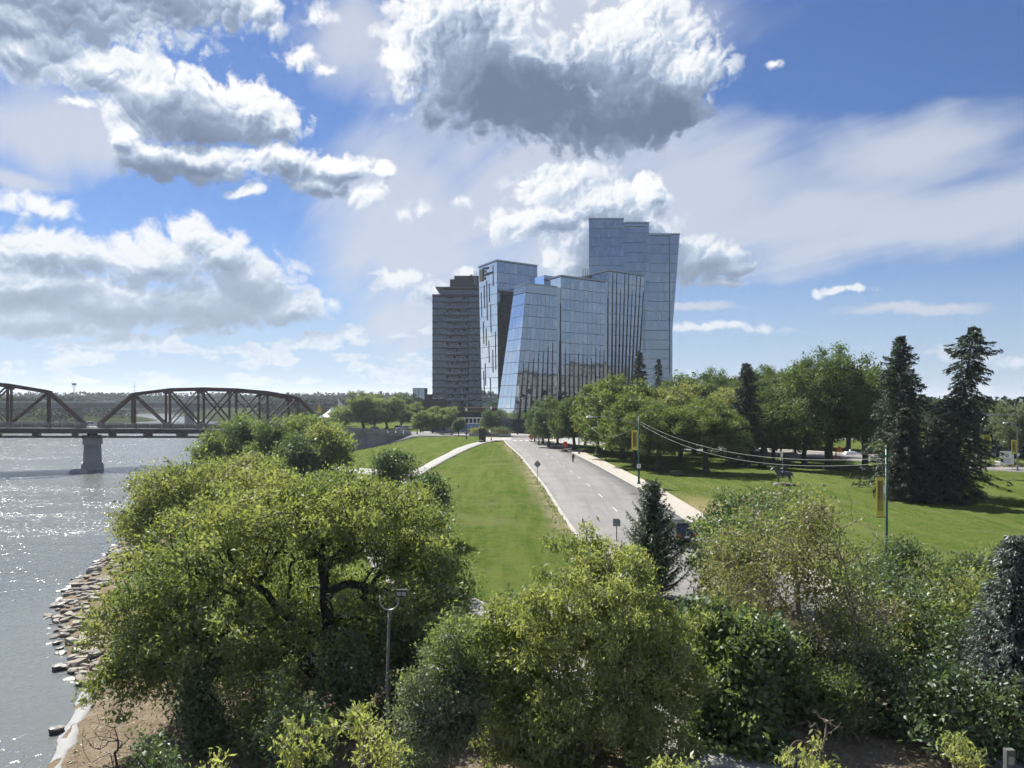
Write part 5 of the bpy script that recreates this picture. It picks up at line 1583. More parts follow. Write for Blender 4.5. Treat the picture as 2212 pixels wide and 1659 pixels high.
# dead brush at the water edge
b = spot(330, 26.5); D = 26.5
tree('dead_brush', 'dead leafless brush leaning out to the water at the bottom left', b, [lob(170, 300, 1530, 1660, D, b, .7), lob(270, 380, 1590, 1690, D, b, .6)], 95, 'brown', leaf_n=0, ntips=90, trunk_h=.5, trunk_r=.04, stems=3, barkm=bark_dark, twig=.005, cat='brush')
b = spot(1745, 24.5); D = 24.5
tree('dead_branch', 'dead grey branch standing over the bare soil at the bottom right', b, [lob(1740, 1830, 1520, 1590, D, b, .5)], 96, 'brown', leaf_n=0, ntips=34, trunk_h=.8, trunk_r=.035, stems=2, barkm=bark_grey, twig=.006, cat='branch')
# ------------------------------------------------------------------ park and street trees: a few grown models, copied
def proto(seed, kind):
    """unit-ish crowns about 10 m tall, later scaled; returned root is placed by the first use"""
    if kind == 'round':
        lobes = [(0, 0, 5.3, 3.4, 3.4, 3.0), (1.5, .6, 6.9, 2.2, 2.2, 2.0), (-1.6, -.4, 6.4, 2.2, 2.2, 2.3), (.2, -1.6, 4.2, 2.8, 2.2, 2.2), (-2.5, 1, 4.0, 1.9, 1.9, 1.9), (2.6, -.9, 3.9, 1.9, 1.9, 1.9), (0.3, 2.2, 3.8, 2.2, 1.8, 1.8)]
        kw = dict(ntips=260, leaf_n=125, leaf_size=.27, trunk_h=1.7, trunk_r=.24, sigma=.36, gap=.06)
    elif kind == 'elm':
        lobes = [(0, 0, 7.2, 3.4, 3.4, 2.6), (2.6, .4, 6.6, 2.6, 2.6, 2.2), (-2.6, -.4, 6.4, 2.6, 2.6, 2.2), (0, 2.4, 6.2, 2.6, 2.6, 2.0), (.4, -2.4, 5.8, 2.6, 2.4, 2.0), (3.9, -.8, 4.6, 1.6, 1.8, 1.7), (-3.9, .6, 4.3, 1.6, 1.8, 1.7), (1.8, -2.6, 4.0, 2.0, 1.6, 1.5), (-1.6, 2.8, 4.2, 2.0, 1.6, 1.5)]
        kw = dict(ntips=360, leaf_n=150, leaf_size=.20, trunk_h=2.3, trunk_r=.34, sigma=.34, gap=.06)
    elif kind == 'ash':
        lobes = [(0, 0, 5.4, 3.2, 3.2, 3.2), (.6, .3, 7.8, 2.0, 2.0, 1.9), (-1.4, .5, 4.4, 2.2, 2.2, 1.8), (1.6, -.6, 4.2, 2.3, 2.2, 1.8), (-.4, -1.6, 6.0, 2.0, 1.8, 1.8)]
        kw = dict(ntips=210, leaf_n=120, leaf_size=.29, trunk_h=1.5, trunk_r=.22, sigma=.40, gap=.06)
    else:
        lobes = [(0, 0, 6.0, 2.2, 2.2, 3.4), (.5, .4, 8.0, 1.4, 1.4, 1.6), (-.7, -.3, 4.4, 1.7, 1.7, 1.8)]
        kw = dict(ntips=130, leaf_n=85, leaf_size=.42, trunk_h=1.6, trunk_r=.18, sigma=.46)
    return tree('park_tree', 'tree', (0, 0, -500), lobes, seed, 'mid', shell=.42, min_r=.025, **kw)
PROTO = {}
used = set()
for i, (k, kind) in enumerate((('round', 'round'), ('round2', 'round'), ('elm', 'elm'), ('elm2', 'elm'), ('ash', 'ash'), ('ash2', 'ash'), ('slim', 'slim'))):
    PROTO[k] = proto(200 + i * 7, kind)
HT = dict(round=8.9, round2=8.9, elm=9.9, elm2=9.9, ash=9.5, ash2=9.5, slim=9.5)
WD = dict(round=7.8, round2=7.8, elm=10.6, elm2=10.6, ash=6.8, ash2=6.8, slim=4.6)
def put_tree(k, px, D, ytop, wpx, leaf, label, name='park_tree', group=None, rz=None, by=None):
    """place a grown model: trunk at photo column px and distance D, top at row ytop, crown width wpx"""
    x = PX(px, D); z = gz(x, D) - 0.05
    H = HC + (HY - ytop) / F * D - z
    o = PROTO[k] if k not in used else copy_tree(PROTO[k])
    used.add(k)
    o.name = name
    for old in ('group',):
        if old in o: del o[old]
    tag(o, label, 'tree', group)
    o.location = (x, D, z)
    sw = wpx * 1.12 / F * D / WD[k]
    o.scale = (sw, sw, H / HT[k])
    o.rotation_euler = (0, 0, rz if rz is not None else random.uniform(0, 6.28))
    for c in o.children:
        if c.name.startswith('crown'):
            c.material_slots[0].link = 'OBJECT'; c.material_slots[0].material = LEAF[leaf]
    return o
G1 = 'trees in the park beside the road'
park = [
    # (model, trunk px, distance, top row, crown px, leaf, label)
    ('ash', 1172, 205, 868, 60, 'dark', 'dark tree at the near corner of the glass block, leftmost beside the road'),
    ('round', 1205, 196, 862, 80, 'elm', 'low green tree hiding the foot of the glass block'),
    ('round2', 1240, 178, 858, 95, 'elm', 'green tree behind the farthest lamp post with a banner'),
    ('ash2', 1290, 164, 836, 95, 'parklime', 'lit maple with its trunk just right of the farthest bannered lamp post'),
    ('round', 1345, 150, 822, 150, 'parklime', 'tallest lime maple in front of the blue glass'),
    ('round2', 1372, 134, 850, 130, 'parklime', 'lime maple with a double trunk behind the middle bannered lamp post'),
    ('elm', 1424, 126, 868, 150, 'parklime', 'spreading lime maple over the picnic table'),
    ('elm2', 1524, 122, 862, 170, 'parklime', 'spreading yellow green maple with a stout leaning trunk on the lawn'),
    ('round', 1470, 142, 838, 140, 'olive', 'olive crowned tree between the spreading maples'),
    ('ash', 1500, 165, 812, 130, 'elm', 'dull green elm behind the olive crowned tree'),
    ('elm', 1545, 175, 800, 140, 'elm', 'round elm on the skyline left of the dark spruce'),
    ('round2', 1575, 150, 838, 120, 'olive', 'olive tree at the left side of the dark spruce'),
    ('elm2', 1650, 165, 795, 160, 'elm', 'round elm on the skyline right of the dark spruce'),
    ('ash2', 1668, 140, 850, 120, 'elm', 'green tree in the shade right of the dark spruce'),
    ('elm', 1790, 128, 752, 235, 'elm', 'largest elm with a thick dark trunk in the park'),
    ('round', 1738, 138, 800, 130, 'elm', 'elm leaning on the left of the largest elm'),
    ('elm2', 1868, 122, 806, 180, 'elm', 'low spreading elm right of the largest elm, left of the tall spruces'),
    ('ash', 1720, 150, 870, 90, 'dark', 'dark small tree by the barricade in the park'),
    ('slim', 1920, 150, 800, 80, 'elm', 'slim tree behind the tall spruces'),
    ('round2', 2190, 150, 868, 90, 'grey', 'grey green tree above the dark office at the right edge'),
    ('round', 1620, 200, 815, 150, 'elm', 'pale elm far behind the dark spruce'),
    ('ash2', 1830, 175, 800, 130, 'elm', 'elm far behind the largest elm'),
    ('elm', 1430, 195, 838, 120, 'elm', 'elm far behind the olive crowned tree'),
    ('round2', 1265, 188, 862, 80, 'elm', 'elm behind the farthest bannered lamp post, against the blue glass'),
    ('round', 1320, 172, 852, 100, 'elm', 'elm behind the tallest lime maple'),
    ('ash', 1400, 158, 845, 110, 'mid', 'green tree behind the middle bannered lamp post'),
    ('round2', 1185, 188, 882, 60, 'dark', 'dark bushy tree right at the paved corner'),
    ('round', 1690, 190, 812, 130, 'elm', 'elm far behind, left of the largest elm'),
]
for k, px, D, yt, w, lf, lab in park:
    put_tree(k, px, D, yt, w, lf, lab, group=G1)
G2 = 'street trees near the bridge end'
street_trees = [
    ('round', 785, 300, 850, 100, 'mid', 'pale green tree right of the white tent'),
    ('round2', 835, 310, 858, 80, 'mid', 'green tree behind the bridge approach'),
    ('ash', 868, 330, 852, 50, 'dark', 'dark upright tree left of the small glass box'),
    ('ash2', 745, 320, 880, 60, 'mid', 'small green tree beside the white tent'),
    ('round', 890, 320, 872, 50, 'mid', 'small tree in front of the small glass box'),
    ('slim', 908, 262, 892, 36, 'mid', 'thin street tree left of the round plaza tree'),
    ('round2', 958, 270, 878, 62, 'mid', 'round plaza tree before the apartment tower'),
    ('ash', 935, 264, 893, 42, 'mid', 'small street tree left of the dark sedan'),
    ('slim', 991, 250, 906, 22, 'dark', 'small dark sapling beside the blue hoarding'),
    ('round', 1062, 256, 886, 42, 'dark', 'dark small tree at the foot of the glass arris'),
    ('ash2', 810, 305, 872, 60, 'mid', 'low tree over the parked cars'),
    ('slim', 1155, 214, 885, 30, 'dark', 'dark sapling beside the detour signs'),
]
for k, px, D, yt, w, lf, lab in street_trees:
    put_tree(k, px, D, yt, w, lf, lab, name='street_tree', group=G2)
# conifers
def spr(px, D, ytop, Rpx, seed, lab, leaf='spruce', lean_px=0, name='spruce_tree', low=.04, **kw):
    x = PX(px, D); z = gz(x, D)
    H = HC + (HY - ytop) / F * D - z
    return conifer(name, lab, (x, D, z), H, Rpx / F * D, seed, leaf, lean=(lean_px / F * D, 0), low=low, **kw)
spr(1945, 98, 724, 78, 301, 'tall dark spruce, left one of the pair at the right of the lawn', nb=300, needles=130, nsize=.36, irregular=.5, droop=.30, power=.62, trunk_r=.36)
spr(2062, 93, 702, 82, 302, 'tallest dark spruce leaning right, right one of the pair on the lawn', 'spruce', 44, nb=290, needles=125, nsize=.36, irregular=.6, droop=.5, power=.75, trunk_r=.36, top_bulge=.28)
spr(2030, 89, 905, 62, 303, 'lower dark spruce in front of the tall pair', 'spruce_brown', -4, nb=220, needles=110, nsize=.36, irregular=.35, droop=.45, power=.5, trunk_r=.3)
spr(1955, 90, 880, 50, 304, 'brownish lower spruce in front of the left tall spruce', 'spruce_brown', 0, nb=200, needles=110, nsize=.34, irregular=.35, droop=.4, power=.45, trunk_r=.26)
spr(1612, 133, 783, 46, 305, 'lone slim dark spruce rising over the park elms', nb=260, needles=90, nsize=.42, irregular=.25, droop=.35, power=.55, trunk_r=.3)
spr(1381, 188, 758, 34, 306, 'dark spruce before the glass block, left of two', nb=220, needles=70, nsize=.55, irregular=.5, droop=.3, power=.6, trunk_r=.3)
spr(1420, 180, 774, 30, 307, 'thin ragged spruce before the glass block, right of two', 'spruce', 3, nb=180, needles=50, nsize=.5, irregular=.6, droop=.5, power=.7, trunk_r=.25)

# ------------------------------------------------------------------ far woods on the horizon
def far_woods():
    r = np.random.default_rng(5)
    C = []; S = []; T = []
    def clump(x, y, h, w, n, tint):
        z = float(zt(x, y))
        c = np.clip(r.normal(size=(n, 3)), -1.5, 1.5) * np.array([w * .5, w * .5, h * .27]) + np.array([x, y, z + h * .5])
        C.append(c); S.append(np.full(n, w * .36)); T.append(np.full(n, tint))
    for i in range(900):
        px = r.uniform(-250, 900); Dd = r.uniform(1062, 1130) if i % 2 else r.uniform(1100, 1500)
        x = PX(px, Dd)
        if float(zt(x, Dd)) < 1.5: continue
        clump(x, Dd, r.uniform(11, 19), r.uniform(12, 20), 55, r.uniform(0, .8))
    for i in range(330):                                   # opposite bank, nearer
        px = r.uniform(-260, 430); Dd = r.uniform(480, 1000)
        x = PX(px, Dd)
        if float(zt(x, Dd)) < 1.0: continue
        clump(x, Dd, r.uniform(7, 12), r.uniform(8, 13), 80, r.uniform(0, 1))
    for i in range(260):                                   # behind the bridge end and the towers
        px = r.uniform(560, 1120); Dd = r.uniform(520, 900)
        x = PX(px, Dd)
        if float(zt(x, Dd)) < 1.0: continue
        clump(x, Dd, r.uniform(9, 15), r.uniform(8, 13), 50, r.uniform(0, 1))
    for i in range(330):
        px = r.uniform(1400, 2500); Dd = r.uniform(260, 620)
        x = PX(px, Dd)
        clump(x, Dd, r.uniform(9, 15), r.uniform(8, 13), 50, r.uniform(0, 1))
    c = np.concatenate(C); s = np.concatenate(S); tt = np.concatenate(T)
    me = leaves_mesh('far_woods', c, s * .55, r, .1, .8, .8, tint=tt, mat=LEAF['far'])
    o = link_mesh('far_woods', me)
    tag(o, 'dark wooded far bank and distant treetops on the horizon', 'woods', kind='stuff')
far_woods()
# ------------------------------------------------------------------ riprap, boulders, shore
rock_mats = [material('boulder_%s' % n, c, 0.85, var=.25, scale=2.5, bump=.5, bscale=9) for n, c in (('tan', (.20, .175, .145)), ('grey', (.165, .155, .145)), ('pale', (.27, .245, .21)))]
wet_rock = material('wet_boulder', (.055, .050, .045), .5, var=.3, scale=3, bump=.5, bscale=9)
def rock_mesh(seed, m):
    r = np.random.default_rng(seed)
    bm = bmesh.new()
    bmesh.ops.create_icosphere(bm, subdivisions=2, radius=1.0)
    ph = r.uniform(0, 6.28, 9)
    for v in bm.verts:
        c = v.co
        k = 1 + .22 * math.sin(2.3 * c.x + ph[0]) + .14 * math.sin(2.9 * c.y + ph[1]) + .12 * math.sin(3.1 * c.z + ph[2]) + .08 * math.sin(6 * c.x + 5 * c.y + ph[3])
        v.co = c * k
        v.co.z = max(-.55, min(.62 + .1 * math.sin(3 * c.x + ph[4]), v.co.z))
    me = bpy.data.meshes.new('stone'); bm.to_mesh(me); bm.free()
    me.materials.append(m)
    return me
ROCKS = [rock_mesh(400 + i, rock_mats[i % 3]) for i in range(9)]
WET = [rock_mesh(450 + i, wet_rock) for i in range(3)]
riprap = empty('riprap_bank', (-36, 62, 0), label='bank of tan boulders between the huge maple and the river', cat='boulders')
placed = []
def shore_x(y): return float(np.interp(y, SHORE[:, 0], SHORE[:, 1]))
cnt = 0; tries = 0
while cnt < 260 and tries < 6000:
    tries += 1
    y = random.uniform(48.5, 96); u = random.uniform(-1.2, 2.8)
    x = shore_x(y) + u
    s = random.uniform(.18, .58) * (1.0 if u > -0.6 else .7)
    if any((x - a) ** 2 + (y - b_) ** 2 < (.62 * (s + c)) ** 2 for a, b_, c in placed): continue
    placed.append((x, y, s))
    z = max(gz(x, y), -0.12) + s * .12
    o = link_mesh('stone', random.choice(WET if (u < -.5 and random.random() < .7) else ROCKS), None, riprap)
    o.location = (x + 36, y - 62, z)
    o.scale = (s * random.uniform(.9, 1.5), s * random.uniform(.7, 1.0), s * random.uniform(.6, .85))
    o.rotation_euler = (random.uniform(-.2, .2), random.uniform(-.2, .2), random.uniform(0, 6.28))
    cnt += 1
for i, (px, py, s, lab) in enumerate([(130, 1447, .42, 'dark boulder standing alone in the river, nearest the riprap'), (126, 1580, .36, 'dark square boulder alone in the shallow water at the bottom left'),
                                      (170, 1408, .30, 'small wet boulder just off the riprap'), (120, 1392, .22, 'smallest wet boulder off the riprap'), (150, 1272, .35, 'wet boulder off the far riprap with driftwood')]):
    D = HC * F / (py - HY)
    o = link_mesh('boulder', WET[i % 3], None, None, (PX(px, D), D, .08))
    o.scale = (s * 1.2, s, s * .9); o.rotation_euler = (0, 0, i * 1.3)
    tag(o, lab, 'boulder')
o = link_mesh('boulder', ROCKS[2], None, None, (*spot(1648, 35)[:2], spot(1648, 35)[2] + .35)); o.scale = (.75, .7, .75); tag(o, 'pale boulder under the half dead tree', 'boulder')
o = link_mesh('boulder', ROCKS[1], None, None, (*spot(232, 36)[:2], spot(232, 36)[2] + .02)); o.scale = (.35, .25, .2); tag(o, 'small flat stone lying on the bare soil by the water', 'boulder')
# litter on the bare soil and ragged weeds along the verges
def scatter_litter():
    r = np.random.default_rng(77)
    n = 5200
    y = r.uniform(22, 50, n); u = r.uniform(.6, 16, n)
    x = np.interp(y, SHORE[:, 0], SHORE[:, 1]) + u
    x2 = r.uniform(8, 24, 1800); y2 = r.uniform(24, 40, 1800)
    x = np.concatenate([x, x2]); y = np.concatenate([y, y2])
    c = np.column_stack([x, y, zt(x, y) + .03])
    me = leaves_mesh('leaf_litter', c, .15, r, 0, .55, 6.0, mat=LEAF['brown'], axis=np.column_stack([r.normal(size=len(x)), r.normal(size=len(x)), np.zeros(len(x))]))
    tag(link_mesh('leaf_litter', me), 'dry leaves and bark scattered on the bare soil', 'litter', kind='stuff')
    # weeds
    L = LINES['road']; nn_ = normals(L)
    i = r.integers(20, len(L) - 60, 5200)
    offv = -(ROAD_W + .35 + r.exponential(.55, len(i)))
    p = L[i] + nn_[i] * offv[:, None] + r.normal(0, .3, (len(i), 2))
    LP = LINES['path']; np_ = normals(LP)
    j = r.integers(0, len(LP) - 40, 3000); sgn = r.choice([-1, 1], len(j))
    p2 = LP[j] + np_[j] * (sgn * (PATH_W + .05 + r.exponential(.18, len(j))))[:, None] + r.normal(0, .25, (len(j), 2)) * 0.3
    q = np.concatenate([p, p2])
    patch_ = np.sin(q[:, 0] * 1.7) + np.sin(q[:, 1] * .9 + 1) + r.normal(0, .6, len(q))
    q = q[patch_ > -.2]
    c = np.column_stack([q, zt(q[:, 0], q[:, 1]) + .07])
    me = leaves_mesh('verge_weeds', c, .26, r, -1.4, .28, .2, mat=LEAF['parklime'])
    tag(link_mesh('verge_weeds', me), 'ragged weeds and grass tufts along the road and footpath edges', 'weeds', kind='stuff')
scatter_litter()
# pale geotextile edge between soil and water
edge = []
ln = np.array([(shore_x(y) , y) for y in np.arange(20, 48.6, .8)])
v = []
n_ = len(ln)
for i, (x, y) in enumerate(ln):
    wob = .18 * math.sin(i * 1.3) + .1 * math.sin(i * 3.1)
    w = .95 if y < 46 else .95 * (48.8 - y) / 2.8 + .1
    v += [(x - .75, y, -.25), (x - .55, y, -0.02 + .03 * math.sin(i)), (x - .1, y, .05), (x + w * .45 + wob, y, gz(x + w * .45 + wob, y) + .05), (x + w * .45 + wob + .05, y, gz(x + w * .45 + wob, y) - .15)]
q = [(i * 5 + k, i * 5 + k + 1, (i + 1) * 5 + k + 1, (i + 1) * 5 + k) for i in range(n_ - 1) for k in range(4)]
fab = link_mesh('shore_fabric', np_mesh('shore_fabric', np.array(v), np.array(q), smooth=True), material('pale_fabric', (.24, .245, .25), .8, var=.2, scale=2, bump=.3, bscale=5))
tag(fab, 'pale fabric strip along the water edge of the soil bank', 'shore edging')
# ------------------------------------------------------------------ lamp posts, banners, wires
banner_gold = material('banner_gold', (0.60, 0.50, 0.07), .6, var=.06)
def banner_mat():
    m = bpy.data.materials.new('banner_print'); m.use_nodes = True
    t = NT(m.node_tree); b = m.node_tree.nodes['Principled BSDF']
    co = t.node('ShaderNodeTexCoord').outputs['Object']
    s = t.node('ShaderNodeSeparateXYZ'); t.put(s.inputs[0], co)
    n = t.noise(t.vmath('MULTIPLY', co, (9, 9, .5)), 1.0, 5, .6)
    c = t.mix(t.rng(n.outputs[0], .4, .62), (.20, .165, .045), (.42, .35, .07))
    t.put(b.inputs['Base Color'], c); b.inputs['Roughness'].default_value = .7
    return m
ban_print = banner_mat()

def lamp_post(base, H, side, label, arm=None, banner_z=None, banner_h=2.75, banner_w=.78, slats=False, head=True, color=None, group='green street lamp posts'):
    """green tapered post; banner hangs on the viewer's left (side=-1) or right"""
    color = color or green_paint
    r = empty('lamp_post', base, label=label, cat='lamp post', group=group)
    MB().tube([(0, 0, -.3), (0, 0, 2.2), (0, 0, 2.25), (0, 0, H)], [.15, .13, .11, .075], 8).build('post', color, r, smooth=True)
    MB().lathe([(.26, -.2), (.26, .25), (.17, .4), (.16, .5)], n=10).build('base_collar', color, r)
    MB().lathe([(.09, 0), (.1, .1), (.03, .2)], (0, 0, H), 8).build('finial', color, r)
    if arm:
        dx, dy, dz = arm
        pts = [(0, 0, H - 1.2)] + [(dx * t_, dy * t_, H - 1.2 + dz * math.sin(t_ * math.pi / 2)) for t_ in (.15, .3, .5, .7, .85, 1.0)]
        MB().tube(pts, [.05, .05, .045, .04, .04, .035, .035], 6).build('arm', color if color is not green_paint else rail_steel, r, smooth=True)
        e = Vector(pts[-1]); d_ = Vector((dx, dy, 0)).normalized()
        hd = MB(); c_ = e + d_ * .42 + Vector((0, 0, -.02))
        hd.box(c_, (.95, .34, .16), rz=math.atan2(dy, dx), top=.72)
        hd.tube([e, c_], .06, 6)
        o = hd.build('lamp_head', white_paint, r)
        MB().box(c_ - Vector((0, 0, .1)), (.6, .26, .06), rz=math.atan2(dy, dx)).build('lens', lamp_glass, o)
        MB().lathe([(.07, 0), (.07, .12), (.03, .16)], tuple(c_ + Vector((0, 0, .08))), 8).build('photocell', white_paint, o)
    return r

def banner(post_base, zc, side, w, h, label, slats=False, skew=0.0):
    x0 = post_base[0] + side * .16
    xc = x0 + side * w / 2
    r = empty('street_banner', (xc, post_base[1] - .02, zc), label=label, cat='banner', group='yellow street banners')
    MB().box((0, 0, 0), (w, .02, h)).build('cloth', banner_gold, r)
    MB().box((0, -.014, h * .02), (w * .62, .006, h * .74)).build('printed_panel', ban_print, r)
    ln = MB()
    if slats:
        for k in range(11):
            ln.box((-w * .17, -.02, h * (.40 - k * .043)), (w * .30, .004, .045)); ln.box((w * .17, -.02, h * (.40 - k * .043)), (w * .30, .004, .045))
    else:
        for k in range(7): ln.box((w * (-.24 + k * .08), -.02, h * .02), (.018, .004, h * .62))
        for k in range(9): ln.box((0, -.021, h * (.37 - k * .09)), (w * .46, .004, .03))
    ln.build('print_lines', black_paint, r)
    br = MB()
    for zz in (h / 2 + .02, -h / 2 - .02): br.bar((-side * (w / 2 + .18), 0, zz), (side * w / 2, 0, zz), .04)
    br.build('bracket', dark_steel, r)
    return r

pA = spot(1251, 163); lamp_post(pA, 9.6, -1, 'green lamp post, farthest of the three along the sidewalk', arm=(-.0 + 2.4, -3.6, .5))
banner(pA, pA[2] + 6.2, -1, .95, 2.9, 'yellow banner on the farthest of the three green lamp posts')
pB = spot(1380, 104); lamp_post(pB, 9.3, -1, 'green lamp post with a no parking plate, middle of the three', arm=(-6.4, -1.6, 1.15))
banner(pB, pB[2] + 6.05, -1, .82, 2.75, 'yellow banner on the middle green lamp post')
pC = (PX(1915, 53), 53.0, gz(PX(1915, 53), 53)); lamp_post(pC, 9.7, -1, 'green lamp post nearest, standing over the right hand lawn', arm=(-2.35, -.5, .95))
banner(pC, pC[2] + 6.35, -1, .56, 2.75, 'slatted yellow banner on the nearest green lamp post', slats=True)
# transformer box, plates, globe on the posts
x_ = MB(); x_.box((pA[0] - .45, pA[1], pA[2] + 8.3), (.5, .5, 1.1)); o = x_.build('transformer_box', green_paint); tag(o, 'green box near the top of the farthest green lamp post', 'box')
def sign_plate(loc, w, h, m, label, cat='sign', rz=0, name='sign', marks=None, pole=None, polem=None):
    r = empty(name, loc, rz, label=label, cat=cat)
    MB().box((0, 0, 0), (w, .02, h)).build('plate', m, r)
    if marks:
        for mb, mm, nm in marks: mb.build(nm, mm, r)
    if pole: MB().tube([(0, .03, -pole), (0, .03, h * .45)], .03, 6).build('pole', polem or rail_steel, r)
    return r
def ring(R, w_, n=20, y=-.014):
    mb = MB()
    for k in range(n):
        a0 = 2 * math.pi * k / n; a1 = 2 * math.pi * (k + 1) / n
        mb.add([(R * math.cos(a0), y, R * math.sin(a0)), (R * math.cos(a1), y, R * math.sin(a1)), ((R - w_) * math.cos(a1), y, (R - w_) * math.sin(a1)), ((R - w_) * math.cos(a0), y, (R - w_) * math.sin(a0))], [(0, 1, 2, 3)])
    return mb
mk = ring(.17, .04); mk.bar((-.11, -.014, .11), (.11, -.014, -.11), .04, .004)
pk = MB().box((-.03, -.013, 0), (.03, .004, .2)).box((.02, -.013, .08), (.09, .004, .03)).box((.02, -.013, 0), (.09, .004, .03)).box((.065, -.013, .04), (.03, .004, .1))
sign_plate((pB[0] - .02, pB[1] - .16, pB[2] + 2.55), .5, .55, white_paint, 'white no parking plate on the middle green lamp post', marks=[(mk, red_paint, 'red_ring'), (pk, black_paint, 'letter_p')])
sign_plate((pA[0] - .02, pA[1] - .16, pA[2] + 2.7), .45, .9, white_paint, 'small white plate on the farthest green lamp post')
sign_plate((pC[0] - .22, pC[1] - .1, pC[2] + 6.9), .12, .5, white_paint, 'narrow white plate on the nearest green lamp post')
cross = MB(); cross.bar((pC[0] - .85, pC[1], pC[2] + 9.2), (pC[0] + .85, pC[1], pC[2] + 9.2), .08); o = cross.build('cross_arm', green_paint); tag(o, 'short crossarm at the top of the nearest green lamp post', 'crossarm')

def wire(a, b, sag, rad, label, n=26, m=None):
    a = Vector(a); b = Vector(b)
    pts = [a + (b - a) * (i / n) - Vector((0, 0, sag * 4 * (i / n) * (1 - i / n))) for i in range(n + 1)]
    o = MB().tube(pts, rad, 4).build('overhead_cable', m or rail_steel)
    return tag(o, label, 'cable')
cable_m = material('pale_cable', (.30, .31, .30), .6, var=.05)
for k, (dz, lab) in enumerate(((8.5, 'upper pale cable hanging from the middle lamp post to the nearest one'), (8.15, 'lower pale cable hanging from the middle lamp post to the nearest one'))):
    wire((pB[0] + .1, pB[1], pB[2] + dz + .1), (pC[0] - .3, pC[1], pC[2] + 9.0 - k * .35), 1.7 + .25 * k, .010, lab, m=cable_m)
wire((pA[0] + .1, pA[1], pA[2] + 9.0), (pB[0] - .1, pB[1], pB[2] + 8.2), 3.2, .016, 'cable sagging between the farthest and the middle lamp post', m=cable_m)
wire((PX(1180, 215), 215, gz(13, 215) + 10), (pA[0] - .1, pA[1], pA[2] + 8.6), 2.6, .018, 'cable sagging from the street to the farthest lamp post', m=cable_m)
wire((PX(1475, 330), 330, 92), (PX(1462, 330), 330, 8), 0.0, .022, 'thin hoist rope hanging beside the tallest tower', m=rail_steel)

# street lights on the avenue at the right
r = spot(2118.8, 113.5)
lp = empty('street_light', r, label='grey street light with a yellow banner, left of the white notice board', cat='street light')
MB().tube([(0, 0, -.2), (0, 0, 7.3), (.1, 0, 8.0), (.35, 0, 8.7), (.9, 0, 9.15), (2.0, 0, 9.35), (5.4, 0, 9.2)], [.17, .12, .11, .1, .09, .08, .06], 8).build('post', rail_steel, lp, smooth=True)
MB().box((-.9, 0, 5.0), (.9, .35, .22), rz=.15, top=.8).bar((-.6, 0, 4.85), (0, 0, 4.6), .07).build('floodlight', white_paint, lp)
banner(r, r[2] + 5.05, 1, 1.4, 4.2 * .62, 'wide yellow banner on the grey street light by the avenue')
r2 = spot(2198, 125)
lp = empty('street_light', r2, label='grey street light with a curved arm, right of the white notice board', cat='street light')
MB().tube([(0, 0, -.2), (0, 0, 6.2), (-.12, 0, 7.0), (-.55, 0, 7.6), (-1.2, 0, 7.8), (-1.7, 0, 7.8)], [.13, .1, .09, .08, .07, .06], 8).build('post', rail_steel, lp, smooth=True)
MB().box((-1.95, 0, 7.78), (.75, .32, .16), top=.7).build('lamp_head', white_paint, lp)
banner(r2, r2[2] + 3.85, -1, .85, 2.3, 'yellow banner on the grey street light with a curved arm')
sign_plate((r2[0], r2[1] - .2, r2[2] + 2.6), .42, .45, white_paint, 'small round white plate low on the curved street light')
# white notice board
nb = empty('notice_board', (PX(2175, 128), 128, gz(PX(2175, 128), 128)), 0.0, label='white square notice board on two slanted yellow posts', cat='notice board')
ink = material('board_ink', (.10, .11, .14), .6, var=0); ink_g = material('board_grey_ink', (.34, .36, .42), .6, var=0)
MB().box((0, 0, 1.85), (2.3, .05, 2.2)).build('board', white_paint, nb)
lg = MB()
for k in range(26):
    a0 = math.radians(60 + k * 8); a1 = math.radians(68 + k * 8); R_ = .43
    lg.add([(-.5 + R_ * math.cos(a0), -.03, 2.25 + R_ * math.sin(a0)), (-.5 + R_ * math.cos(a1), -.03, 2.25 + R_ * math.sin(a1)), (-.5 + (R_ - .09) * math.cos(a1), -.03, 2.25 + (R_ - .09) * math.sin(a1)), (-.5 + (R_ - .09) * math.cos(a0), -.03, 2.25 + (R_ - .09) * math.sin(a0))], [(0, 1, 2, 3)])
lg.build('round_logo', ink_g, nb)
MB().box((.02, -.03, 2.22), (.5, .01, .5)).build('square_logo', ink, nb)
sq = MB(); sq.box((-.06, -.037, 2.26), (.12, .004, .2)).box((.1, -.037, 2.28), (.14, .004, .12)).box((.08, -.037, 2.12), (.16, .004, .08)); sq.build('logo_letters', white_paint, nb)
tx = MB(); random.seed(9)
for (z_, x0, x1, h_) in ((2.74, -.2, .5, .06), (1.78, -.5, .9, .07), (1.6, -.5, .6, .09), (1.32, -.85, .9, .09), (1.12, -.6, .7, .09)):
    x_ = x0
    while x_ < x1:
        w_ = random.uniform(.04, .09)
        if random.random() < .86: tx.box((x_ + w_ / 2, -.03, z_), (w_ * .8, .008, h_ * random.uniform(.7, 1.2)))
        x_ += w_ + .015
tx.build('printed_lines', ink, nb)
for sx in (-.85, .95): MB().bar((sx, -.08, .75), (sx - .45, -.5, -.1), .12).build('slanted_post', yellow_paint, nb)
sign_plate((PX(2147, 117), 117, gz(PX(2147, 117), 117) + 3.0), .62, .75, sign_back, 'grey back of a traffic sign on the avenue median', pole=3.0)
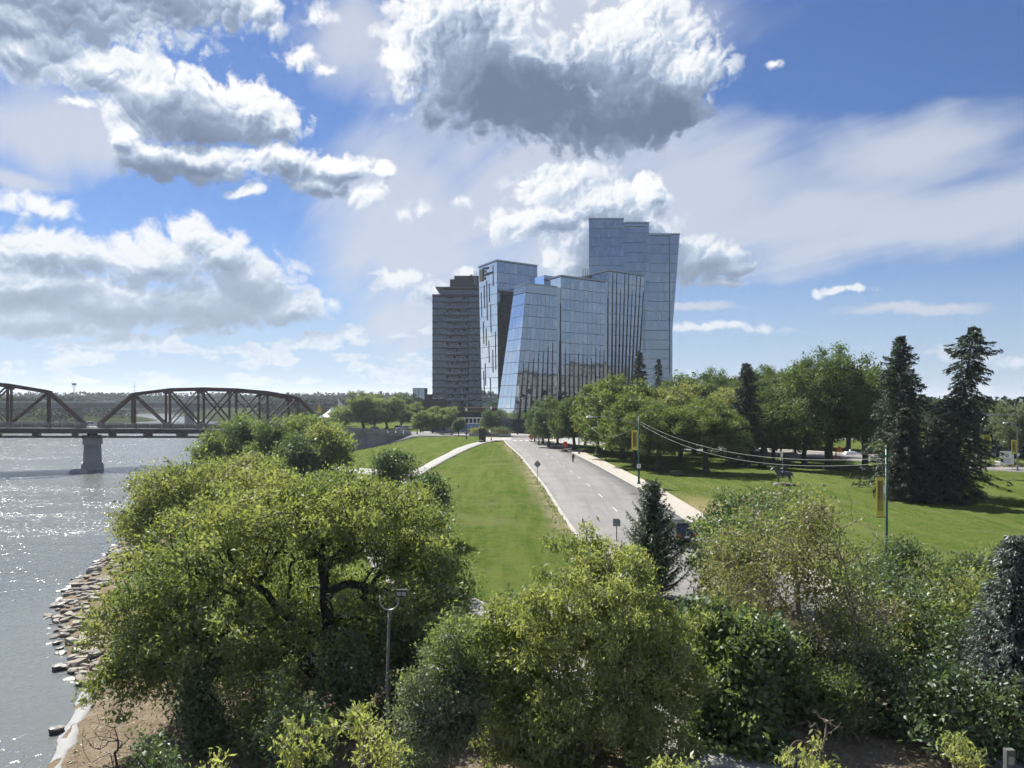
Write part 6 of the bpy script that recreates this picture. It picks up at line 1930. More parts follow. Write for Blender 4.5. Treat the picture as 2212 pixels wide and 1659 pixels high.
# avenue median and far sidewalk, hedge
LA = LINES['avenue']
med = ribbon('median', LA, -.9, .9, .11, walk_mat, seg=(int(np.argmin(np.abs(LA[:, 1] - 104))), int(np.argmin(np.abs(LA[:, 1] - 121))))) if LA[0, 1] > LA[-1, 1] else ribbon('median', LA, -.9, .9, .11, walk_mat, seg=(30, 62))
tag(med, 'pale concrete median on the avenue', 'median', kind='structure')
fw = ribbon('far_sidewalk', LA, -AVENUE_W - 2.2, -AVENUE_W, .10, walk_mat); tag(fw, 'pale sidewalk on the far side of the avenue', 'sidewalk', kind='structure')
for i, px in enumerate((2112, 2136, 2180, 2205)):
    b = spot(px, 133)
    tree('clipped_hedge', ['pale green hedge left of the white notice board', 'low hedge just behind the left yellow post', 'low hedge behind the right yellow post', 'low hedge at the right edge'][i], b, [(0, 0, .5, 1.3, .8, .5)], 500 + i, 'lime', leaf_n=30, leaf_size=.2, ntips=40, trunk_h=.2, trunk_r=.05, sigma=.2, cat='hedge', group='low hedges before the dark office', min_r=.02)

# ------------------------------------------------------------------ signs
def lozenge(s): return MB().add([(0, -.012, -s), (s, -.012, 0), (0, -.012, s), (-s, -.012, 0), (0, .012, -s), (s, .012, 0), (0, .012, s), (-s, .012, 0)], [(0, 1, 2, 3), (7, 6, 5, 4), (0, 4, 5, 1), (1, 5, 6, 2), (2, 6, 7, 3), (3, 7, 4, 0)])
b = spot(1161, 107)
r = empty('warning_sign', b, label='grey back of a diamond warning sign at the left kerb', cat='sign')
o = lozenge(.52); q = o.build('plate', sign_back, r); q.location = (0, -.05, 2.55)
MB().tube([(0, 0, -.2), (0, 0, 3.1)], .04, 6).build('pole', rail_steel, r)
b = spot(1332, 62)
r = empty('road_sign', b, label='grey back of a small square sign near the bottom of the road', cat='sign')
MB().prism([(-.3, -.3), (.3, -.3), (.3, .18), (.16, .3), (-.3, .3)], -.055, -.035, 'y').build('plate', sign_back, r); r.children[0].location = (0, 0, 2.75)
MB().bar((-.27, -.02, 2.85), (.27, -.02, 2.85), .03).build('stiffener', rail_steel, r)
MB().tube([(0, 0, -.2), (0, 0, 2.9)], .035, 6).build('pole', dark_steel, r)
# orange detour signs at the junction
def orange_stand(px, D, label, w=.9, h=.9, z=1.1, diamond=True):
    b = spot(px, D); r = empty('detour_sign', b, label=label, cat='sign')
    if diamond:
        q = lozenge(w * .72).build('plate', orange_sign, r); q.location = (0, 0, z)
    else:
        MB().prism([(-w / 2, -h / 2), (w / 2, -h / 2), (w / 2, h * .35), (w * .3, h / 2), (-w * .3, h / 2), (-w / 2, h * .35)], -.02, .02, 'y').build('plate', orange_sign, r); r.children[0].location = (0, 0, z)
    MB().bar((-w * .25, -.03, z + .05), (w * .2, -.03, z + .05), .12, .01).bar((w * .1, -.03, z + .25), (w * .28, -.03, z + .02), .1, .01).build('arrow', black_paint, r)
    MB().tube([(0, .03, 0), (0, .03, z)], .03, 5).build('pole', dark_steel, r)
    MB().bar((-.5, 0, .06), (.5, 0, .06), .08).bar((0, -.5, .06), (0, .5, .06), .08).build('stand', dark_steel, r)
    return r
orange_stand(1148.5, 211, 'orange diamond detour sign low at the junction', 1.3, 1.3, 1.5)
orange_stand(1149, 213, 'orange board above the low diamond at the junction', 1.2, 1.0, 2.9, False)
orange_stand(1221, 172, 'orange sign on the grass beside the far lamp post', .9, 1.2, 1.6, False)
orange_stand(1813, 150, 'orange diamond sign standing on the street behind the park', .9, .9, 1.9)
b = spot(1145, 214); sign_plate((b[0], b[1], b[2] + 3.6), .9, 1.4, white_paint, 'white keep right sign behind the orange detour boards', pole=3.6, marks=[(MB().bar((-.1, -.015, .3), (.15, -.015, -.3), .16, .004), black_paint, 'arrow')])
b = spot(1151, 214); r = empty('yield_sign', (b[0], b[1], b[2]), label='red and white yield triangle behind the orange detour boards', cat='sign')
MB().prism([(-.6, .5), (.6, .5), (0, -.55)], -.02, .0, 'y').build('plate', red_paint, r); r.children[0].location = (0, 0, 3.5)
MB().prism([(-.32, .33), (.32, .33), (0, -.22)], -.026, -.022, 'y').build('white_field', white_paint, r); r.children[1].location = (0, 0, 3.5)
MB().tube([(0, .03, 0), (0, .03, 3.6)], .04, 5).build('pole', dark_steel, r)
# chevron boards
def chevron(px, D, n, w, h, label):
    b = spot(px, D); r = empty('chevron_board', (b[0], b[1], b[2] + 1.5), label=label, cat='sign', group='chevron boards at the roundabout')
    MB().box((0, 0, 0), (w, .05, h)).build('board', black_paint, r)
    mb = MB(); s = w / n
    for k in range(n):
        x0 = -w / 2 + s * k + s * .15
        mb.add([(x0, -.03, h * .42), (x0 + s * .4, -.03, h * .42), (x0 + s * .75, -.03, 0), (x0 + s * .35, -.03, 0)], [(0, 1, 2, 3)])
        mb.add([(x0, -.03, -h * .42), (x0 + s * .4, -.03, -h * .42), (x0 + s * .75, -.03, 0), (x0 + s * .35, -.03, 0)], [(3, 2, 1, 0)])
    mb.build('chevron', yellow_paint, r)
    MB().tube([(0, .05, -1.5), (0, .05, h * .4)], .05, 5).build('pole', dark_steel, r)
chevron(1083, 243, 4, 2.8, 1.2, 'black and yellow chevron board right of the red car')
chevron(1045, 247, 4, 2.6, 1.0, 'black and yellow chevron board behind the red car')
# planters of tall grass at the roundabout
for i, (px, D, w_) in enumerate(((1031, 249, 5.0), (1072, 246, 5.5), (1090, 244, 4))):
    b = spot(px, D)
    pl_ = empty('planter', b, label=['stone planter of tall dry grass left of the red car', 'stone planter with shrubs behind the chevron board', 'low stone planter nearest the glass arris'][i], cat='planter')
    MB().box((0, 0, .45), (w_, 2.2, .9)).build('stone_box', concrete, pl_)
    r_ = np.random.default_rng(600 + i)
    c = r_.normal(size=(900, 3)) * np.array([w_ * .28, .7, .55]) + np.array([0, 0, 1.7]); c[:, 2] = np.maximum(c[:, 2], .95)
    link_mesh('foliage', leaves_mesh('foliage', c, .5, r_, -.5, .3, .5, mat=LEAF['olive' if i == 0 else 'grey']), None, pl_)

# street furniture near the junction
def black_lamp(px, D, H, label, twin=False, globe=False):
    b = spot(px, D); r = empty('plaza_lamp', b, label=label, cat='lamp post', group='black plaza lamps')
    MB().tube([(0, 0, -.2), (0, 0, H)], [.11, .07], 7).build('post', black_paint, r)
    MB().lathe([(.2, 0), (.2, .4), (.12, .55)], n=8).build('base', black_paint, r)
    for sx in ((-1, 1) if twin else (1,)):
        if globe:
            MB().lathe([(.12, 0), (.3, .3), (.3, .55), (.12, .85), (.04, .95)], (0, 0, H), 10).build('globe', lamp_glass, r)
        else:
            MB().bar((0, 0, H - .15), (sx * .9, 0, H), .07).box((sx * 1.2, 0, H), (1.0, .4, .16), top=.6).build('lamp_head', white_paint, r)
    return r
black_lamp(901, 245, 12, 'tall black plaza lamp at the bridge end, leftmost')
black_lamp(945, 262, 12, 'tall twin black plaza lamp behind the dark sedan', True)
black_lamp(1007.5, 226, 8.2, 'black globe lamp right of the dark sapling', globe=True)
black_lamp(1061, 219, 8.8, 'black globe lamp in front of the red car', globe=True)
black_lamp(1118, 254, 12, 'tall black plaza lamp before the glass arris')
black_lamp(1040, 262, 7.0, 'short plaza lamp left of the dark small tree')
b = spot(1042, 213)
r = empty('information_kiosk', b, label='black information kiosk with a poster, left of the footpath', cat='kiosk')
MB().box((0, 0, 1.75), (1.9, .5, 3.5)).build('case', black_paint, r)
MB().box((0, -.27, 1.8), (1.5, .03, 2.9)).build('poster', material('poster_green', (.045, .11, .06), .5, var=.6, scale=2.5), r)
MB().lathe([(.22, 0), (.22, .02)], (0, 0, 0), 12).build('badge', white_paint, r); r.children[-1].rotation_euler = (math.pi / 2, 0, 0); r.children[-1].location = (-.4, -.29, .75)
MB().box((0, 0, 3.6), (2.1, .7, .16)).build('cap', black_paint, r)
# blue hoarding with white frame
b = (PX(995, 276), 276, gz(PX(995, 276), 276))
r = empty('blue_hoarding', b, label='blue and white construction hoarding under a white frame', cat='hoarding')
hb = material('hoarding_blue', (.09, .25, .42), .6, var=.45, scale=.5)
for k in range(10): MB().box((-9.3 + k * 2.05, 0, 1.5), (2.0, .12, 3.0)).build('panel', hb, r)
for k in range(15): MB().box((-9.8 + k * 1.42, .2, 4.0), (.28, .25, 2.1)).build('frame_post', white_paint, r)
MB().box((.2, .2, 5.1), (20.6, .35, .35)).build('top_beam', white_paint, r); MB().box((.2, .2, 3.1), (20.6, .35, .3)).build('lower_beam', white_paint, r)
# bollard shrub stump by the corner
b = spot(1164, 196)
tree('pruned_stump', 'pruned shrub stump on the paved corner beside the detour signs', b, [(0, 0, 1.2, .6, .5, .7)], 610, 'dark', leaf_n=4, leaf_size=.3, ntips=10, trunk_h=.5, trunk_r=.16, sigma=.2, cat='shrub')

# ------------------------------------------------------------------ white tent
b = spot(716, 345)
tn = empty('festival_tent', b, label='white peaked festival tent with red side panels', cat='tent')
tw = material('tent_white', (.72, .72, .74), .6, var=.05)
def tent_roof(cx, w, z0, zt_, peak):
    mb = MB(); n = 10; rings = []
    for i in range(7):
        f = i / 6; rr = w * (1 - f) ** 1.6 + .15; z = z0 + (zt_ - z0) * f
        for k in range(n):
            a = 2 * math.pi * k / n
            mb.v.append((cx + peak * f + rr * math.cos(a), rr * math.sin(a), z))
    for i in range(6):
        for k in range(n):
            mb.f.append((i * n + k, i * n + (k + 1) % n, (i + 1) * n + (k + 1) % n, (i + 1) * n + k)); mb.m.append(0)
    return mb
tent_roof(0, 5.6, 4.0, 8.6, 0).build('roof', tw, tn)
tent_roof(6, 5.0, 4.0, 12.6, -3.0).build('roof', tw, tn)
for k in range(4): MB().box((-4.2 + k * 2.6, -4.2, 3.2), (2.4, .1, 1.7)).build('side_panel', material('tent_red', (.52, .10, .11), .6) if k == 0 else MATS['tent_red'], tn)
for sx in (-5, 0, 5): MB().tube([(sx, -4.2, 0), (sx, -4.2, 4.2)], .12, 6).build('tent_post', white_paint, tn)
fl = MB().add([(-6.6, 0, 6.0), (-4.6, 0, 6.0), (-5.5, 0, 12), (-6.6, .1, 6.0), (-4.6, .1, 6.0), (-5.5, .1, 12)], [(0, 1, 2), (5, 4, 3), (0, 3, 4, 1), (1, 4, 5, 2), (2, 5, 3, 0)])
o = fl.build('yellow_pennant', yellow_paint); o.location = b; tag(o, 'tall yellow pennant beside the white tent', 'flag')
MB().tube([(-5.6, .05, 0), (-5.6, .05, 12)], .1, 6).build('pole', dark_steel, o)
# masts on the far horizon
for i, (px, D, yt, lab) in enumerate(((160, 620, 830, 'tall light mast on the motorway, left of the truss'), (291, 980, 826, 'power pylon with crossarms above the truss hip'), (660, 1050, 848, 'thin pylon on the horizon right of the truss'), (739, 1000, 846, 'pair of pylons above the white tent'))):
    b = spot(px, D); H = HC + (HY - yt) / F * D - b[2]
    r = empty('far_mast', b, label=lab, cat='mast')
    MB().tube([(0, 0, 0), (0, 0, H)], [.5, .25], 5).build('mast', rail_steel, r)
    if i == 0: MB().box((0, 0, H), (3.2, 1.2, 1.8)).build('light_cluster', rail_steel, r)
    else:
        for f in (.75, .88): MB().bar((-4, 0, H * f), (4, 0, H * f), .4).build('crossarm', rail_steel, r)

# ------------------------------------------------------------------ foreground floodlight, post, hoop
b = (PX(836, 34), 34.0, gz(PX(836, 34), 34))
fl_ = empty('floodlight_pole', b, label='grey wooden floodlight pole among the undergrowth', cat='floodlight')
ztop = P(836, 1318, 34).z - b[2]
MB().tube([(0, 0, -.3), (0.02, 0, ztop * .5), (.10, 0, ztop)], [.085, .075, .06], 8).build('pole', material('grey_pole', (.15, .15, .145), .85, var=.4, scale=3, bump=.4), fl_, smooth=True)
arc = [(.10 + .42 * math.cos(a), 0, ztop + .42 + .42 * math.sin(a)) for a in [math.pi + math.pi * k / 10 for k in range(11)]]
arc = [(-.32, 0, ztop + .62)] + arc + [(.52, 0, ztop + .62)]
MB().tube(arc, .035, 6).build('twin_arm', rail_steel, fl_, smooth=True)
hd = MB().box((.66, -.06, ztop + .78), (.5, .26, .30), top=.92).build('lamp_box', black_paint, fl_)
for kx in (-.11, .11): MB().box((.66 + kx, -.2, ztop + .77), (.18, .02, .17)).build('lens', rail_steel, hd)
# grey marker post bottom right
b = spot(2180, 17.2)
mp = empty('marker_post', b, label='grey square marker post at the bottom right corner', cat='post')
MB().box((0, 0, .0), (.2, .14, 2 * (P(2180, 1618, 17.2).z - b[2])), top=.96).build('post', material('post_grey', (.085, .09, .09), .8, var=.25, scale=8), mp)
MB().box((0, -.075, P(2180, 1640, 17.2).z - b[2]), (.12, .01, .18)).build('reflector', sign_back, mp)
# two rusty hoops (bicycle racks) on the bare soil
for i, (px, py, D, lab) in enumerate(((1728, 1605, 23.5, 'rusty hoop standing on the bare soil, left of two'), (1768, 1622, 23.0, 'rusty hoop standing on the bare soil, right of two'))):
    b = spot(px, D)
    z0 = P(px, py, D).z - .35
    n = 14; arc = [(.36 * math.cos(math.pi * k / n), .1 * math.sin(math.pi * k / n), .36 * math.sin(math.pi * k / n)) for k in range(n + 1)]
    arc = [(.36, 0, b[2] - z0 - .1)] + arc + [(-.36, 0, b[2] - z0 - .1)]
    o = MB().tube(arc, .035, 6).build('bike_hoop', rust_steel, smooth=True); o.location = (b[0], b[1], z0); o.rotation_euler = (0, 0, .3 + i * .5)
    tag(o, lab, 'hoop')
# barricade and cones behind the park
b = spot(1714, 146)
bc = empty('barricade_blocks', b, label='dark concrete barricade blocks at the edge of the street behind the park', cat='barricade')
MB().box((-1, 0, .8), (2.6, 1.2, 1.6), top=.9).build('block', concrete_dark, bc); MB().box((1.4, .4, .6), (2.2, 1.1, 1.2), top=.9).build('block', concrete_dark, bc)
for i, (px, D) in enumerate(((1785, 155), (1795, 154), (1806, 153))):
    b = spot(px, D)
    c = empty('traffic_cone', b, label='orange traffic cone, %s of three by the orange diamond sign' % ('left', 'middle', 'right')[i], cat='cone')
    MB().lathe([(.3, .05), (.28, .08), (.06, 1.1), (.05, 1.12)], n=9).build('cone', orange_sign, c); MB().box((0, 0, .03), (.7, .7, .06)).build('base', orange_sign, c)
# ------------------------------------------------------------------ vehicles
tail_red = material('tail_lamp', (.45, .015, .012), .25, var=0)
head_lens = material('head_lamp', (.7, .72, .75), .15, var=0)
def paint(name, c): return material(name, c, .28, .15, var=.04, coat=.6)
def car(loc, rz, pm, label, kind='suv', L=4.7, W=1.86, H=1.7, name='parked_car', bed=False):
    r = empty(name, loc, rz, label=label, cat='truck' if bed else 'car')
    g = .22; belt = H * .58
    if kind == 'suv':
        body = [(-L * .5, g + .12), (-L * .5, belt * .8), (-L * .485, belt), (L * .19, belt), (L * .30, belt * .97), (L * .47, belt * .84), (L * .5, belt * .66), (L * .5, g + .1)]
        cab_b = (-L * .475, L * .22); cab_t = (-L * .40, L * .06)
    elif kind == 'sedan':
        body = [(-L * .5, g + .12), (-L * .5, belt * .82), (-L * .47, belt * .97), (-L * .28, belt), (L * .16, belt), (L * .3, belt * .94), (L * .48, belt * .8), (L * .5, belt * .6), (L * .5, g + .1)]
        cab_b = (-L * .34, L * .20); cab_t = (-L * .20, L * .05)
    else:
        body = [(-L * .5, g + .2), (-L * .5, belt), (-L * .12, belt), (L * .2, belt), (L * .3, belt * .97), (L * .48, belt * .86), (L * .5, belt * .66), (L * .5, g + .2)]
        cab_b = (-L * .12, L * .22); cab_t = (-L * .09, L * .08)
    # body: side profile lofted across with tumble
    n = len(body); vs = []; fs = []
    for (yy, sx) in ((-W / 2, .97), (-W / 2 * .98, 1.0), (W / 2 * .98, 1.0), (W / 2, .97)):
        for (x, z) in body:
            inset = 0 if abs(yy) < W / 2 * .99 else .04
            vs.append((x * sx, yy * (1 - (.05 if z > belt * .75 else 0)), z - inset * (1 if z > belt * .5 else -1)))
    for k in range(3):
        for i in range(n):
            j = (i + 1) % n
            fs.append((k * n + i, k * n + j, (k + 1) * n + j, (k + 1) * n + i))
    fs.append(tuple(range(n - 1, -1, -1))); fs.append(tuple(3 * n + i for i in range(n)))
    MB().add(vs, fs).build('body', pm, r)
    # cabin
    wb, wt = W * .45, W * .37
    cv = [(cab_b[0], -wb, belt - .02), (cab_b[1], -wb, belt - .02), (cab_b[1], wb, belt - .02), (cab_b[0], wb, belt - .02),
          (cab_t[0], -wt, H - .06), (cab_t[1], -wt, H - .06), (cab_t[1], wt, H - .06), (cab_t[0], wt, H - .06)]
    MB().add(cv, [(0, 1, 5, 4), (1, 2, 6, 5), (2, 3, 7, 6), (3, 0, 4, 7), (4, 5, 6, 7)]).build('window', glass_clear, r)
    MB().box(((cab_t[0] + cab_t[1]) / 2, 0, H - .03), (cab_t[1] - cab_t[0] + .12, wt * 2 + .06, .07), top=.95).build('roof', pm, r)
    pil = None
    for s in (-1, 1):
        for (a, b_) in ((0, 4), (1, 5)):
            A = Vector(cv[a]); B_ = Vector(cv[b_]); A.y = wb * s; B_.y = wt * s
            if L > 4.65: MB().bar(A, B_, .09, .07).build('pillar', pm, r)
        m0 = Vector(((cab_b[0] + cab_b[1]) / 2, wb * s, belt)); m1 = Vector(((cab_t[0] + cab_t[1]) / 2, wt * s, H - .06)); MB().bar(m0, m1, .09, .05).build('pillar', pm, r)
    for sx in (-.31, .31):
        for s in (-1, 1):
            w_ = empty('wheel', (L * sx, s * (W / 2 - .1), .34)); w_.parent = r
            t_ = MB().lathe([(.2, -.11), (.33, -.11), (.345, -.06), (.345, .06), (.33, .11), (.2, .11)], n=14).build('tyre', rubber, w_); t_.rotation_euler = (math.pi / 2, 0, 0)
            rm = MB().lathe([(.21, -.115), (.21, .115)], n=12).build('rim', chrome, w_); rm.rotation_euler = (math.pi / 2, 0, 0)
    for s in (-1, 1):
        MB().box((-L * .495, s * W * .38, belt * .78), (.1, .34, .2)).build('tail_light', tail_red, r)
        MB().box((L * .49, s * W * .36, belt * .66), (.1, .38, .16)).build('headlight', head_lens, r)
        MB().box((cab_b[1] - .25, s * (W / 2 + .06), belt + .06), (.16, .2, .14)).build('mirror', pm, r)
    MB().box((-L * .5 - .012, 0, belt * .62), (.02, .42, .16)).build('number_plate', white_paint, r)
    MB().box((-L * .5, 0, g + .22), (.14, W * .92, .2)).box((L * .5, 0, g + .2), (.14, W * .9, .22)).build('bumper', black_paint, r)
    if bed:
        MB().box((-L * .31, 0, belt - .12), (L * .34, W * .8, .26)).build('load_bed', black_paint, r)
    return r
def heading(line, D):
    i = int(np.argmin(np.abs(line[:, 1] - D))); i = min(max(i, 1), len(line) - 2)
    d = line[i + 1] - line[i - 1]
    return math.atan2(d[1], d[0])
b = spot(1460, 68)
car((b[0] + .25, b[1], b[2] + .01), heading(RL, 68) + math.pi, paint('black_car_paint', (.010, .011, .014)), 'black SUV parked at the sidewalk behind the feathery conifer', 'suv', 4.7, 1.9, 1.72)
b = spot(1052, 238)
car((b[0], b[1], b[2] + .05), .0, paint('red_car_paint', (.085, .012, .016)), 'dark red SUV turning at the junction', 'suv', 4.9, 1.9, 1.8)
b = spot(966, 251)
car((b[0], b[1], b[2] + .05), -.05, paint('plum_car_paint', (.055, .045, .055)), 'dark sedan on the cross street', 'sedan', 4.9, 1.85, 1.45)
b = spot(1010, 259)
car((b[0], b[1], b[2] + .05), math.pi * .55, paint('silver_blue_paint', (.18, .20, .23)), 'grey car beside the blue hoarding', 'suv', 4.6, 1.85, 1.65)
wp = paint('white_car_paint', (.62, .63, .64))
b = spot(860, 262)
car((b[0], b[1], gz(b[0], b[1]) + .25), math.pi + .35, wp, 'white pickup truck behind the approach railing', 'pickup', 5.8, 1.95, 1.85, bed=True)
for i, (px, D, rz, m, k, lab) in enumerate(((813, 283, .3, paint('slate_paint', (.05, .055, .06)), 'suv', 'dark car parked behind the approach screens'), (862, 300, 1.2, wp, 'suv', 'white van like car under the street trees, leftmost'), (873, 296, 1.4, wp, 'suv', 'white car under the street trees, middle'), (883, 298, 1.3, wp, 'suv', 'white car under the street trees, rightmost'), (927, 285, .2, wp, 'sedan', 'white sedan behind the small street tree'), (922, 276, .1, MATS['slate_paint'], 'suv', 'dark car behind the small street tree'))):
    b = spot(px, D)
    car((b[0], b[1], b[2] + .05), rz, m, lab, k, H=1.75 if k == 'suv' else 1.45, name='parked_car')
# car on the truss bridge
q = BPT(-PAN - 1.5, -.35, 3.2)
car(tuple(q), math.atan2(bd.y, bd.x), wp, 'white car driving over the truss bridge', 'sedan', 4.7, 1.85, 1.5)
for i, s in enumerate((40, 78, 150, 196)):
    p = A + dd * s - nn * 4 + Vector((0, 0, .45))
    car(tuple(p), math.atan2(dd.y, dd.x), wp, 'white vehicle on the far motorway bridge, %s' % ('leftmost', 'second from the left', 'third from the left', 'rightmost')[i], 'suv', 5.2 + 2 * (i == 1), 2.0, 2.1)

# ------------------------------------------------------------------ figures (skinned skeletons)
def skinned(name, joints, edges, mat, parent=None, loc=(0, 0, 0), rz=0.0, root=0, sub=1):
    """joints: list of (x,y,z,radius)"""
    me = bpy.data.meshes.new(name)
    me.from_pydata([j[:3] for j in joints], edges, [])
    o = bpy.data.objects.new(name, me); COL.objects.link(o)
    o.modifiers.new('skin', 'SKIN')
    sv = me.skin_vertices[0] if len(me.skin_vertices) else None
    if sv is None:
        bpy.context.view_layer.objects.active = o
        bpy.ops.mesh.customdata_skin_add()
        sv = me.skin_vertices[0]
    for i, j in enumerate(joints):
        rr = j[3] if not hasattr(j[3], '__len__') else j[3]
        sv.data[i].radius = (rr, rr) if not hasattr(rr, '__len__') else rr
        sv.data[i].use_root = (i == root)
    s = o.modifiers.new('sub', 'SUBSURF'); s.levels = sub; s.render_levels = sub
    dg = bpy.context.evaluated_depsgraph_get()
    m2 = bpy.data.meshes.new_from_object(o.evaluated_get(dg))
    bpy.data.objects.remove(o)
    m2.materials.clear(); m2.materials.append(mat)
    m2.polygons.foreach_set('use_smooth', [True] * len(m2.polygons))
    return link_mesh(name, m2, None, parent, loc, rz)

def human_joints(pose):
    return pose
# cyclist coming towards the viewer, leaning on the bars
b = spot(1238, 141); hd_ = heading(RL, 141)
cloth_black = material('black_cycling_clothes', (.012, .012, .014), .8, var=.2)
skin_m = material('skin', (.42, .26, .19), .55, var=.1)
bike = empty('bicycle', (b[0], b[1], b[2]), hd_, label='racing bicycle ridden along the right lane', cat='bicycle')
def wheel(x):
    w_ = empty('wheel', (x, 0, .345)); w_.parent = bike
    n = 20
    MB().tube([(.325 * math.cos(2 * math.pi * k / n), 0, .325 * math.sin(2 * math.pi * k / n)) for k in range(n + 1)], .016, 5, cap=False).build('tyre', rubber, w_)
    sp = MB()
    for k in range(8):
        a = 2 * math.pi * k / 8; sp.bar((0, 0, 0), (.31 * math.cos(a), 0, .31 * math.sin(a)), .006)
    sp.build('spokes', rail_steel, w_)
wheel(-.5); wheel(.5)
frame_red = paint('frame_red', (.30, .03, .05))
MB().tube([(-.5, 0, .345), (-.05, 0, .29), (-.17, 0, .78), (-.5, 0, .345)], .02, 6).tube([(-.05, 0, .29), (.36, 0, .74), (.38, 0, .86)], .024, 6).tube([(-.15, 0, .76), (.37, 0, .8)], .02, 6).tube([(.37, 0, .8), (.5, 0, .345)], .018, 6).build('frame', frame_red, bike)
MB().tube([(.42, -.21, .80), (.50, -.21, .88), (.44, -.2, .94), (.40, 0, .94), (.44, .2, .94), (.50, .21, .88), (.42, .21, .80)], .016, 6).tube([(.38, 0, .86), (.40, 0, .94)], .018, 6).build('handlebar', black_paint, bike)
MB().tube([(-.17, 0, .78), (-.19, 0, .93)], .014, 6).box((-.19, 0, .95), (.26, .13, .05), top=.8).build('saddle', black_paint, bike)
MB().tube([(-.05, -.09, .29), (-.05, -.09, .14)], .014, 5).tube([(-.05, .09, .29), (-.05, .09, .44)], .014, 5).box((-.05, -.13, .13), (.1, .08, .025)).box((-.05, .13, .45), (.1, .08, .025)).build('pedals', black_paint, bike)
rider = empty('person', (b[0], b[1], b[2]), hd_, label='cyclist in black bent over the handlebar, riding towards the viewer', cat='person')
J = [(-.20, 0, 1.0, .145), (-.10, 0, 1.16, .135), (.06, 0, 1.30, .15), (.20, 0, 1.38, .13), (.27, 0, 1.44, .062), (.33, 0, 1.53, .085), (.37, 0, 1.60, .095), (.37, 0, 1.68, .06),
     (.19, -.17, 1.36, .065), (.30, -.23, 1.14, .048), (.44, -.205, .955, .034), (.19, .17, 1.36, .065), (.30, .23, 1.14, .048), (.44, .205, .955, .034),
     (-.15, -.11, .96, .095), (.17, -.12, .66, .066), (-.04, -.12, .24, .046), (.06, -.13, .165, .036), (-.15, .11, .96, .095), (.22, .12, .82, .066), (.02, .12, .53, .048), (.07, .13, .475, .036)]
E = [(0, 1), (1, 2), (2, 3), (3, 4), (4, 5), (5, 6), (6, 7), (3, 8), (8, 9), (9, 10), (3, 11), (11, 12), (12, 13), (0, 14), (14, 15), (15, 16), (16, 17), (0, 18), (18, 19), (19, 20), (20, 21)]
body = skinned('body', J, E, cloth_black, rider)
MB().lathe([(.115, -.02), (.12, .04), (.09, .1), (.03, .125)], (.365, 0, 1.63), 12).build('helmet', black_paint, rider, smooth=True)
MB().lathe([(.03, -.06), (.075, -.02), (.082, .03), (.07, .08)], (.40, 0, 1.565), 10).build('face', skin_m, rider, smooth=True)
for s in (-1, 1):
    hj = [(.435, s * .205, .965, .03), (.465, s * .208, .945, .032), (.485, s * .206, .915, .026)]
    hand = skinned('hand', hj, [(0, 1), (1, 2)], skin_m, rider)
    fm = MB()
    for k in range(4):
        yy = s * (.178 + k * .019); fm.tube([(.47, yy, .955), (.505, yy, .935), (.50, yy, .90), (.475, yy, .885)], [.010, .010, .009, .007], 5)
    fm.tube([(.455, s * .175, .95), (.47, s * .165, .92), (.485, s * .17, .90)], [.011, .010, .008], 5)
    fm.build('fingers', skin_m, hand)

# equestrian statue
b = spot(1692, 104)
st_ = empty('equestrian_statue', (b[0], b[1], b[2]), math.radians(182), label='dark bronze statue of a rider on horseback on the lawn', cat='statue')
ph = .22
MB().box((0, 0, ph / 2 - .2), (2.6, 1.0, ph + .4), top=.9).box((0, 0, .0), (2.8, 1.2, .3)).build('pedestal', concrete_dark, st_)
Hj = [(-.85, 0, 1.32, (.33, .36)), (-.35, 0, 1.27, (.36, .38)), (.20, 0, 1.27, (.36, .40)), (.62, 0, 1.40, (.30, .34)), (.95, 0, 1.72, (.17, .24)), (1.22, 0, 2.0, (.13, .19)), (1.44, 0, 1.98, (.12, .15)), (1.72, 0, 1.76, (.085, .09)), (1.84, 0, 1.68, (.07, .075)),
      (.62, -.2, 1.1, .15), (.66, -.2, .66, .085), (.62, -.2, .30, .06), (.66, -.2, .06, .08), (.66, .2, 1.1, .15), (.74, .2, .66, .085), (.70, .2, .30, .06), (.74, .2, .06, .08),
      (-.88, -.2, 1.05, .2), (-.72, -.2, .78, .12), (-.96, -.2, .48, .075), (-.92, -.2, .26, .06), (-.88, -.2, .06, .08), (-.88, .2, 1.05, .2), (-.80, .2, .78, .12), (-1.04, .2, .48, .075), (-1.0, .2, .26, .06), (-.96, .2, .06, .08),
      (-1.15, 0, 1.42, .07), (-1.3, 0, 1.1, .09), (-1.34, 0, .7, .06), (1.25, -.08, 2.2, .04), (1.25, .08, 2.2, .04)]
He = [(0, 1), (1, 2), (2, 3), (3, 4), (4, 5), (5, 6), (6, 7), (7, 8), (3, 9), (9, 10), (10, 11), (11, 12), (3, 13), (13, 14), (14, 15), (15, 16), (0, 17), (17, 18), (18, 19), (19, 20), (20, 21), (0, 22), (22, 23), (23, 24), (24, 25), (25, 26), (0, 27), (27, 28), (28, 29), (5, 30), (5, 31)]
Hs = [(x, y, z + ph, r_) for x, y, z, r_ in Hj]
skinned('horse', Hs, He, bronze, st_, root=1)
Rj = [(.0, 0, 1.70, .2), (.0, 0, 1.95, .19), (.02, 0, 2.22, .2), (.02, 0, 2.36, .12), (.04, 0, 2.46, .065), (.06, 0, 2.57, .1), (.06, 0, 2.68, .085),
      (.03, -.23, 2.28, .085), (.12, -.28, 2.0, .065), (.42, -.16, 1.88, .05), (.03, .23, 2.28, .085), (.12, .28, 2.0, .065), (.42, .16, 1.88, .05),
      (.05, -.26, 1.62, .13), (.30, -.40, 1.32, .10), (.18, -.42, .92, .07), (.32, -.43, .84, .05), (.05, .26, 1.62, .13), (.30, .40, 1.32, .10), (.18, .42, .92, .07), (.32, .43, .84, .05)]
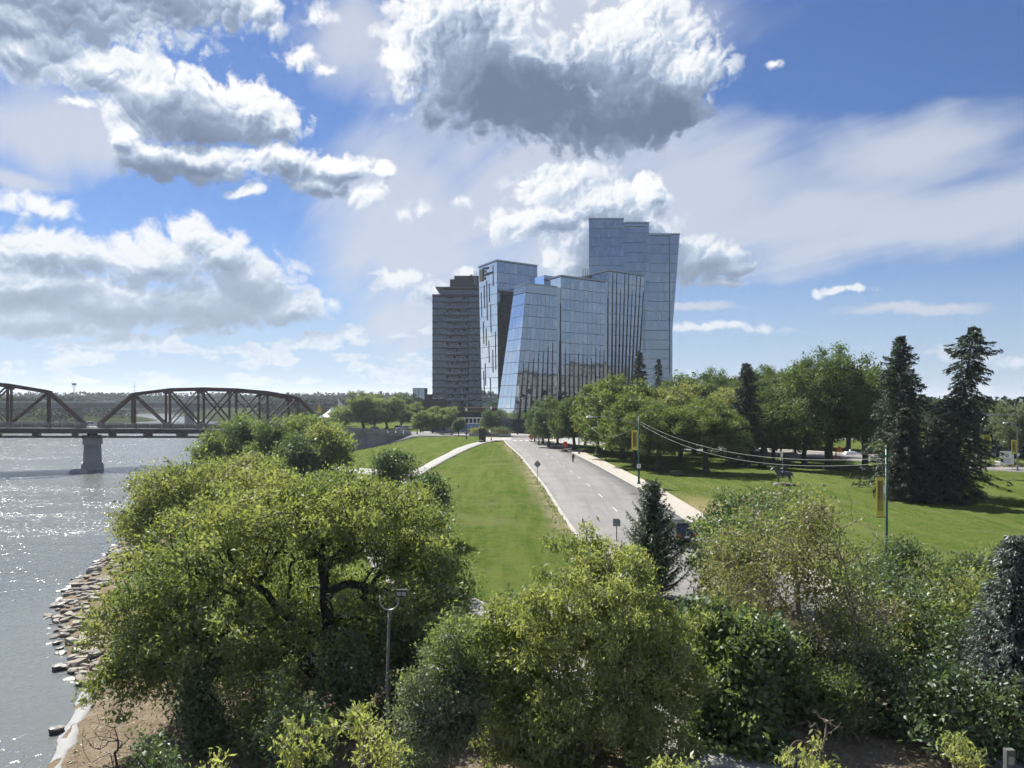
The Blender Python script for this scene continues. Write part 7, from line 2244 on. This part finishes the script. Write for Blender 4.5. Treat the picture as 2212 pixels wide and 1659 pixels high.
Re = [(0, 1), (1, 2), (2, 3), (3, 4), (4, 5), (5, 6), (3, 7), (7, 8), (8, 9), (3, 10), (10, 11), (11, 12), (0, 13), (13, 14), (14, 15), (15, 16), (0, 17), (17, 18), (18, 19), (19, 20)]
rd = skinned('rider', [(x, y, z + ph, r_) for x, y, z, r_ in Rj], Re, bronze, st_, root=0)
MB().lathe([(.24, 0), (.24, .03), (.11, .04), (.10, .15), (.05, .17)], (.06, 0, 2.70 + ph), 12).build('hat', bronze, st_)

# benches and picnic table
def bench(px, D, rz, label, table=False):
    b = spot(px, D); r = empty('picnic_table' if table else 'park_bench', b, rz, label=label, cat='table' if table else 'bench')
    if table:
        for k in range(5): MB().box((0, -.36 + k * .18, .75), (1.9, .16, .05)).build('top_plank', green_paint, r)
        for s in (-1, 1): MB().box((0, s * .75, .45), (1.9, .26, .05)).build('seat', green_paint, r)
        for s in (-1, 1):
            MB().bar((s * .65, -.75, 0), (s * .65, .0, .73), .08).bar((s * .65, .75, 0), (s * .65, 0, .73), .08).build('leg', dark_steel, r)
    else:
        for k in range(3): MB().box((0, -.2 + k * .17, .45), (1.7, .14, .05)).build('seat_slat', green_paint, r)
        for k in range(3): MB().box((0, .28 + k * .05, .62 + k * .15), (1.7, .05, .12)).build('back_slat', green_paint, r)
        for s in (-1, 1): MB().bar((s * .6, -.15, 0), (s * .6, -.1, .44), .08).bar((s * .6, .2, 0), (s * .6, .4, .98), .08).build('leg', dark_steel, r)
    return r
bench(1896, 92, .9, 'green park bench left of the spruces'); bench(1462, 116, .1, 'green picnic table under the spreading maples', True); bench(1420, 124, .0, 'green picnic table behind the stout trunks', True)
o = MB().box((PX(1945, 91), 90.5, gz(PX(1945, 91), 90.5) + .35), (5.5, .5, .12)).box((PX(1945, 91) - 2.2, 90.5, gz(PX(1945, 91), 90.5) + .15), (.2, .5, .5)).box((PX(1945, 91) + 2.2, 90.5, gz(PX(1945, 91), 90.5) + .15), (.2, .5, .5)).build('log_bench', wood_post)
tag(o, 'long low bench under the left tall spruce', 'bench')
# ------------------------------------------------------------------ thin summer haze
hz = MB().add([(-9300, -480, -3.5), (9300, -480, -3.5), (9300, 13500, -3.5), (-9300, 13500, -3.5), (-9300, -480, 112), (9300, -480, 112), (9300, 13500, 112), (-9300, 13500, 112)],
              [(0, 3, 2, 1), (4, 5, 6, 7), (0, 1, 5, 4), (1, 2, 6, 5), (2, 3, 7, 6), (3, 0, 4, 7)])
hm = bpy.data.materials.new('haze_air'); hm.use_nodes = True
hm.node_tree.nodes.clear()
hv = hm.node_tree.nodes.new('ShaderNodeVolumePrincipled')
hv.inputs['Color'].default_value = (0.80, 0.88, 1.0, 1)
hv.inputs['Density'].default_value = 0.00012
hv.inputs['Anisotropy'].default_value = 0.35
ho = hm.node_tree.nodes.new('ShaderNodeOutputMaterial')
hm.node_tree.links.new(hv.outputs[0], ho.inputs['Volume'])
haze = hz.build('haze', hm)
tag(haze, 'thin pale haze in the air over the river', 'haze', kind='stuff')
